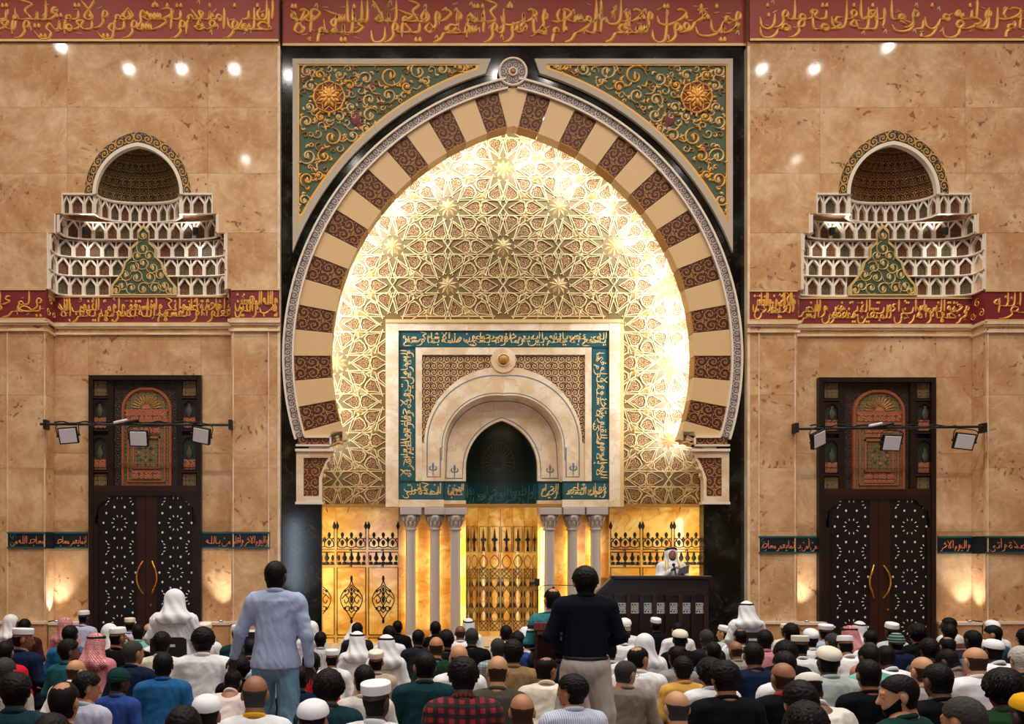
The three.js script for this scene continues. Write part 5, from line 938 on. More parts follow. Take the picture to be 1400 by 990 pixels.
  const cab = []; for (let i = 0; i <= 20; i++) { const t = i / 20; cab.push([PX(bx0 + 20 + (bx1 - bx0 - 60) * t, zb), PY(by, zb) + 0.035 + 0.02 * Math.sin(i * 1.9), zb + 0.02 * Math.cos(i * 2.3)]); } mesh('cable', tube(cab, 0.012, 6, 80), M.blackMatt, B);
  for (const dx of [0.44, 0.5]) { const g = new THREE.CapsuleGeometry(0.025, 0.2, 4, 8); g.rotateZ(Math.PI / 2 + 0.2); g.translate(PX(bx0 + (bx1 - bx0) * (dx - 0.02), zb), PY(by - 4, zb), zb + 0.02); mesh('connector', g, dx < 0.46 ? M.diffuser : M.black, B); }
  fls.forEach(([px, py, yaw, roll]) => {
    const f = new THREE.Group(); f.name = 'floodlight'; f.position.set(PX(px, zb), PY(py, zb), zb + 0.05); f.rotation.set(0.3, yaw, -roll * R * 0.6); B.add(f);
    const wd = 0.32, ht = 0.28;
    mesh('housing', new RoundedBoxGeometry(wd, ht, 0.07, 2, 0.012), M.black, f);
    mesh('diffuser', new RoundedBoxGeometry(wd - 0.045, ht - 0.045, 0.02, 2, 0.008).translate(0, 0, 0.032), M.diffuser, f);
    mesh('yoke', tube([[-wd / 2 - 0.015, 0, 0], [-wd / 2 - 0.015, ht * 0.62, -0.02], [0, ht * 0.72, -0.04], [wd / 2 + 0.015, ht * 0.62, -0.02], [wd / 2 + 0.015, 0, 0]], 0.009, 6, 24), M.black, f);
    for (const s of [-1, 1]) { const g = new THREE.CylinderGeometry(0.022, 0.022, 0.03, 10); g.rotateZ(Math.PI / 2); g.translate(s * (wd / 2 + 0.015), 0, 0); mesh('knob', g, M.black, f); }
  });
  // ---------------------------------------------------------------- small uplights on the ledge
  for (const [i, px] of (k === 'L' ? [77, 302] : [1103, 1326]).entries()) {
    const U = thing('uplight', 'small uplight on the ledge, ' + (i === (k === 'L' ? 1 : 0) ? 'arch side' : 'outer side') + ' of the door ' + (k === 'L' ? 'away from the pulpit' : 'on the pulpit side'), 'light');
    const y = PY(849.5, ZR) , zz = ZR + 0.21; U.position.set(PX(px, zz), y, zz);
    mesh('housing', lathe([[0, 0], [0.034, 0], [0.036, 0.02], [0.032, 0.03], [0.026, 0.03], [0.026, 0.022], [0, 0.022]], 16), M.steel, U);
    const le = new THREE.CylinderGeometry(0.025, 0.025, 0.004, 16); le.translate(0, 0.026, 0); mesh('lens', le, mat({ color: 0xffffff, emissive: C_UP, emissiveIntensity: 8 }), U);
    const l = new THREE.SpotLight(C_UP, L_UP, 0, 38 * R, 1); l.name = 'beam'; l.position.set(0, 0.05, 0); l.target.position.set(px < (w.r0 + w.r1) / 2 ? -0.02 : 0.02, 4, -0.1); l.castShadow = true; l.shadow.radius = 1.2; U.add(l); U.add(l.target);
  }
}

// ================================================================== PULPIT
{
  const T = thing('pulpit', 'dark wooden pulpit enclosure with pierced white lattice strips, the speaker behind it', 'pulpit'), z = 0.38, yT = PY(787, z);
  const x0 = PX(838, z), x1 = PX(968, z), zi = -0.12, wm = mat({ color: 0x1c100d, roughness: 0.3 });
  mesh('platform', box(x0 + 0.05, x1, 0, 0.2, -0.9, z - 0.06), M.wood, T);
  mesh('handrail', new RoundedBoxGeometry(x1 - x0 + 0.1, 0.07, 0.16, 2, 0.02).translate((x0 + x1) / 2, yT - 0.035, z), wm, T);
  mesh('frieze', box(x0, x1, yT - 0.3, yT - 0.07, z - 0.03, z + 0.02), M.wood, T);
  mesh('frieze_moulding', box(x0, x1, yT - 0.33, yT - 0.29, z - 0.03, z + 0.045), wm, T);
  mesh('bottom_rail', box(x0, x1, 0, 0.16, z - 0.05, z + 0.03), M.wood, T);
  const N = 7, lat = mat({ color: 0xcfcfc6, roughness: 0.5 });
  for (let i = 0; i <= N; i++) { const x = x0 + 0.04 + (x1 - x0 - 0.08) * i / N; mesh('post', new RoundedBoxGeometry(0.075, yT - 0.43, 0.08, 2, 0.012).translate(x, 0.16 + (yT - 0.49) / 2, z), i % 2 ? M.woodRed : wm, T);
    if (i < N) { const xa = x + 0.03, xb = x + (x1 - x0 - 0.08) / N - 0.03; mesh('panel', box(xa, xb, 0.16, yT - 0.33, z - 0.03, z - 0.012), wm, T);
      const st = [], ya = PY(838.5, z), yb = PY(825, z); for (let q = -2; q <= 4; q++) for (const s of [-1, 1]) { const xx = xa + (xb - xa) * q / 3, p = [[xx, s > 0 ? ya : yb], [xx + (yb - ya) * 0.8, s > 0 ? yb : ya]].map(([a, c]) => [Math.min(xb, Math.max(xa, a)), c]); if (Math.abs(p[0][0] - p[1][0]) > 0.02) st.push({ pts: p, w: 0.016, taper: 0, per: 1 }); }
      for (const yy of [ya, (ya + yb) / 2, yb]) st.push({ pts: [[xa, yy], [xb, yy]], w: 0.014, taper: 0, per: 1 });
      const g = ribbons(st, 0.01, false); g.translate(0, 0, z - 0.011); mesh('lattice', g, lat, T); } }
  // side return and the stair rail running down towards the mihrab
  mesh('side_panel', box(x0, x0 + 0.05, 0, yT - 0.05, -0.5, z), M.wood, T);
  const sl = (y0, y1, zf, d, m, name) => mesh(name, prism([[x0, yT - y0], [x0, yT - y1], [x0 - 0.52, Math.max(0, yT - y1 - 0.5)], [x0 - 0.52, yT - y0 - 0.5]].map(([a, c]) => new THREE.Vector2(a, c)), zf, d), m, T);
  sl(0, 0.08, z + 0.08, 0.16, wm, 'stair_handrail'); sl(0.08, 0.3, z + 0.02, 0.05, M.wood, 'stair_frieze');
  mesh('stair_side', prism([[x0, yT - 0.3], [x0, 0], [x0 - 0.52, 0], [x0 - 0.52, yT - 0.8]].map(([a, c]) => new THREE.Vector2(a, c)), z, 0.04), M.wood, T);
  mesh('newel_post', new RoundedBoxGeometry(0.1, yT - 0.42, 0.1, 2, 0.015).translate(x0 - 0.55, (yT - 0.42) / 2, z), wm, T);
  for (let i = 0; i < 2; i++) mesh('step', box(x0 - 0.5 + i * 0.25, x0, i * 0.1, i * 0.1 + 0.1, -0.35, z - 0.05), M.wood, T);
}
// ------------------------------------------------------------------ microphone boom before the mihrab, white cabinet by the pilaster
{
  const z = 0.6, T = thing('microphone_boom', 'thin black microphone boom on a stand in front of the mihrab columns', 'microphone');
  const X = PX(735, z), Y = PY(797, z); T.position.set(X, 0, z);
  mesh('stand', tube([[0, 0.02, 0], [0, Y, 0]], 0.012, 8, 4), M.black, T); mesh('base', lathe([[0, 0], [0.13, 0], [0.13, 0.015], [0.02, 0.03], [0, 0.03]], 20), M.black, T);
  mesh('clamp', box(-0.05, 0.03, Y - 0.05, Y + 0.07, -0.03, 0.03), M.black, T);
  mesh('boom', tube([[-0.05, Y - 0.12, 0], [0.03, Y - 0.12, 0], [0.14, Y - 0.04, 0], [0.75, Y - 0.05, 0]], 0.007, 6, 24), M.black, T);
  const h = new THREE.CapsuleGeometry(0.024, 0.05, 4, 10); h.rotateZ(Math.PI / 2); h.translate(-0.09, Y, 0); mesh('capsule', h, M.black, T);
  const p = new THREE.SphereGeometry(0.022, 10, 8); p.translate(0.26, Y - 0.08, 0); mesh('pick_up', p, M.black, T);
  const z2 = 2.2, C = thing('equipment_cabinet', 'white cabinet with a black front panel behind the standing man in pale blue', 'cabinet'), w = (PX(358, z2) - PX(322, z2)) / 2;
  C.position.set(PX(340, z2), 0, z2);
  mesh('body', new RoundedBoxGeometry(w * 2, PY(862, z2), 0.3, 2, 0.01).translate(0, PY(862, z2) / 2, 0), M.diffuser, C);
  mesh('black_panel', new RoundedBoxGeometry(w * 2 - 0.01, PY(863, z2) - PY(878, z2), 0.02, 2, 0.006).translate(0, (PY(863, z2) + PY(878, z2)) / 2, 0.155), M.black, C);
  mesh('paper_tag', box(-0.04, 0.02, PY(868.5, z2), PY(866.5, z2), 0.166, 0.168), M.diffuser, C);
}

// ================================================================== PEOPLE
// distance fields: tapered capsules and ellipsoids joined by a smooth minimum, meshed on a grid (surface nets)
const smin = (a, b, k) => { const h = Math.max(k - Math.abs(a - b), 0) / k; return Math.min(a, b) - h * h * k * 0.25; };
function cap(x, y, z, a, b, ra, rb) {
  const bx = b[0] - a[0], by = b[1] - a[1], bz = b[2] - a[2], px = x - a[0], py = y - a[1], pz = z - a[2];
  const t = Math.min(1, Math.max(0, (px * bx + py * by + pz * bz) / (bx * bx + by * by + bz * bz || 1e-9)));
  return Math.hypot(px - bx * t, py - by * t, pz - bz * t) - (ra + (rb - ra) * t);
}
function ell(x, y, z, c, r) {
  const px = (x - c[0]) / r[0], py = (y - c[1]) / r[1], pz = (z - c[2]) / r[2], k = Math.hypot(px, py, pz), k2 = Math.hypot(px / r[0], py / r[1], pz / r[2]);
  return k2 < 1e-9 ? -Math.min(...r) : k * (k - 1) / k2;
}
function nets(f, lo, hi, c) {
  const n = [0, 1, 2].map((i) => Math.ceil((hi[i] - lo[i]) / c) + 2), [nx, ny, nz] = n, val = new Float32Array(nx * ny * nz), at = (i, j, k) => (k * ny + j) * nx + i;
  for (let k = 0; k < nz; k++) for (let j = 0; j < ny; j++) for (let i = 0; i < nx; i++) val[at(i, j, k)] = f(lo[0] + (i - 0.5) * c, lo[1] + (j - 0.5) * c, lo[2] + (k - 0.5) * c);
  const vid = new Int32Array(nx * ny * nz).fill(-1), pos = [], idx = [];
  for (let k = 0; k < nz - 1; k++) for (let j = 0; j < ny - 1; j++) for (let i = 0; i < nx - 1; i++) {
    let m = 0, sx = 0, sy = 0, sz = 0, cnt = 0; const v = [];
    for (let q = 0; q < 8; q++) { v[q] = val[at(i + (q & 1), j + ((q >> 1) & 1), k + (q >> 2))]; if (v[q] < 0) m |= 1 << q; }
    if (m === 0 || m === 255) continue;
    for (let a = 0; a < 8; a++) for (const d of [1, 2, 4]) { const b = a | d; if (a & d || ((m >> a) & 1) === ((m >> b) & 1)) continue; const t = v[a] / (v[a] - v[b]); sx += (a & 1) + (d === 1 ? t : 0); sy += ((a >> 1) & 1) + (d === 2 ? t : 0); sz += (a >> 2) + (d === 4 ? t : 0); cnt++; }
    vid[at(i, j, k)] = pos.length / 3;
    pos.push(lo[0] + (i - 0.5 + sx / cnt) * c, lo[1] + (j - 0.5 + sy / cnt) * c, lo[2] + (k - 0.5 + sz / cnt) * c);
  }
  for (let k = 1; k < nz - 1; k++) for (let j = 1; j < ny - 1; j++) for (let i = 1; i < nx - 1; i++) {
    const a = val[at(i, j, k)] < 0;
    const face = (b, p, q, r, s) => { if (a === b) return; const [A, B, C, D] = [vid[p], vid[q], vid[r], vid[s]]; if (A < 0 || B < 0 || C < 0 || D < 0) return; if (a) idx.push(A, B, C, A, C, D); else idx.push(A, C, B, A, D, C); };
    face(val[at(i + 1, j, k)] < 0, at(i, j - 1, k - 1), at(i, j, k - 1), at(i, j, k), at(i, j - 1, k));
    face(val[at(i, j + 1, k)] < 0, at(i - 1, j, k - 1), at(i - 1, j, k), at(i, j, k), at(i, j, k - 1));
    face(val[at(i, j, k + 1)] < 0, at(i - 1, j - 1, k), at(i, j - 1, k), at(i, j, k), at(i - 1, j, k));
  }
  const g = new THREE.BufferGeometry(), nor = new Float32Array(pos.length), uv = new Float32Array(pos.length / 3 * 2), e = c * 0.5;
  for (let i = 0; i < pos.length; i += 3) {
    const [x, y, z] = [pos[i], pos[i + 1], pos[i + 2]], dx = f(x + e, y, z) - f(x - e, y, z), dy = f(x, y + e, z) - f(x, y - e, z), dz = f(x, y, z + e) - f(x, y, z - e), l = Math.hypot(dx, dy, dz) || 1;
    nor[i] = dx / l; nor[i + 1] = dy / l; nor[i + 2] = dz / l;
    uv[i / 3 * 2] = Math.abs(nor[i]) > 0.75 ? z : x; uv[i / 3 * 2 + 1] = y;
  }
  g.setAttribute('position', new THREE.Float32BufferAttribute(pos, 3)); g.setAttribute('normal', new THREE.BufferAttribute(nor, 3)); g.setAttribute('uv', new THREE.BufferAttribute(uv, 2)); g.setIndex(idx);
  return g;
}
const n3 = (x, y, z) => Math.sin(x * 1.7 + 2.1 * Math.sin(y * 1.3)) * Math.sin(y * 2.1 + 1.3 * Math.sin(z * 1.1)) * Math.sin(z * 1.9 + 1.7 * Math.sin(x * 0.9));
// ---- head (own axes: origin at the head's centre, face towards -z, crown at y = 0.115)
const skull = (x, y, z, i = 0) => ell(x, y, z, [0, 0.022, 0.012], [0.078 + i, 0.094 + i, 0.099 + i]);
function headField(x, y, z) {
  let d = skull(x, y, z);
  d = smin(d, ell(x, y, z, [0, -0.045, -0.03], [0.06, 0.075, 0.068]), 0.03);
  d = smin(d, cap(x, y, z, [-0.034, 0.022, -0.082], [0.034, 0.022, -0.082], 0.011, 0.011), 0.015);
  d = smin(d, cap(x, y, z, [0, 0.008, -0.094], [0, -0.034, -0.112], 0.008, 0.015), 0.012);
  for (const s of [-1, 1]) {
    d = -smin(-d, ell(x, y, z, [s * 0.031, 0.002, -0.101], [0.019, 0.012, 0.016]), 0.008);
    d = Math.min(d, ell(x, y, z, [s * 0.031, 0.002, -0.083], [0.014, 0.012, 0.012]));
    d = smin(d, ell(x, y, z, [s * 0.079, -0.012, 0.012], [0.011, 0.033, 0.021]), 0.008);
  }
  d = smin(d, cap(x, y, z, [-0.02, -0.066, -0.088], [0.02, -0.066, -0.088], 0.008, 0.008), 0.01);
  d = -smin(-d, cap(x, y, z, [-0.022, -0.067, -0.1], [0.022, -0.067, -0.1], 0.0035, 0.0035), 0.004);
  d = smin(d, ell(x, y, z, [0, -0.1, -0.066], [0.026, 0.02, 0.022]), 0.02);
  return smin(d, cap(x, y, z, [0, -0.05, 0.022], [0, -0.19, 0.035], 0.054, 0.06), 0.03);
}
const headGeo = nets(headField, [-0.11, -0.2, -0.15], [0.11, 0.135, 0.13], 0.0085);
// ---- hair and head coverings, in the head's axes
const hairline = (z) => (z < -0.012 ? -0.72 * z + 0.004 : Math.max(-0.088, 0.013 - 2.4 * (z + 0.012)));
const scalp = (x, y, z, i) => Math.max(headField(x, y, z) - i, 0.014 - ell(Math.abs(x), y, z, [0.082, -0.014, 0.01], [0.014, 0.032, 0.02]));
const HB = [[-0.125, -0.115, -0.135], [0.125, 0.165, 0.15]];
const hairs = {
  short: nets((x, y, z) => Math.max(scalp(x, y, z, 0.009 + 0.0025 * n3(x * 70, y * 70, z * 70)), hairline(z) - y), ...HB, 0.009),
  full: nets((x, y, z) => Math.max(scalp(x, y, z, 0.017 + 0.004 * n3(x * 60, y * 60, z * 60) - 0.012 * sst(0, -0.09, y)), hairline(z) - 0.004 - y), ...HB, 0.009),
  curly: nets((x, y, z) => Math.max(scalp(x, y, z, 0.028 + 0.006 * n3(x * 160, y * 160, z * 160) - 0.016 * sst(0, -0.09, y)), hairline(z) - 0.008 - y), [-0.14, -0.13, -0.15], [0.14, 0.18, 0.165], 0.009),
  fringe: nets((x, y, z) => Math.max(scalp(x, y, z, 0.0035), hairline(z) - y, y - 0.034 + 0.25 * Math.max(0, z - 0.03) + 0.003 * n3(x * 30, 1, z * 30)), ...HB, 0.0075),
  crown: nets((x, y, z) => Math.max(scalp(x, y, z, 0.007), hairline(z) - y, 0.05 + 0.006 * n3(x * 80, 2, z * 80) - Math.hypot(x, (y - 0.115), (z - 0.045))), ...HB, 0.0075),
  nape: nets((x, y, z) => Math.max(scalp(x, y, z, 0.0022), hairline(z) - y, y - 0.016 + 0.003 * n3(x * 30, 1, z * 30)), ...HB, 0.0075),
};
const cloth = (f, lo, hi, c) => nets(f, lo, hi, c);
const capGeo = {
  kufi: (() => { const g = lathe([[0.0905, 0], [0.092, 0.004], [0.09, 0.02], [0.087, 0.05], [0.083, 0.062], [0.06, 0.069], [0, 0.071]], 28); g.scale(1, 1, 1.18); g.rotateX(0.2); g.translate(0, 0.06, 0.014); return g; })(),
  skullcap: (() => { const g = lathe([[0.0925, 0], [0.0945, 0.006], [0.091, 0.03], [0.078, 0.056], [0.05, 0.073], [0, 0.08]], 28); g.scale(1, 1, 1.2); g.rotateX(0.32); g.translate(0, 0.05, 0.018); return g; })(),
  flat: (() => { const g = lathe([[0.091, 0], [0.093, 0.004], [0.094, 0.055], [0.09, 0.066], [0, 0.07]], 28); g.scale(1, 1, 1.14); g.rotateX(0.12); g.translate(0, 0.058, 0.012); return g; })(),
  knit: nets((x, y, z) => Math.max(skull(x, y, z, 0.016 + 0.002 * Math.sin(y * 500)), -0.25 * z + 0.012 - y), [-0.13, -0.06, -0.14], [0.13, 0.16, 0.15], 0.009),
};
const scarfField = (x, y, z) => {
  const fold = 0.007 * Math.sin(9 * Math.atan2(x, z + 0.02) + 25 * y) * sst(0.08, -0.12, y);
  let d = skull(x, y, z, 0.017);
  d = smin(d, cap(x, y * 1, z * 1.1, [0, 0.02, 0.03], [0, -0.2, 0.05], 0.095, 0.155), 0.06);
  d = smin(d, ell(x, y, z, [0, -0.22, 0.05], [0.2, 0.07, 0.13]), 0.06) + fold;
  return Math.max(d, 0.062 - Math.hypot(x, (y + 0.03) * 0.72, Math.max(0, z + 0.03) * 3), -0.29 - y);
};
const scarfGeo = nets(scarfField, [-0.25, -0.32, -0.17], [0.25, 0.17, 0.24], 0.012);
const agalGeo = (() => { const a = new THREE.TorusGeometry(0.094, 0.009, 8, 32), b = a.clone(); b.translate(0, 0, 0.014); const g = merge([a, b]); g.rotateX(Math.PI / 2); g.scale(1, 1, 1.18); g.rotateX(0.16); g.translate(0, 0.092, 0.014); return g; })();
// ---- a hand along -z (palm down), thumb on the +x side times s
function handField(x, y, z, s, curl) {
  x *= s;
  let d = ell(x, y, z, [0, 0, -0.045], [0.043, 0.016, 0.05]);
  [[-0.03, 0.055, 0.0075], [-0.011, 0.07, 0.0085], [0.01, 0.076, 0.009], [0.03, 0.068, 0.0085]].forEach(([fx, L, r]) => { const a = [fx, 0.002, -0.085], b = [fx * 1.12, 0.002 - curl * L * 0.25, -0.085 - L * 0.5], c = [fx * 1.15, -curl * L * 0.85, -0.085 - L * (1 - 0.35 * curl)]; d = smin(d, Math.min(cap(x, y, z, a, b, r * 1.08, r), cap(x, y, z, b, c, r, r * 0.82)), 0.006); });
  return smin(d, Math.min(cap(x, y, z, [0.03, -0.004, -0.02], [0.058, -0.01, -0.055], 0.013, 0.011), cap(x, y, z, [0.058, -0.01, -0.055], [0.062, -0.016, -0.085], 0.011, 0.0085)), 0.012);
}
const handGeo = {}; for (const s of [-1, 1]) for (const c of [0.25, 1]) handGeo[s + '_' + c] = nets((x, y, z) => handField(x, y, z, s, c), [-0.08, -0.09, -0.18], [0.08, 0.035, 0.02], 0.0065);
function handAt(s, curl, wrist, dir) {                                // hand geometry at a wrist, pointing along dir
  const g = handGeo[s + '_' + curl].clone(), m = new THREE.Matrix4().lookAt(new THREE.Vector3(), new THREE.Vector3(...dir), new THREE.Vector3(0, 1, 0.001));
  g.applyMatrix4(m); g.translate(...wrist); return g;
}
// ---- bodies: a pose is a set of joints
const lerp3 = (a, b, t) => [a[0] + (b[0] - a[0]) * t, a[1] + (b[1] - a[1]) * t, a[2] + (b[2] - a[2]) * t];
function kneel(lean = 0, armR = null) {
  const tip = (p) => { const c = Math.cos(lean), s = Math.sin(lean), y = p[1] - 0.18, z = p[2] - 0.03; return [p[0], 0.18 + y * c + z * s, 0.03 - y * s + z * c]; };
  return { pelvis: [0, 0.18, 0.03], chest: tip([0, 0.46, 0.01]), sh: [-1, 1].map((s) => tip([s * 0.172, 0.55, 0])), neck: tip([0, 0.645, 0.0]), head: tip([0, 0.785, -0.02]), lean,
    el: [tip([-0.245, 0.33, 0.02]), armR?.[0] ?? tip([0.245, 0.33, 0.02])], wr: [[-0.13, 0.235, -0.24], armR?.[1] ?? [0.13, 0.235, -0.24]], hd: [[0.15, -0.25, -1], armR?.[2] ?? [-0.15, -0.25, -1]],
    hip: [[-0.09, 0.17, 0.02], [0.09, 0.17, 0.02]], kn: [[-0.125, 0.095, -0.36], [0.125, 0.095, -0.36]], an: [[-0.1, 0.05, 0.1], [0.1, 0.05, 0.1]], toe: [[-0.1, 0.03, 0.2], [0.1, 0.03, 0.2]], kneeling: true };
}
function stand(H = 1.72, step = 0.12, arms = null, sp = 1) {
  const k = H / 1.72;
  const sc = (p) => p.map((v) => v * k);
  return { pelvis: sc([0, 0.93, 0.01]), chest: sc([0, 1.28, 0]), sh: [sc([-0.178, 1.385, 0]), sc([0.178, 1.385, 0])], neck: sc([0, 1.475, 0.005]), head: [0, H - 0.115, -0.015], lean: 0,
    el: arms ? arms.el.map(sc) : [sc([-0.265, 1.13, 0.01]), sc([0.25, 1.13, 0.03])], wr: arms ? arms.wr.map(sc) : [sc([-0.3, 0.9, -0.06]), sc([0.26, 0.88, 0])], hd: arms?.hd ?? [[-0.1, -1, -0.25], [0.05, -1, -0.1]],
    hip: [sc([-0.095, 0.88, 0.01]), sc([0.095, 0.88, 0.01])], kn: [sc([-0.11 * sp, 0.5, -step * 0.7]), sc([0.11 * sp, 0.5, step * 0.2])], an: [sc([-0.13 * sp, 0.09, -step]), sc([0.13 * sp, 0.09, step])], toe: [sc([-0.14 * sp, 0.04, -step - 0.17]), sc([0.14 * sp, 0.04, step - 0.17])] };
}
function sitChair(h = 0.46) {
  return { pelvis: [0, h + 0.1, 0.03], chest: [0, h + 0.4, 0.01], sh: [[-0.175, h + 0.5, 0], [0.175, h + 0.5, 0]], neck: [0, h + 0.595, 0], head: [0, h + 0.735, -0.02], lean: 0,
    el: [[-0.25, h + 0.28, 0], [0.25, h + 0.28, 0]], wr: [[-0.12, h + 0.18, -0.26], [0.12, h + 0.18, -0.26]], hd: [[0.15, -0.2, -1], [-0.15, -0.2, -1]],
    hip: [[-0.09, h + 0.08, 0], [0.09, h + 0.08, 0]], kn: [[-0.11, h + 0.06, -0.42], [0.11, h + 0.06, -0.42]], an: [[-0.11, 0.09, -0.42], [0.11, 0.09, -0.42]], toe: [[-0.11, 0.04, -0.56], [0.11, 0.04, -0.56]] };
}
function torso(J, x, y, z, i) {                                       // i: how far the cloth stands off
  const q = 0.8, mid = lerp3(J.pelvis, J.chest, 0.5), f = (p) => [p[0], p[1], p[2] / q];
  let d = cap(x, y, z / q, f(J.pelvis), f(mid), 0.148 + i, 0.138 + i);
  d = smin(d, cap(x, y, z / q, f(mid), f(J.chest), 0.138 + i, 0.15 + i), 0.05);
  d = smin(d, cap(x, y, z, lerp3(J.sh[0], J.sh[1], 0.08), lerp3(J.sh[0], J.sh[1], 0.92), 0.066 + i, 0.066 + i), 0.07);
  for (const s of [0, 1]) d = smin(d, cap(x, y, z, lerp3(J.neck, J.chest, 0.12), lerp3(J.sh[s], J.neck, 0.12), 0.058 + i * 0.5, 0.05 + i), 0.05);
  return smin(d, cap(x, y, z, J.neck, lerp3(J.neck, J.chest, 0.3), 0.06 + i * 0.4, 0.1 + i), 0.07);
}
function arms(J, x, y, z, i, to = 1) {
  let d = 9;
  for (const s of [0, 1]) { d = Math.min(d, smin(cap(x, y, z, J.sh[s], J.el[s], 0.056 + i, 0.044 + i), cap(x, y, z, J.el[s], lerp3(J.el[s], J.wr[s], to), 0.044 + i, (to < 0.5 ? 0.044 : 0.03) + i), 0.03)); }
  return d;
}
function legs(J, x, y, z, i, flare = 0) {
  let d = ell(x, y, z, [J.pelvis[0], J.pelvis[1] - 0.03, J.pelvis[2]], [0.165 + i, 0.12 + i, 0.125 + i]);
  const apart = J.kneeling ? 0.035 : 0.018;
  for (const s of [0, 1]) d = smin(d, smin(cap(x, y, z, J.hip[s], J.kn[s], 0.078 + i, 0.058 + i + flare), cap(x, y, z, J.kn[s], J.an[s], 0.056 + i + flare, 0.04 + i + flare), 0.03), apart);
  return d;
}
const bounds = (J, m) => { const P = [J.pelvis, J.chest, J.neck, ...J.sh, ...J.el, ...J.wr, ...J.hip, ...J.kn, ...J.an]; const lo = [0, 1, 2].map((k) => Math.min(...P.map((p) => p[k])) - m), hi = [0, 1, 2].map((k) => Math.max(...P.map((p) => p[k])) + m); return [lo, hi]; };
const wr = (x, y, z, a) => a * (n3(x * 30 + 2.2 * Math.sin(y * 7 + x * 5), y * 8 + x * 9, z * 26) + 0.35 * n3(x * 44 + y * 12, y * 26 + x * 22, z * 40));
const poseCache = new Map();
function pose(key, J, o = {}) {
  if (poseCache.has(key)) return poseCache.get(key);
  const [lo, hi] = bounds(J, 0.24), fold = o.fold ?? 0.006, cs = o.cell ?? 0.02;
  const skin = nets((x, y, z) => Math.min(smin(torso(J, x, y, z, -0.02), arms(J, x, y, z, -0.004), 0.04), legs(J, x, y, z, -0.012)), lo, hi, 0.026);
  const foot = [0, 1].map((s) => nets((x, y, z) => smin(cap(x, y, z, J.an[s], [J.toe[s][0], J.toe[s][1], J.toe[s][2]], 0.042, 0.032), cap(x, y, z, J.an[s], [J.an[s][0], J.an[s][1] - 0.04, J.an[s][2] + (J.kneeling ? -0.02 : 0.03)], 0.04, 0.04), 0.02), J.an[s].map((v, k) => v - (k === 2 ? 0.3 : 0.1)), J.an[s].map((v, k) => v + (k === 2 ? 0.25 : 0.1)), 0.018));
  const floorCut = (d, y) => Math.max(d, 0.004 - y);
  const top = J.neck[1] + 0.012;
  const hips = [J.pelvis[0], J.pelvis[1] - 0.05, J.pelvis[2]];
  const shirtF = (x, y, z) => { let t = torso(J, x, y, z, 0.014); if (!o.tucked) t = smin(t, ell(x, y, z, hips, [0.196, 0.21, 0.152]), 0.06); t += wr(x, y, z, fold); const a = arms(J, x, y, z, 0.008, o.sleeve ?? 0.96) + wr(x, y, z, fold * 0.8); const d = smin(t, a, 0.045); return Math.max(d, (o.hem ?? J.pelvis[1] - 0.13) - y, (y - top - 0.25 * (J.neck[2] + 0.02 - z) * (z < J.neck[2] ? -1 : 1)) - 0.004); };
  const legF = (x, y, z) => floorCut(legs(J, x, y, z, 0.016, o.flare ?? 0.006) + wr(x, y, z, fold), y);
  const robeF = (x, y, z) => { const s = smin(torso(J, x, y, z, 0.02), arms(J, x, y, z, 0.018, 0.95), 0.05); const l = legs(J, x, y, z, 0.03, 0.02); return floorCut(Math.max(smin(s, l, 0.1) + wr(x, y, z, fold * 1.2), y - top - 0.01), y); };
  const collar = (() => { const g = new THREE.TorusGeometry(0.06, 0.014, 8, 24); g.rotateX(Math.PI / 2 - 0.22 - J.lean * 0.8); g.scale(1, 1.3, 1.02); g.translate(J.neck[0], J.neck[1] + 0.004, J.neck[2] + 0.012); return g; })();
  const hands = [handAt(-1, o.curl?.[0] ?? 0.25, J.wr[0], J.hd[0]), handAt(1, o.curl?.[1] ?? 0.25, J.wr[1], J.hd[1])];
  const r = { J, skin, foot, hands, get shirt() { return this._s ??= nets(shirtF, lo, hi, cs); }, get trousers() { return this._t ??= nets(legF, lo, hi, cs * 1.1); }, get robe() { return this._r ??= nets(robeF, lo, hi, cs * 1.1); }, collar, bodies: new Map() };
  poseCache.set(key, r);
  return r;
}
const P0 = {
  kneel: pose('kneel', kneel(0.06)), bow: pose('bow', kneel(0.3)), deep: pose('deep', kneel(0.62)),
  saluting: pose('saluting', kneel(0.08, [[0.3, 0.56, -0.18], [0.1, 0.76, -0.15], [-0.75, 0.5, 0.15]])),
};
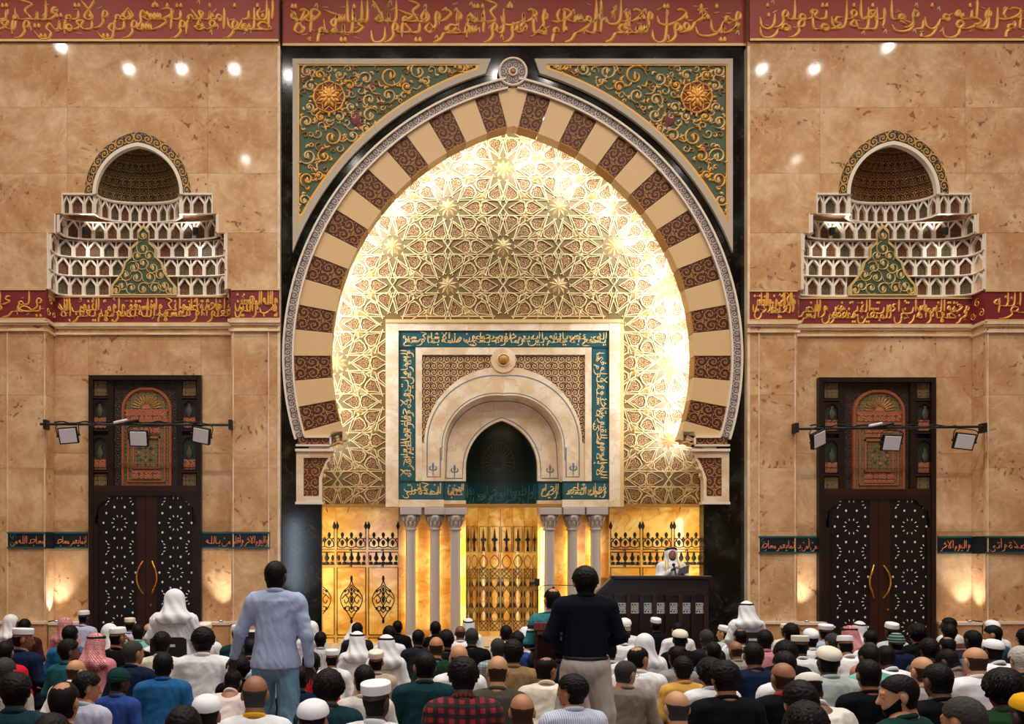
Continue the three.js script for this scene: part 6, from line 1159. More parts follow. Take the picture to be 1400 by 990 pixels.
// ---- clothing colours and cloth patterns
const fabrics = new Map();
const clothMat = (c, extra) => { const k = c + (extra ?? ''); if (!fabrics.has(k)) fabrics.set(k, phys({ color: c, roughness: 0.9, specularIntensity: 0.2, bumpMap: weaveTex, bumpScale: 0.0006 })); return fabrics.get(k); };
const patterned = (key, w, h, draw, rx, ry) => { if (!fabrics.has(key)) fabrics.set(key, mat({ map: canvasTex(w, h, draw, true, rx, ry), roughness: 0.88 })); return fabrics.get(key); };
const stripesH = (key, cols) => patterned(key, 8, 64, (g, w, h) => { let y = 0; for (const [c, n] of cols) { g.fillStyle = c; g.fillRect(0, y, w, n); y += n; } }, 4, 1 / 0.16);
const PAT = {
  redPlaid: patterned('redPlaid', 64, 64, (g) => { g.fillStyle = '#8c1420'; g.fillRect(0, 0, 64, 64); g.fillStyle = 'rgba(8,4,8,0.72)'; g.fillRect(0, 0, 32, 64); g.fillRect(0, 0, 64, 32); }, 1 / 0.062, 1 / 0.062),
  greyCheck: patterned('greyCheck', 64, 64, (g) => { g.fillStyle = '#9aa4a6'; g.fillRect(0, 0, 64, 64); g.fillStyle = 'rgba(50,64,72,0.55)'; for (const q of [0, 24]) { g.fillRect(q, 0, 8, 64); g.fillRect(0, q, 64, 8); } }, 1 / 0.06, 1 / 0.06),
  darkCheck: patterned('darkCheck', 64, 64, (g) => { g.fillStyle = '#3d4146'; g.fillRect(0, 0, 64, 64); g.fillStyle = 'rgba(150,110,80,0.45)'; g.fillRect(0, 0, 6, 64); g.fillRect(0, 0, 64, 6); g.fillStyle = 'rgba(10,12,20,0.5)'; g.fillRect(24, 0, 16, 64); g.fillRect(0, 24, 64, 16); }, 1 / 0.05, 1 / 0.05),
  dots: patterned('dots', 32, 32, (g) => { g.fillStyle = '#b3ab9e'; g.fillRect(0, 0, 32, 32); g.fillStyle = '#6a6660'; g.beginPath(); g.arc(8, 8, 5, 0, 7); g.arc(24, 24, 5, 0, 7); g.fill(); }, 1 / 0.03, 1 / 0.03),
  vStripe: patterned('vStripe', 64, 8, (g) => { g.fillStyle = '#c9ccd0'; g.fillRect(0, 0, 64, 8); g.fillStyle = '#20242c'; g.fillRect(0, 0, 18, 8); }, 1 / 0.022, 1),
  fineStripe: patterned('fineStripe', 64, 8, (g) => { g.fillStyle = '#c8cfde'; g.fillRect(0, 0, 64, 8); g.fillStyle = '#7f8ba6'; g.fillRect(0, 0, 20, 8); }, 1 / 0.014, 1),
  tealStripe: patterned('tealStripe', 8, 128, (g) => { let y = 0; for (const [c, n] of [['#1d6f78', 40], ['#0d1c2c', 26], ['#d9dde0', 12], ['#0d1c2c', 14], ['#1d6f78', 36]]) { g.fillStyle = c; g.fillRect(0, y, 8, n); y += n; } }, 4, 1 / 0.2),
  maroonStripe: patterned('maroonStripe', 8, 128, (g) => { let y = 0; for (const [c, n] of [['#4a2326', 56], ['#b7a49c', 10], ['#4a2326', 50], ['#b7a49c', 12]]) { g.fillStyle = c; g.fillRect(0, y, 8, n); y += n; } }, 4, 1 / 0.16),
  redScarf: patterned('redScarf', 64, 64, (g) => { g.fillStyle = '#d9b3b0'; g.fillRect(0, 0, 64, 64); g.fillStyle = '#a8333e'; for (let i = 0; i < 4; i++) for (let j = 0; j < 4; j++) if ((i + j) % 2) g.fillRect(i * 16, j * 16, 16, 16); g.fillRect(0, 0, 5, 64); g.fillRect(0, 0, 64, 5); }, 1 / 0.05, 1 / 0.05),
  whiteScarf: patterned('whiteScarf', 64, 64, (g) => { g.fillStyle = '#e2e2e2'; g.fillRect(0, 0, 64, 64); g.fillStyle = '#c2bfc0'; for (let i = 0; i < 4; i++) for (let j = 0; j < 4; j++) if ((i + j) % 2) g.fillRect(i * 16 + 4, j * 16 + 4, 8, 8); }, 1 / 0.06, 1 / 0.06),
  embroidered: patterned('embroidered', 128, 32, (g) => { g.fillStyle = '#b9b09a'; g.fillRect(0, 0, 128, 32); g.fillStyle = '#5d5748'; for (let i = 0; i < 8; i++) { g.fillRect(i * 16, 10 + (i % 2) * 4, 9, 8); } g.fillRect(0, 2, 128, 3); }, 3, 1),
  knitStripe: patterned('knitStripe', 8, 64, (g) => { let y = 0; for (const [c, n] of [['#2c4a44', 14], ['#8fa29a', 8], ['#1f3834', 20], ['#8fa29a', 8], ['#2c4a44', 14]]) { g.fillStyle = c; g.fillRect(0, y, 8, n); y += n; } }, 1, 1 / 0.07),
  redRug: mat({ ...ornament(128, 32, hex(0x5a1f1a), hex(0xa8503a), hex(0xb07a4a), [6, 1], 4, 1 / 0.3, 1 / 0.08), bumpScale: 0.002, roughness: 0.8 }),
};
const col = {
  white: [0xdcdde0, 'white'], cream: [0xd8cfbe, 'cream'], offwhite: [0xcfcac4, 'off-white'], pinkish: [0xc9b8b4, 'pale pinkish'], lavender: [0xb2b4cc, 'lavender-grey'], paleblue: [0x9fb2cc, 'pale blue'], mint: [0xaebcba, 'pale mint'], grey: [0x8d8884, 'grey'], tan: [0x8a6f4c, 'tan'], beige: [0xb2a18c, 'beige'], olive: [0x47453a, 'olive'], taupe: [0x7d7268, 'taupe'],
  navy: [0x12203a, 'navy'], blue: [0x235a8c, 'blue'], royal: [0x2c4688, 'royal blue'], steel: [0x3d6f8c, 'steel blue'], teal: [0x1f5560, 'teal'], darkteal: [0x14343c, 'dark teal'], black: [0x0d0e12, 'black'], charcoal: [0x1d2128, 'charcoal'], green: [0x1f4024, 'bottle green'], darkgreen: [0x12362f, 'dark green'], aqua: [0x6fb0a6, 'aqua'],
  red: [0xc01c26, 'bright red'], maroon: [0x3a1820, 'dark maroon'], pink: [0xc47f88, 'pink'], peach: [0xb07a5e, 'peach'], yellow: [0xc99c4e, 'mustard yellow'], gold: [0xd8a01e, 'yellow'], lilac: [0xb9a9b6, 'lilac'], salmon: [0xc08488, 'rose'],
};
const skins = [0x6b4530, 0x8a5a3c, 0x4a2e20, 0xa8714c, 0xb98662, 0x3a241a].map((c) => mat({ color: c, roughness: 0.55 }));
const hairMat = { k: phys({ color: 0x090706, roughness: 0.6, specularIntensity: 0.3 }), g: phys({ color: 0x33322f, roughness: 0.7, specularIntensity: 0.3 }), w: mat({ color: 0xa8a29a, roughness: 0.75 }), b: phys({ color: 0x3a2519, roughness: 0.7, specularIntensity: 0.3 }) };
const beardGeo = nets((x, y, z) => Math.max(headField(x, y, z) - 0.006, y - (-0.088 + 0.85 * (z + 0.1)), -0.135 - y, z + 0.002, -0.0005 + 0.05 - Math.hypot(x, (y + 0.045) * 1.1, (z + 0.12) * 1.1)), [-0.1, -0.14, -0.14], [0.1, 0.01, 0.05], 0.008);
const glassesGeo = (() => { const l = []; for (const s of [-1, 1]) { const t = new THREE.TorusGeometry(0.022, 0.0022, 6, 18); t.translate(s * 0.031, 0.002, -0.114); l.push(t); l.push(tube([[s * 0.053, 0.005, -0.112], [s * 0.078, 0.006, -0.05], [s * 0.084, 0, 0.015]], 0.0022, 5, 8)); } l.push(tube([[-0.01, 0.004, -0.115], [0.01, 0.004, -0.115]], 0.0022, 5, 3)); return merge(l); })();
const bodyCache = new Map();
function bodyGeo(key, P, yaw, pitch, bare) {                          // one continuous skin mesh: trunk, limbs, hands, feet, turned head
  const id = [key, yaw, pitch, bare].join();
  if (!bodyCache.has(id)) {
    const h = headGeo.clone(); const e = new THREE.Matrix4().makeTranslation(...P.J.head).multiply(new THREE.Matrix4().makeRotationFromEuler(new THREE.Euler(pitch, yaw, 0, 'YXZ'))); h.applyMatrix4(e);
    bodyCache.set(id, merge([P.skin.clone(), h, ...P.hands.map((g) => g.clone()), ...P.foot.map((g) => g.clone())]));
  }
  return bodyCache.get(id);
}
// o: x, z, turn, pose, top ('shirt' | 'robe'), topMat, legMat, head {kind, ...}, yaw, pitch (degrees), skin, label
function person(o) {
  const g = thing('person', o.label, 'person', o.group), P = P0[o.pose ?? 'kneel'], yaw = -(o.yaw ?? 0) * R, pitch = -(o.pitch ?? 0) * R - P.J.lean * 0.75;
  g.position.set(o.x, o.y ?? 0, o.z); g.rotation.y = o.turn ?? 0; g.scale.set((o.k ?? 1) * (o.wide ?? 1), o.k ?? 1, o.k ?? 1);
  mesh('body', bodyGeo(o.pose ?? 'kneel', P, Math.round(yaw * 5) / 5, Math.round(pitch * 6) / 6), skins[o.skin ?? 0], g);
  const ry = Math.round(yaw * 5) / 5, rx = Math.round(pitch * 6) / 6;
  if (o.top === 'robe') mesh('robe', P.robe, o.topMat, g);
  else { mesh('shirt', P.shirt, o.topMat, g); mesh('trousers', P.trousers, o.legMat ?? clothMat(0x23262c), g); }
  mesh('collar', P.collar, o.collarMat ?? o.topMat, g);
  const put = (n, geo, m, s = null) => { const q = mesh(n, geo, m, g); q.position.set(...P.J.head); q.rotation.set(rx, ry, 0, 'YXZ'); if (s) q.scale.set(...s); return q; };
  for (const [kind, m, name] of o.head ?? []) {
    if (hairs[kind]) put('hair', hairs[kind], m); else if (capGeo[kind]) put(name ?? 'cap', capGeo[kind], m);
    else if (kind === 'scarf') put('headscarf', scarfGeo, m); else if (kind === 'agal') put('head_cord', agalGeo, M.blackMatt); else if (kind === 'beard') put('beard', beardGeo, m); else if (kind === 'glasses') put('glasses', glassesGeo, M.black);
    else if (kind === 'hood') put('headscarf', scarfGeo, m, [1, 1, 1]);
  }
  return g;
}
// ------------------------------------------------------------------ the worshippers, read from the photograph: head's place in px, head, clothing
const K = hairMat.k;
const HEADS = {
  h: [[['short', K]], ''], H: [[['full', K]], ''], c: [[['curly', K]], ''], b: [[['fringe', hairMat.b]], ''], B: [[['nape', hairMat.b]], ''], o: [[['crown', K]], ''],
  G: [[['short', hairMat.g]], ''], W: [[['full', hairMat.w]], ''], bg: [[['fringe', hairMat.g]], ''],
};
const CAPW = { kufi: 'cap', skullcap: 'skullcap', flat: 'flat-topped cap', knit: 'knitted cap' };
function headSpec(code) {
  if (HEADS[code]) return HEADS[code];
  const [kind, c] = code.split(':');
  if (kind === 'g' || kind === 'ga') { const m = c === 'red' ? PAT.redScarf : c === 'pat' ? PAT.whiteScarf : clothMat(0xdedfe2); return [[['scarf', m], ...(kind === 'ga' ? [['agal']] : [])], (kind === 'ga' ? 'a black-corded ' : 'a ') + (c === 'red' ? 'red-checked' : c === 'pat' ? 'patterned white' : 'white') + ' headscarf']; }
  const k = { k: 'kufi', s: 'skullcap', f: 'flat', n: 'knit' }[kind], m = c === 'emb' ? PAT.embroidered : c === 'stripe' ? PAT.knitStripe : clothMat(col[c][0]);
  return [[['fringe', K], [k, m]], (c === 'offwhite' ? 'an ' : 'a ') + (c === 'emb' ? 'grey embroidered' : c === 'stripe' ? 'green striped' : col[c][1]) + ' ' + CAPW[k]];
}
function topSpec(code) {
  const [c, kind = 'shirt'] = code.split(' ');
  if (PAT[c]) return [PAT[c], { redPlaid: 'red and black plaid shirt', greyCheck: 'grey checked shirt', darkCheck: 'dark checked shirt', dots: 'speckled pale shirt', vStripe: 'black and white striped shirt', fineStripe: 'finely striped blue shirt', maroonStripe: 'maroon striped shirt' }[c], kind];
  return [clothMat(col[c][0]), col[c][1] + ' ' + kind, kind];
}
const CROWD = [
  [11.5, 843, 'g:pat', 'white robe', { yaw: 55, skin: 2, turn: -0.4 }], [49, 848, 'h', 'maroon', { skin: 0 }], [71, 847, 'g:red', 'pink', { yaw: 20 }], [113, 837, 'k:white', 'lavender', { skin: 2, yaw: 15 }],
  [44, 862, 'f:white', 'navy jacket', { yaw: 50, skin: 1, glasses: 1, wide: 1.12 }], [93, 857, 'h', 'blue', { skin: 2, wide: 1.08 }], [107, 877, 'H', 'teal', { yaw: 50, skin: 0 }], [141, 861, 'k:white', 'black', { pose: 'saluting', yaw: 30, skin: 1 }],
  [124, 870, 'ga:red', 'pink', { yaw: 10 }], [160, 856, 'g:pat', 'white robe', {}], [179, 847, 'k:cream', 'lavender', { skin: 2 }], [187, 855, 'h', 'aqua', { skin: 2 }],
  [95, 907, 'B', 'white', { skin: 4, pose: 'bow', yaw: 35 }], [35, 925, 'H', 'darkteal', { wide: 1.1 }], [74, 937, 'o', 'charcoal', { skin: 3 }], [107, 923, 'H', 'lavender', { yaw: 40, skin: 3 }], [142, 918, 'n:darkgreen', 'royal', { yaw: 25, skin: 5 }],
  [5, 879, 'h', 'red', { skin: 3 }], [3, 903, 'G', 'dots', {}], [82, 983, 'h', 'black', {}], [201, 854, 'B', 'tan', { skin: 4 }], [207, 859, 'k:lilac', 'white', { skin: 1 }], [224, 856, 'h', 'black', { pose: 'bow' }], [236, 867, 'H', 'cream', {}],
  [256, 866, 'k:white', 'paleblue', { skin: 2 }], [286, 861, 'H', 'white', { wide: 1.18, skin: 1, pose: 'kneel', big: 1.18 }], [295, 854, 'k:cream', 'white', {}], [310, 857, 'k:white', 'darkgreen', { yaw: 30, skin: 3 }], [322, 878, 'h', 'charcoal', { skin: 1, pose: 'bow' }],
  [196, 879, 'G', 'navy jacket', { yaw: 20, skin: 3 }], [226, 895, 'h', 'blue sweater', { skin: 5, wide: 1.12 }], [335, 901, 'c', 'black', {}], [324, 925, 'h', 'pinkish', { pose: 'deep', skin: 1 }], [348, 928, 'bg', 'white', { skin: 1, collar: 'gold' }],
  [281, 963, 's:white', 'cream', { skin: 1, pose: 'bow' }], [233, 973, 'H', 'blue', {}], [355, 884, 'h', 'paleblue', {}], [427, 850, 'h', 'tan', { yaw: 55, skin: 2 }], [443, 852, 'g:white', 'white robe', {}], [447, 866, 'H', 'vStripe', { yaw: 10 }],
  [408, 894, 'h', 'red', { skin: 2, wide: 1.1 }], [392, 914, 'h', 'navy', {}], [466, 891, 'k:white', 'white robe', { yaw: 10 }], [495, 853, 'h', 'charcoal', {}], [482, 855, 'g:white', 'white robe', { pose: 'bow', yaw: 30 }], [499, 867, 'ga:white', 'white robe', {}],
  [501, 913, 'h', 'offwhite', { skin: 3 }], [523, 893, 'k:cream', 'beige', { skin: 1, yaw: 10 }], [447, 922, 'c', 'darkteal', {}], [495, 938, 'f:white', 'white', { yaw: 25, skin: 5 }], [410, 965, 's:white', 'white robe', {}], [524, 872, 'ga:white', 'white robe', { yaw: -20 }],
  [551, 850, 'h', 'black', {}], [557, 863, 'h', 'charcoal', {}], [536, 858, 'H', 'white', {}], [602, 851, 'h', 'black', { skin: 2 }], [620, 857, 'B', 'white', { skin: 0 }], [627, 864, 'H', 'black', {}], [638, 848, 'ga:white', 'white robe', {}], [579, 873, 'b', 'darkgreen', { skin: 3 }],
  [615, 884, 'B', 'white', { skin: 4 }], [662, 861, 'G', 'black', {}], [664, 875, 'G', 'greyCheck', { skin: 3 }], [577, 895, 'h', 'darkteal jacket', { wide: 1.12, skin: 3, yaw: -10 }], [663, 900, 'B', 'olive jacket', { skin: 4, yaw: 10 }], [651, 904, 'H', 'redPlaid', { wide: 1.1, big: 1.06 }],
  [675, 857, 'h', 'white', {}], [691, 866, 'H', 'royal', {}], [714, 953, 'b', 'charcoal', { skin: 3 }], [714, 861, 'g:white', 'white robe', { yaw: 20, pose: 'bow' }], [713, 878, 'H', 'tan jacket', {}], [755, 875, 'H', 'navy', {}], [764, 904, 'o', 'cream', { yaw: 35, pose: 'bow', skin: 1, wide: 1.1 }],
  [787, 927, 'H', 'fineStripe', { yaw: -35, skin: 3, wide: 1.1 }], [844, 839, 'B', 'black', { skin: 4 }], [860, 848, 's:white', 'white', {}], [853, 858, 'f:emb', 'white', { skin: 2 }], [851, 878, 'h', 'white', {}], [840, 893, 'B', 'pinkish', { skin: 4 }], [839, 907, 'G', 'taupe jacket', { yaw: 55, skin: 4, glasses: 1, wide: 1.12 }],
  [878, 870, 'g:white', 'white robe', {}], [907, 847, 'k:white', 'black', { skin: 5 }], [929, 853, 'h', 'white', { skin: 3, wide: 1.1 }], [948, 864, 's:cream', 'black', { skin: 5 }], [975, 858, 'k:white', 'mint', { yaw: -40, skin: 4 }], [985, 863, 'G', 'charcoal', {}], [1007, 862, 'o', 'mint', { skin: 1 }], [1030, 864, 'H', 'pink', {}],
  [890, 887, 'o', 'white', { yaw: 40, skin: 3, wide: 1.15 }], [912, 886, 'h', 'grey', {}], [938, 901, 'H', 'yellow', {}], [966, 905, 'c', 'white', { skin: 3, wide: 1.1 }], [986, 880, 'h', 'steel', {}], [997, 879, 'B', 'grey', { skin: 1 }], [1012, 909, 'H', 'black', { wide: 1.1 }], [946, 949, 'bg', 'white', { skin: 4, wide: 1.05 }], [1051, 882, 'h', 'navy jacket', { wide: 1.1 }],
  [1076, 855, 'H', 'charcoal', {}], [1093, 855, 'k:cream', 'offwhite', {}], [1102, 863, 's:white', 'white', { skin: 2 }], [1079, 872, 'f:cream', 'white', { skin: 2 }], [1132, 856, 'f:white', 'paleblue', { skin: 2, wide: 1.15 }], [1147, 868, 'G', 'charcoal', {}], [1166, 859, 'ga:red', 'pink', { yaw: -40 }], [1161, 874, 'k:white', 'white', { skin: 1, pose: 'bow' }],
  [1194, 852, 'ga:white', 'white robe', {}], [1194, 864, 'h', 'white', { skin: 2 }], [1228, 854, 'k:white', 'mint', {}], [1227, 868, 'n:stripe', 'navy', { skin: 2, yaw: -10 }], [1094, 894, 'h', 'white', {}], [1119, 889, 's:cream', 'mint', { skin: 2, wide: 1.1 }], [1092, 909, 'b', 'black jacket', { skin: 1, collar: 'red', wide: 1.1 }],
  [1181, 881, 'G', 'peach', {}], [1201, 885, 'h', 'aqua', { skin: 2 }], [1178, 906, 'h', 'black', { wide: 1.05 }], [1060, 880, 'c', 'black', { wide: 1.1 }], [1089, 938, 'H', 'white', { skin: 3 }], [1090, 970, 'c', 'charcoal', {}], [1223, 928, 'h', 'darkgreen', { yaw: -65, skin: 4, beard: 1, wide: 1.1 }], [1225, 888, 'h', 'white', { pose: 'bow' }], [1153, 935, 's:offwhite', 'offwhite', { pose: 'deep' }],
  [1239, 854, 'h', 'black', {}], [1253, 856, 'c', 'black', {}], [1264, 876, 'H', 'darkCheck', {}], [1281, 873, 'o', 'blue', { skin: 1 }], [1301, 846, 'h', 'white', { yaw: -55, skin: 5 }], [1317, 855.5, 'H', 'maroonStripe', {}], [1334, 864, 'h', 'navy', {}], [1359, 851, 's:white', 'white', { skin: 1 }], [1364, 857, 'h', 'teal', { yaw: -55, skin: 4 }], [1389, 862, 'H', 'charcoal', {}],
  [1369, 880, 's:white', 'white', { pose: 'bow' }], [1266, 904, 'b', 'grey', { skin: 4, pose: 'bow' }], [1334, 896, 'h', 'taupe', { pose: 'deep', yaw: -20 }], [1356, 888, 'b', 'white', { skin: 4, wide: 1.15 }], [1383, 888, 'W', 'darkteal jacket', { skin: 4 }], [1293, 912, 'h', 'black', { wide: 1.1 }], [1362, 922, 'c', 'green', { wide: 1.15 }], [1327, 960, 'G', 'black', { skin: 3, yaw: -20 }], [1398, 957, 's:gold', 'charcoal', {}],
];
{
  // depths: a worshipper's head height gives his distance; neighbours that would share a place are moved apart along their own line of sight
  const P = CROWD.map(([px, py, hc, tc, o]) => { const J = P0[o.pose ?? 'kneel'].J, h0 = J.head[1] + 0.105, k = 0.95 * (o.big ?? 1), s = (py - PPY) / (CY - h0 * k); return { px, p0: px, py, hc, tc, o, h0, z: Math.max(0.85, CZ - F / s), z0: Math.max(0.85, CZ - F / s) }; });
  const fixed = [[PX(377, 8.1), 8.1], [PX(800, 8.0), 8.0], [PX(755, 5.4), 5.4], [PX(238, 4.57), 4.57], [PX(1021, 3.57), 3.57], [PX(340, 2.2), 2.2], [PX(735, 0.6), 0.6]];
  for (const [a, b] of [[840, 970]]) for (let x = a; x < b; x += 25) fixed.push([PX(x, 0.1), 0.1]);
  for (let it = 0; it < 1500; it++) {
    for (let i = 0; i < P.length; i++) {
      const a = P[i], ax = PX(a.px, a.z);
      for (let j = i + 1; j < P.length; j++) { const b = P[j], dx = Math.abs(ax - PX(b.px, b.z)), dz = b.z - a.z, need = dx < 0.56 ? 0.64 : dx < 0.66 ? 0.3 : 0; if (Math.abs(dz) < need) { const e = (need - Math.abs(dz)) * 0.2 * (dz === 0 ? (b.py > a.py ? 1 : -1) : Math.sign(dz)); a.z -= e; b.z += e; const sx = (b.px >= a.px ? 1 : -1) * 0.02 * S(a.z) / 100; if (Math.abs(a.px - a.p0) < 17) a.px -= sx; if (Math.abs(b.px - b.p0) < 17) b.px += sx; } }
      for (const [fx, fz] of fixed) { const dx = Math.abs(PX(a.px, a.z) - fx), dz = a.z - fz; if (dx < 0.5 && Math.abs(dz) < 0.62) a.z += (0.62 - Math.abs(dz)) * 0.4 * (dz >= 0 ? 1 : -1); }
      a.z = Math.min(10.9, Math.max(0.8, a.z), a.z0 + 0.7); a.z = Math.max(a.z, a.z0 - 1.15);
    }
  }
  const base = P.map((p) => { const [hm, hl] = headSpec(p.hc), [tm, tl, kind] = topSpec(p.tc); p.hm = hm; p.tm = tm; p.tl = tl; p.kind = kind; p.hl = hl;
    const act = p.o.pose === 'saluting' ? 'man raising a hand to his head' : p.o.pose === 'deep' ? 'man bent far forward' : p.o.pose === 'bow' ? 'man leaning forward' : 'kneeling man';
    return `${act} in ${tl}` + (hl ? ' and ' + hl : ', bareheaded') + (p.o.glasses ? ', wearing glasses' : '') + (Math.abs(p.o.yaw ?? 0) >= 35 ? ', face in profile' : ''); });
  const count = (l) => { const m = new Map(); l.forEach((x) => m.set(x, (m.get(x) ?? 0) + 1)); return m; };
  const tls = count(P.map((q) => q.tl));
  const near = (i, skip) => { const l = []; P.forEach((q, j) => { if (j !== i && tls.get(q.tl) <= 4 && q.tl !== P[i].tl && q.tl.split(' ').length <= 3) l.push([Math.hypot(q.px - P[i].px, (q.py - P[i].py) * 1.8), q]); }); l.sort((x, y) => x[0] - y[0]); const q = l[skip][1], d = q.z - P[i].z; return (d < -0.45 ? ', behind the ' : d > 0.45 ? ', ahead of the ' : ', beside the ') + q.tl; };
  const brief = (l) => l.replace('kneeling man', 'man');
  let lab = base.slice(), c = count(lab);
  const dup = base.map((l) => c.get(l) > 1), fits = (l) => l.split(' ').length <= 16;
  lab = base.map((l, i) => (dup[i] ? brief(l) + near(i, 0) : l));
  for (let t = 1; t < 6; t++) { c = count(lab); const seen = new Map(); lab = lab.map((l, i) => { const n = seen.get(l) ?? 0; seen.set(l, n + 1); if (c.get(l) < 2 || n === 0) return l; const m = brief(base[i]) + near(i, t); return fits(m) ? m : l; }); }
  c = count(lab);
  P.forEach((p, i) => {
    const s = S(p.z), k = Math.min(1.16, Math.max(0.76, (CY - (p.py - PPY) / s) / p.h0)), o = p.o;
    const dark = /white|cream|mint/.test(p.tl);
    person({ x: PX(p.px, p.z), z: p.z, k, wide: (o.wide ?? 1) * (0.98 + 0.06 * hash(i, 3, 5)), turn: (o.turn ?? 0) + (hash(i, 1, 9) - 0.5) * 0.3 - (o.yaw ?? 0) * 0.006, pose: o.pose, top: p.kind === 'robe' ? 'robe' : 'shirt', topMat: p.tm, legMat: dark ? p.tm : clothMat([0x23262c, 0x2b3240, 0x3c3a36][i % 3]),
      collarMat: o.collar ? clothMat(col[o.collar][0]) : undefined, head: [...p.hm, ...(o.beard ? [['beard', K]] : []), ...(o.glasses ? [['glasses']] : [])], yaw: (o.yaw ?? 0) * 0.75 + (hash(i, 7, 2) - 0.5) * 12, pitch: (o.pitch ?? 0) + (hash(i, 5, 4) - 0.3) * 14, skin: o.skin ?? [0, 2, 1, 5][i % 4], label: lab[i].split(' ').slice(0, 16).join(' '), group: c.get(lab[i]) > 1 ? 'worshippers seen from behind, ' + p.tl : undefined });
  });
}
// ------------------------------------------------------------------ standing men, the speaker, men on chairs
const vary = (key, J, o) => { P0[key] = pose(key, J, o); return key; };
{
  const z1 = 8.1;
  vary('walker', stand(PY(768, z1), 0.16, { el: [[-0.285, 1.16, -0.02], [0.255, 1.13, 0.05]], wr: [[-0.36, 0.94, -0.12], [0.27, 0.89, 0.0]], hd: [[-0.15, -1, -0.2], [0.05, -1, -0.1]] }), { hem: 0.85, fold: 0.008, cell: 0.014, flare: 0.012 });
  person({ x: PX(377, z1), z: z1, pose: 'walker', topMat: clothMat(0x9fadcb), legMat: clothMat(0x6f95ad, 'denim'), head: [['short', K]], skin: 5, yaw: 8, label: 'man walking between the rows in pale blue shirt and light jeans' });
  const z2 = 8.0;
  vary('stander', stand(PY(776, z2), 0.02, { el: [[-0.275, 1.14, 0.0], [0.275, 1.14, 0.0]], wr: [[-0.14, 1.0, -0.22], [0.14, 1.0, -0.22]], hd: [[0.8, 0, -0.5], [-0.8, 0, -0.5]] }, 1.3), { hem: 0.93, tucked: true, fold: 0.005, cell: 0.014, flare: 0.014 });
  const st = person({ x: PX(800, z2), z: z2, pose: 'stander', wide: 1.08, topMat: clothMat(0x0e121c), legMat: clothMat(0xb5ada2), head: [['full', K]], skin: 3, label: 'standing man in black polo shirt and beige trousers, arms folded before him' });
  const belt = new THREE.TorusGeometry(0.158, 0.012, 8, 32); belt.rotateX(Math.PI / 2); belt.scale(1, 1.3, 0.8); belt.translate(0, P0.stander.J.pelvis[1] + 0.035, 0.01); mesh('belt', belt, M.black, st);

  // speaker behind the pulpit
  const zi = -0.1, H = PY(748, zi) - 0.2;
  vary('speaker', (() => { const J = stand(H - 0.02, 0, { el: [[-0.25, 1.17, 0.06], [0.25, 1.17, 0.06]], wr: [[-0.08, 1.32, 0.2], [0.13, 1.24, 0.26]], hd: [[0.5, 0.55, 0.35], [-0.5, 0.35, 0.3]] }); const rot = (p) => [-p[0], p[1], -p[2]]; return { ...J, toe: J.toe.map(rot).reverse(), an: J.an.map(rot).reverse(), kn: J.kn.map(rot).reverse(), hip: J.hip.map(rot).reverse() }; })(), { curl: [1, 1], fold: 0.007, cell: 0.016 });
  const sp = person({ x: PX(918, zi), y: 0.2, z: zi, pose: 'speaker', top: 'robe', topMat: clothMat(0xdfe0e2), head: [], skin: 1, yaw: 180, pitch: -12, label: 'speaker in white robe and headscarf holding a microphone and paper at the pulpit' });
  {
    const J = P0.speaker.J, put = (n, geo, m) => { const q = mesh(n, geo, m, sp); q.position.set(...J.head); q.rotation.set(0.18, Math.PI, 0, 'YXZ'); return q; };
    put('headscarf', scarfGeo, clothMat(0xdedfe2)); put('head_cord', agalGeo, M.blackMatt); put('beard', beardGeo, hairMat.g);
    for (const s of [-1, 1]) mesh('cloak_edge', tube([[s * 0.1, J.neck[1] + 0.02, 0.06], [s * 0.13, J.chest[1] + 0.06, 0.16], [s * 0.13, J.chest[1] - 0.2, 0.16], [s * 0.14, J.chest[1] - 0.5, 0.16]], 0.028, 8, 20), M.giltPale, sp);
    const mic = thing('microphone', 'black handheld microphone held at the speaker\'s mouth', 'microphone'); mic.position.set(PX(918, zi) + J.wr[0][0] + 0.055, 0.2 + J.wr[0][1] + 0.04, zi + J.wr[0][2] + 0.05); mic.rotation.set(-0.35, 0, 0.1);
    mesh('handle', lathe([[0, -0.12], [0.013, -0.12], [0.017, 0.05], [0.02, 0.055], [0, 0.055]], 14), M.black, mic); const hd = new THREE.SphereGeometry(0.028, 14, 10); hd.translate(0, 0.075, 0); mesh('grille', hd, M.blackMatt, mic);
    const pap = thing('paper', 'folded white paper in the speaker\'s hand above the pulpit rail', 'paper'); pap.position.set(PX(918, zi) + J.wr[1][0] - 0.03, 0.2 + J.wr[1][1] + 0.07, zi + J.wr[1][2] + 0.08); pap.rotation.set(0.75, 0.3, 0.2);
    mesh('sheet', new THREE.BoxGeometry(0.2, 0.15, 0.003), clothMat(0xb9c4d8), pap); mesh('fold', new THREE.BoxGeometry(0.2, 0.08, 0.003).translate(0, 0.11, -0.02).rotateX(0.25), clothMat(0xb9c4d8), pap);
  }
  // chairs
  const chair = (x, z, turn, kind, label, k = 1) => {
    const c = thing('chair', label, 'chair'); c.position.set(x, 0, z); c.rotation.y = turn; c.scale.setScalar(k);
    const m = kind === 'wood' ? M.woodRed : M.black;
    mesh('seat', new RoundedBoxGeometry(0.46, 0.05, 0.44, 2, 0.015).translate(0, 0.435, -0.02), m, c);
    for (const sx of [-1, 1]) { mesh('leg', tube([[sx * 0.21, 0, -0.22], [sx * 0.2, 0.42, -0.2]], 0.016, 8, 4), m, c); mesh('leg', tube([[sx * 0.22, 0, 0.26], [sx * 0.21, 0.42, 0.2], [sx * 0.21, kind === 'wood' ? 1.0 : 0.82, 0.25]], kind === 'wood' ? 0.026 : 0.014, 8, 10), m, c); }
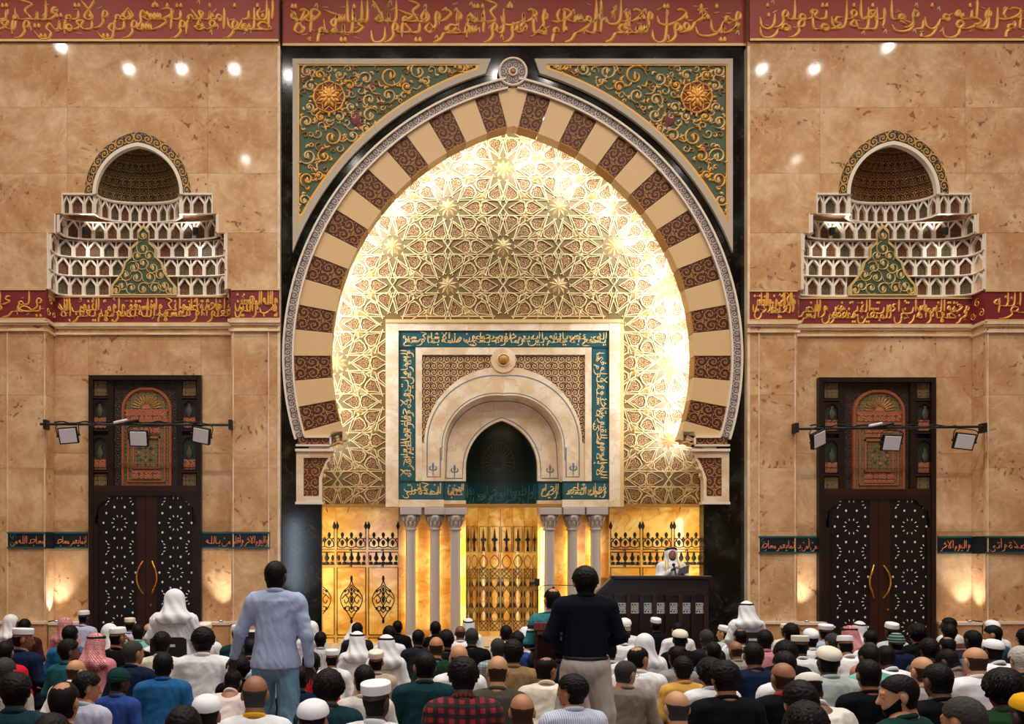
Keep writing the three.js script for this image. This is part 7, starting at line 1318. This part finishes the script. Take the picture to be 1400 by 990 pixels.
    if (kind === 'wood') { mesh('top_rail', new RoundedBoxGeometry(0.5, 0.09, 0.05, 2, 0.012).translate(0, 0.99, 0.265), PAT.redRug, c); mesh('back_cloth', new RoundedBoxGeometry(0.4, 0.42, 0.02, 2, 0.008).translate(0, 0.73, 0.25), clothMat(0x2a1512), c); mesh('back_rail', new RoundedBoxGeometry(0.44, 0.05, 0.04, 2, 0.01).translate(0, 0.92, 0.262), M.woodRed, c); mesh('stretcher', tube([[-0.21, 0.2, 0.24], [0.21, 0.2, 0.24]], 0.014, 8, 4), m, c); } else { const bk = new THREE.Shape(); const w = 0.22, h0 = 0.52, h1 = 0.84; bk.moveTo(-w, h0); bk.lineTo(w, h0); bk.lineTo(w, h1 - 0.06); bk.quadraticCurveTo(w, h1, w - 0.06, h1); bk.lineTo(-w + 0.06, h1); bk.quadraticCurveTo(-w, h1, -w, h1 - 0.06); const sl = new THREE.Path(); sl.moveTo(-0.09, 0.72); sl.lineTo(0.09, 0.72); sl.lineTo(0.09, 0.755); sl.lineTo(-0.09, 0.755); bk.holes.push(sl); const g = new THREE.ExtrudeGeometry(bk, { depth: 0.025, bevelEnabled: false, curveSegments: 6 }); g.translate(0, 0, 0.235); mesh('backrest', g, M.black, c); }
    return c;
  };
  const sit = (px, py, z, o) => { const H0 = 0.46 + 0.735 + 0.115 + (o.extra ?? 0), k = PY(py, z) / H0; vary('chair_' + px, sitChair(0.46), { cell: 0.018, fold: 0.008 }); return person({ x: PX(px, z), z, k, pose: 'chair_' + px, ...o }); };
  sit(238, 808, 4.57, { top: 'robe', topMat: clothMat(0xdedfe2), head: [['scarf', clothMat(0xdedfe2)]], wide: 1.1, yaw: -15, pitch: 8, label: 'man in white robe and headscarf seated on a chair before the door' });
  chair(PX(238, 4.57), 4.6, 0, 'black', 'dark chair under the white-robed man before the starred door', 0.95);
  sit(1021, 824, 3.57, { top: 'robe', topMat: clothMat(0xdedfe2), head: [['scarf', clothMat(0xdedfe2)], ['agal']], wide: 1.05, pitch: 12, label: 'white-robed man with headscarf seated on a black chair by the pilaster' });
  chair(PX(1021, 3.57), 3.6, 0, 'black', 'black plastic chair with slotted backrest by the pulpit-side pilaster', 0.92);
  sit(755, 805, 5.4, { topMat: PAT.tealStripe, head: [['crown', K]], skin: 3, yaw: -8, label: 'man in teal, navy and white striped polo on a wooden chair' });
  chair(PX(755, 5.4), 5.44, 0, 'wood', 'wooden chair with red patterned top rail under the striped polo man', 1.0);
}
renderer.render(scene, camera);
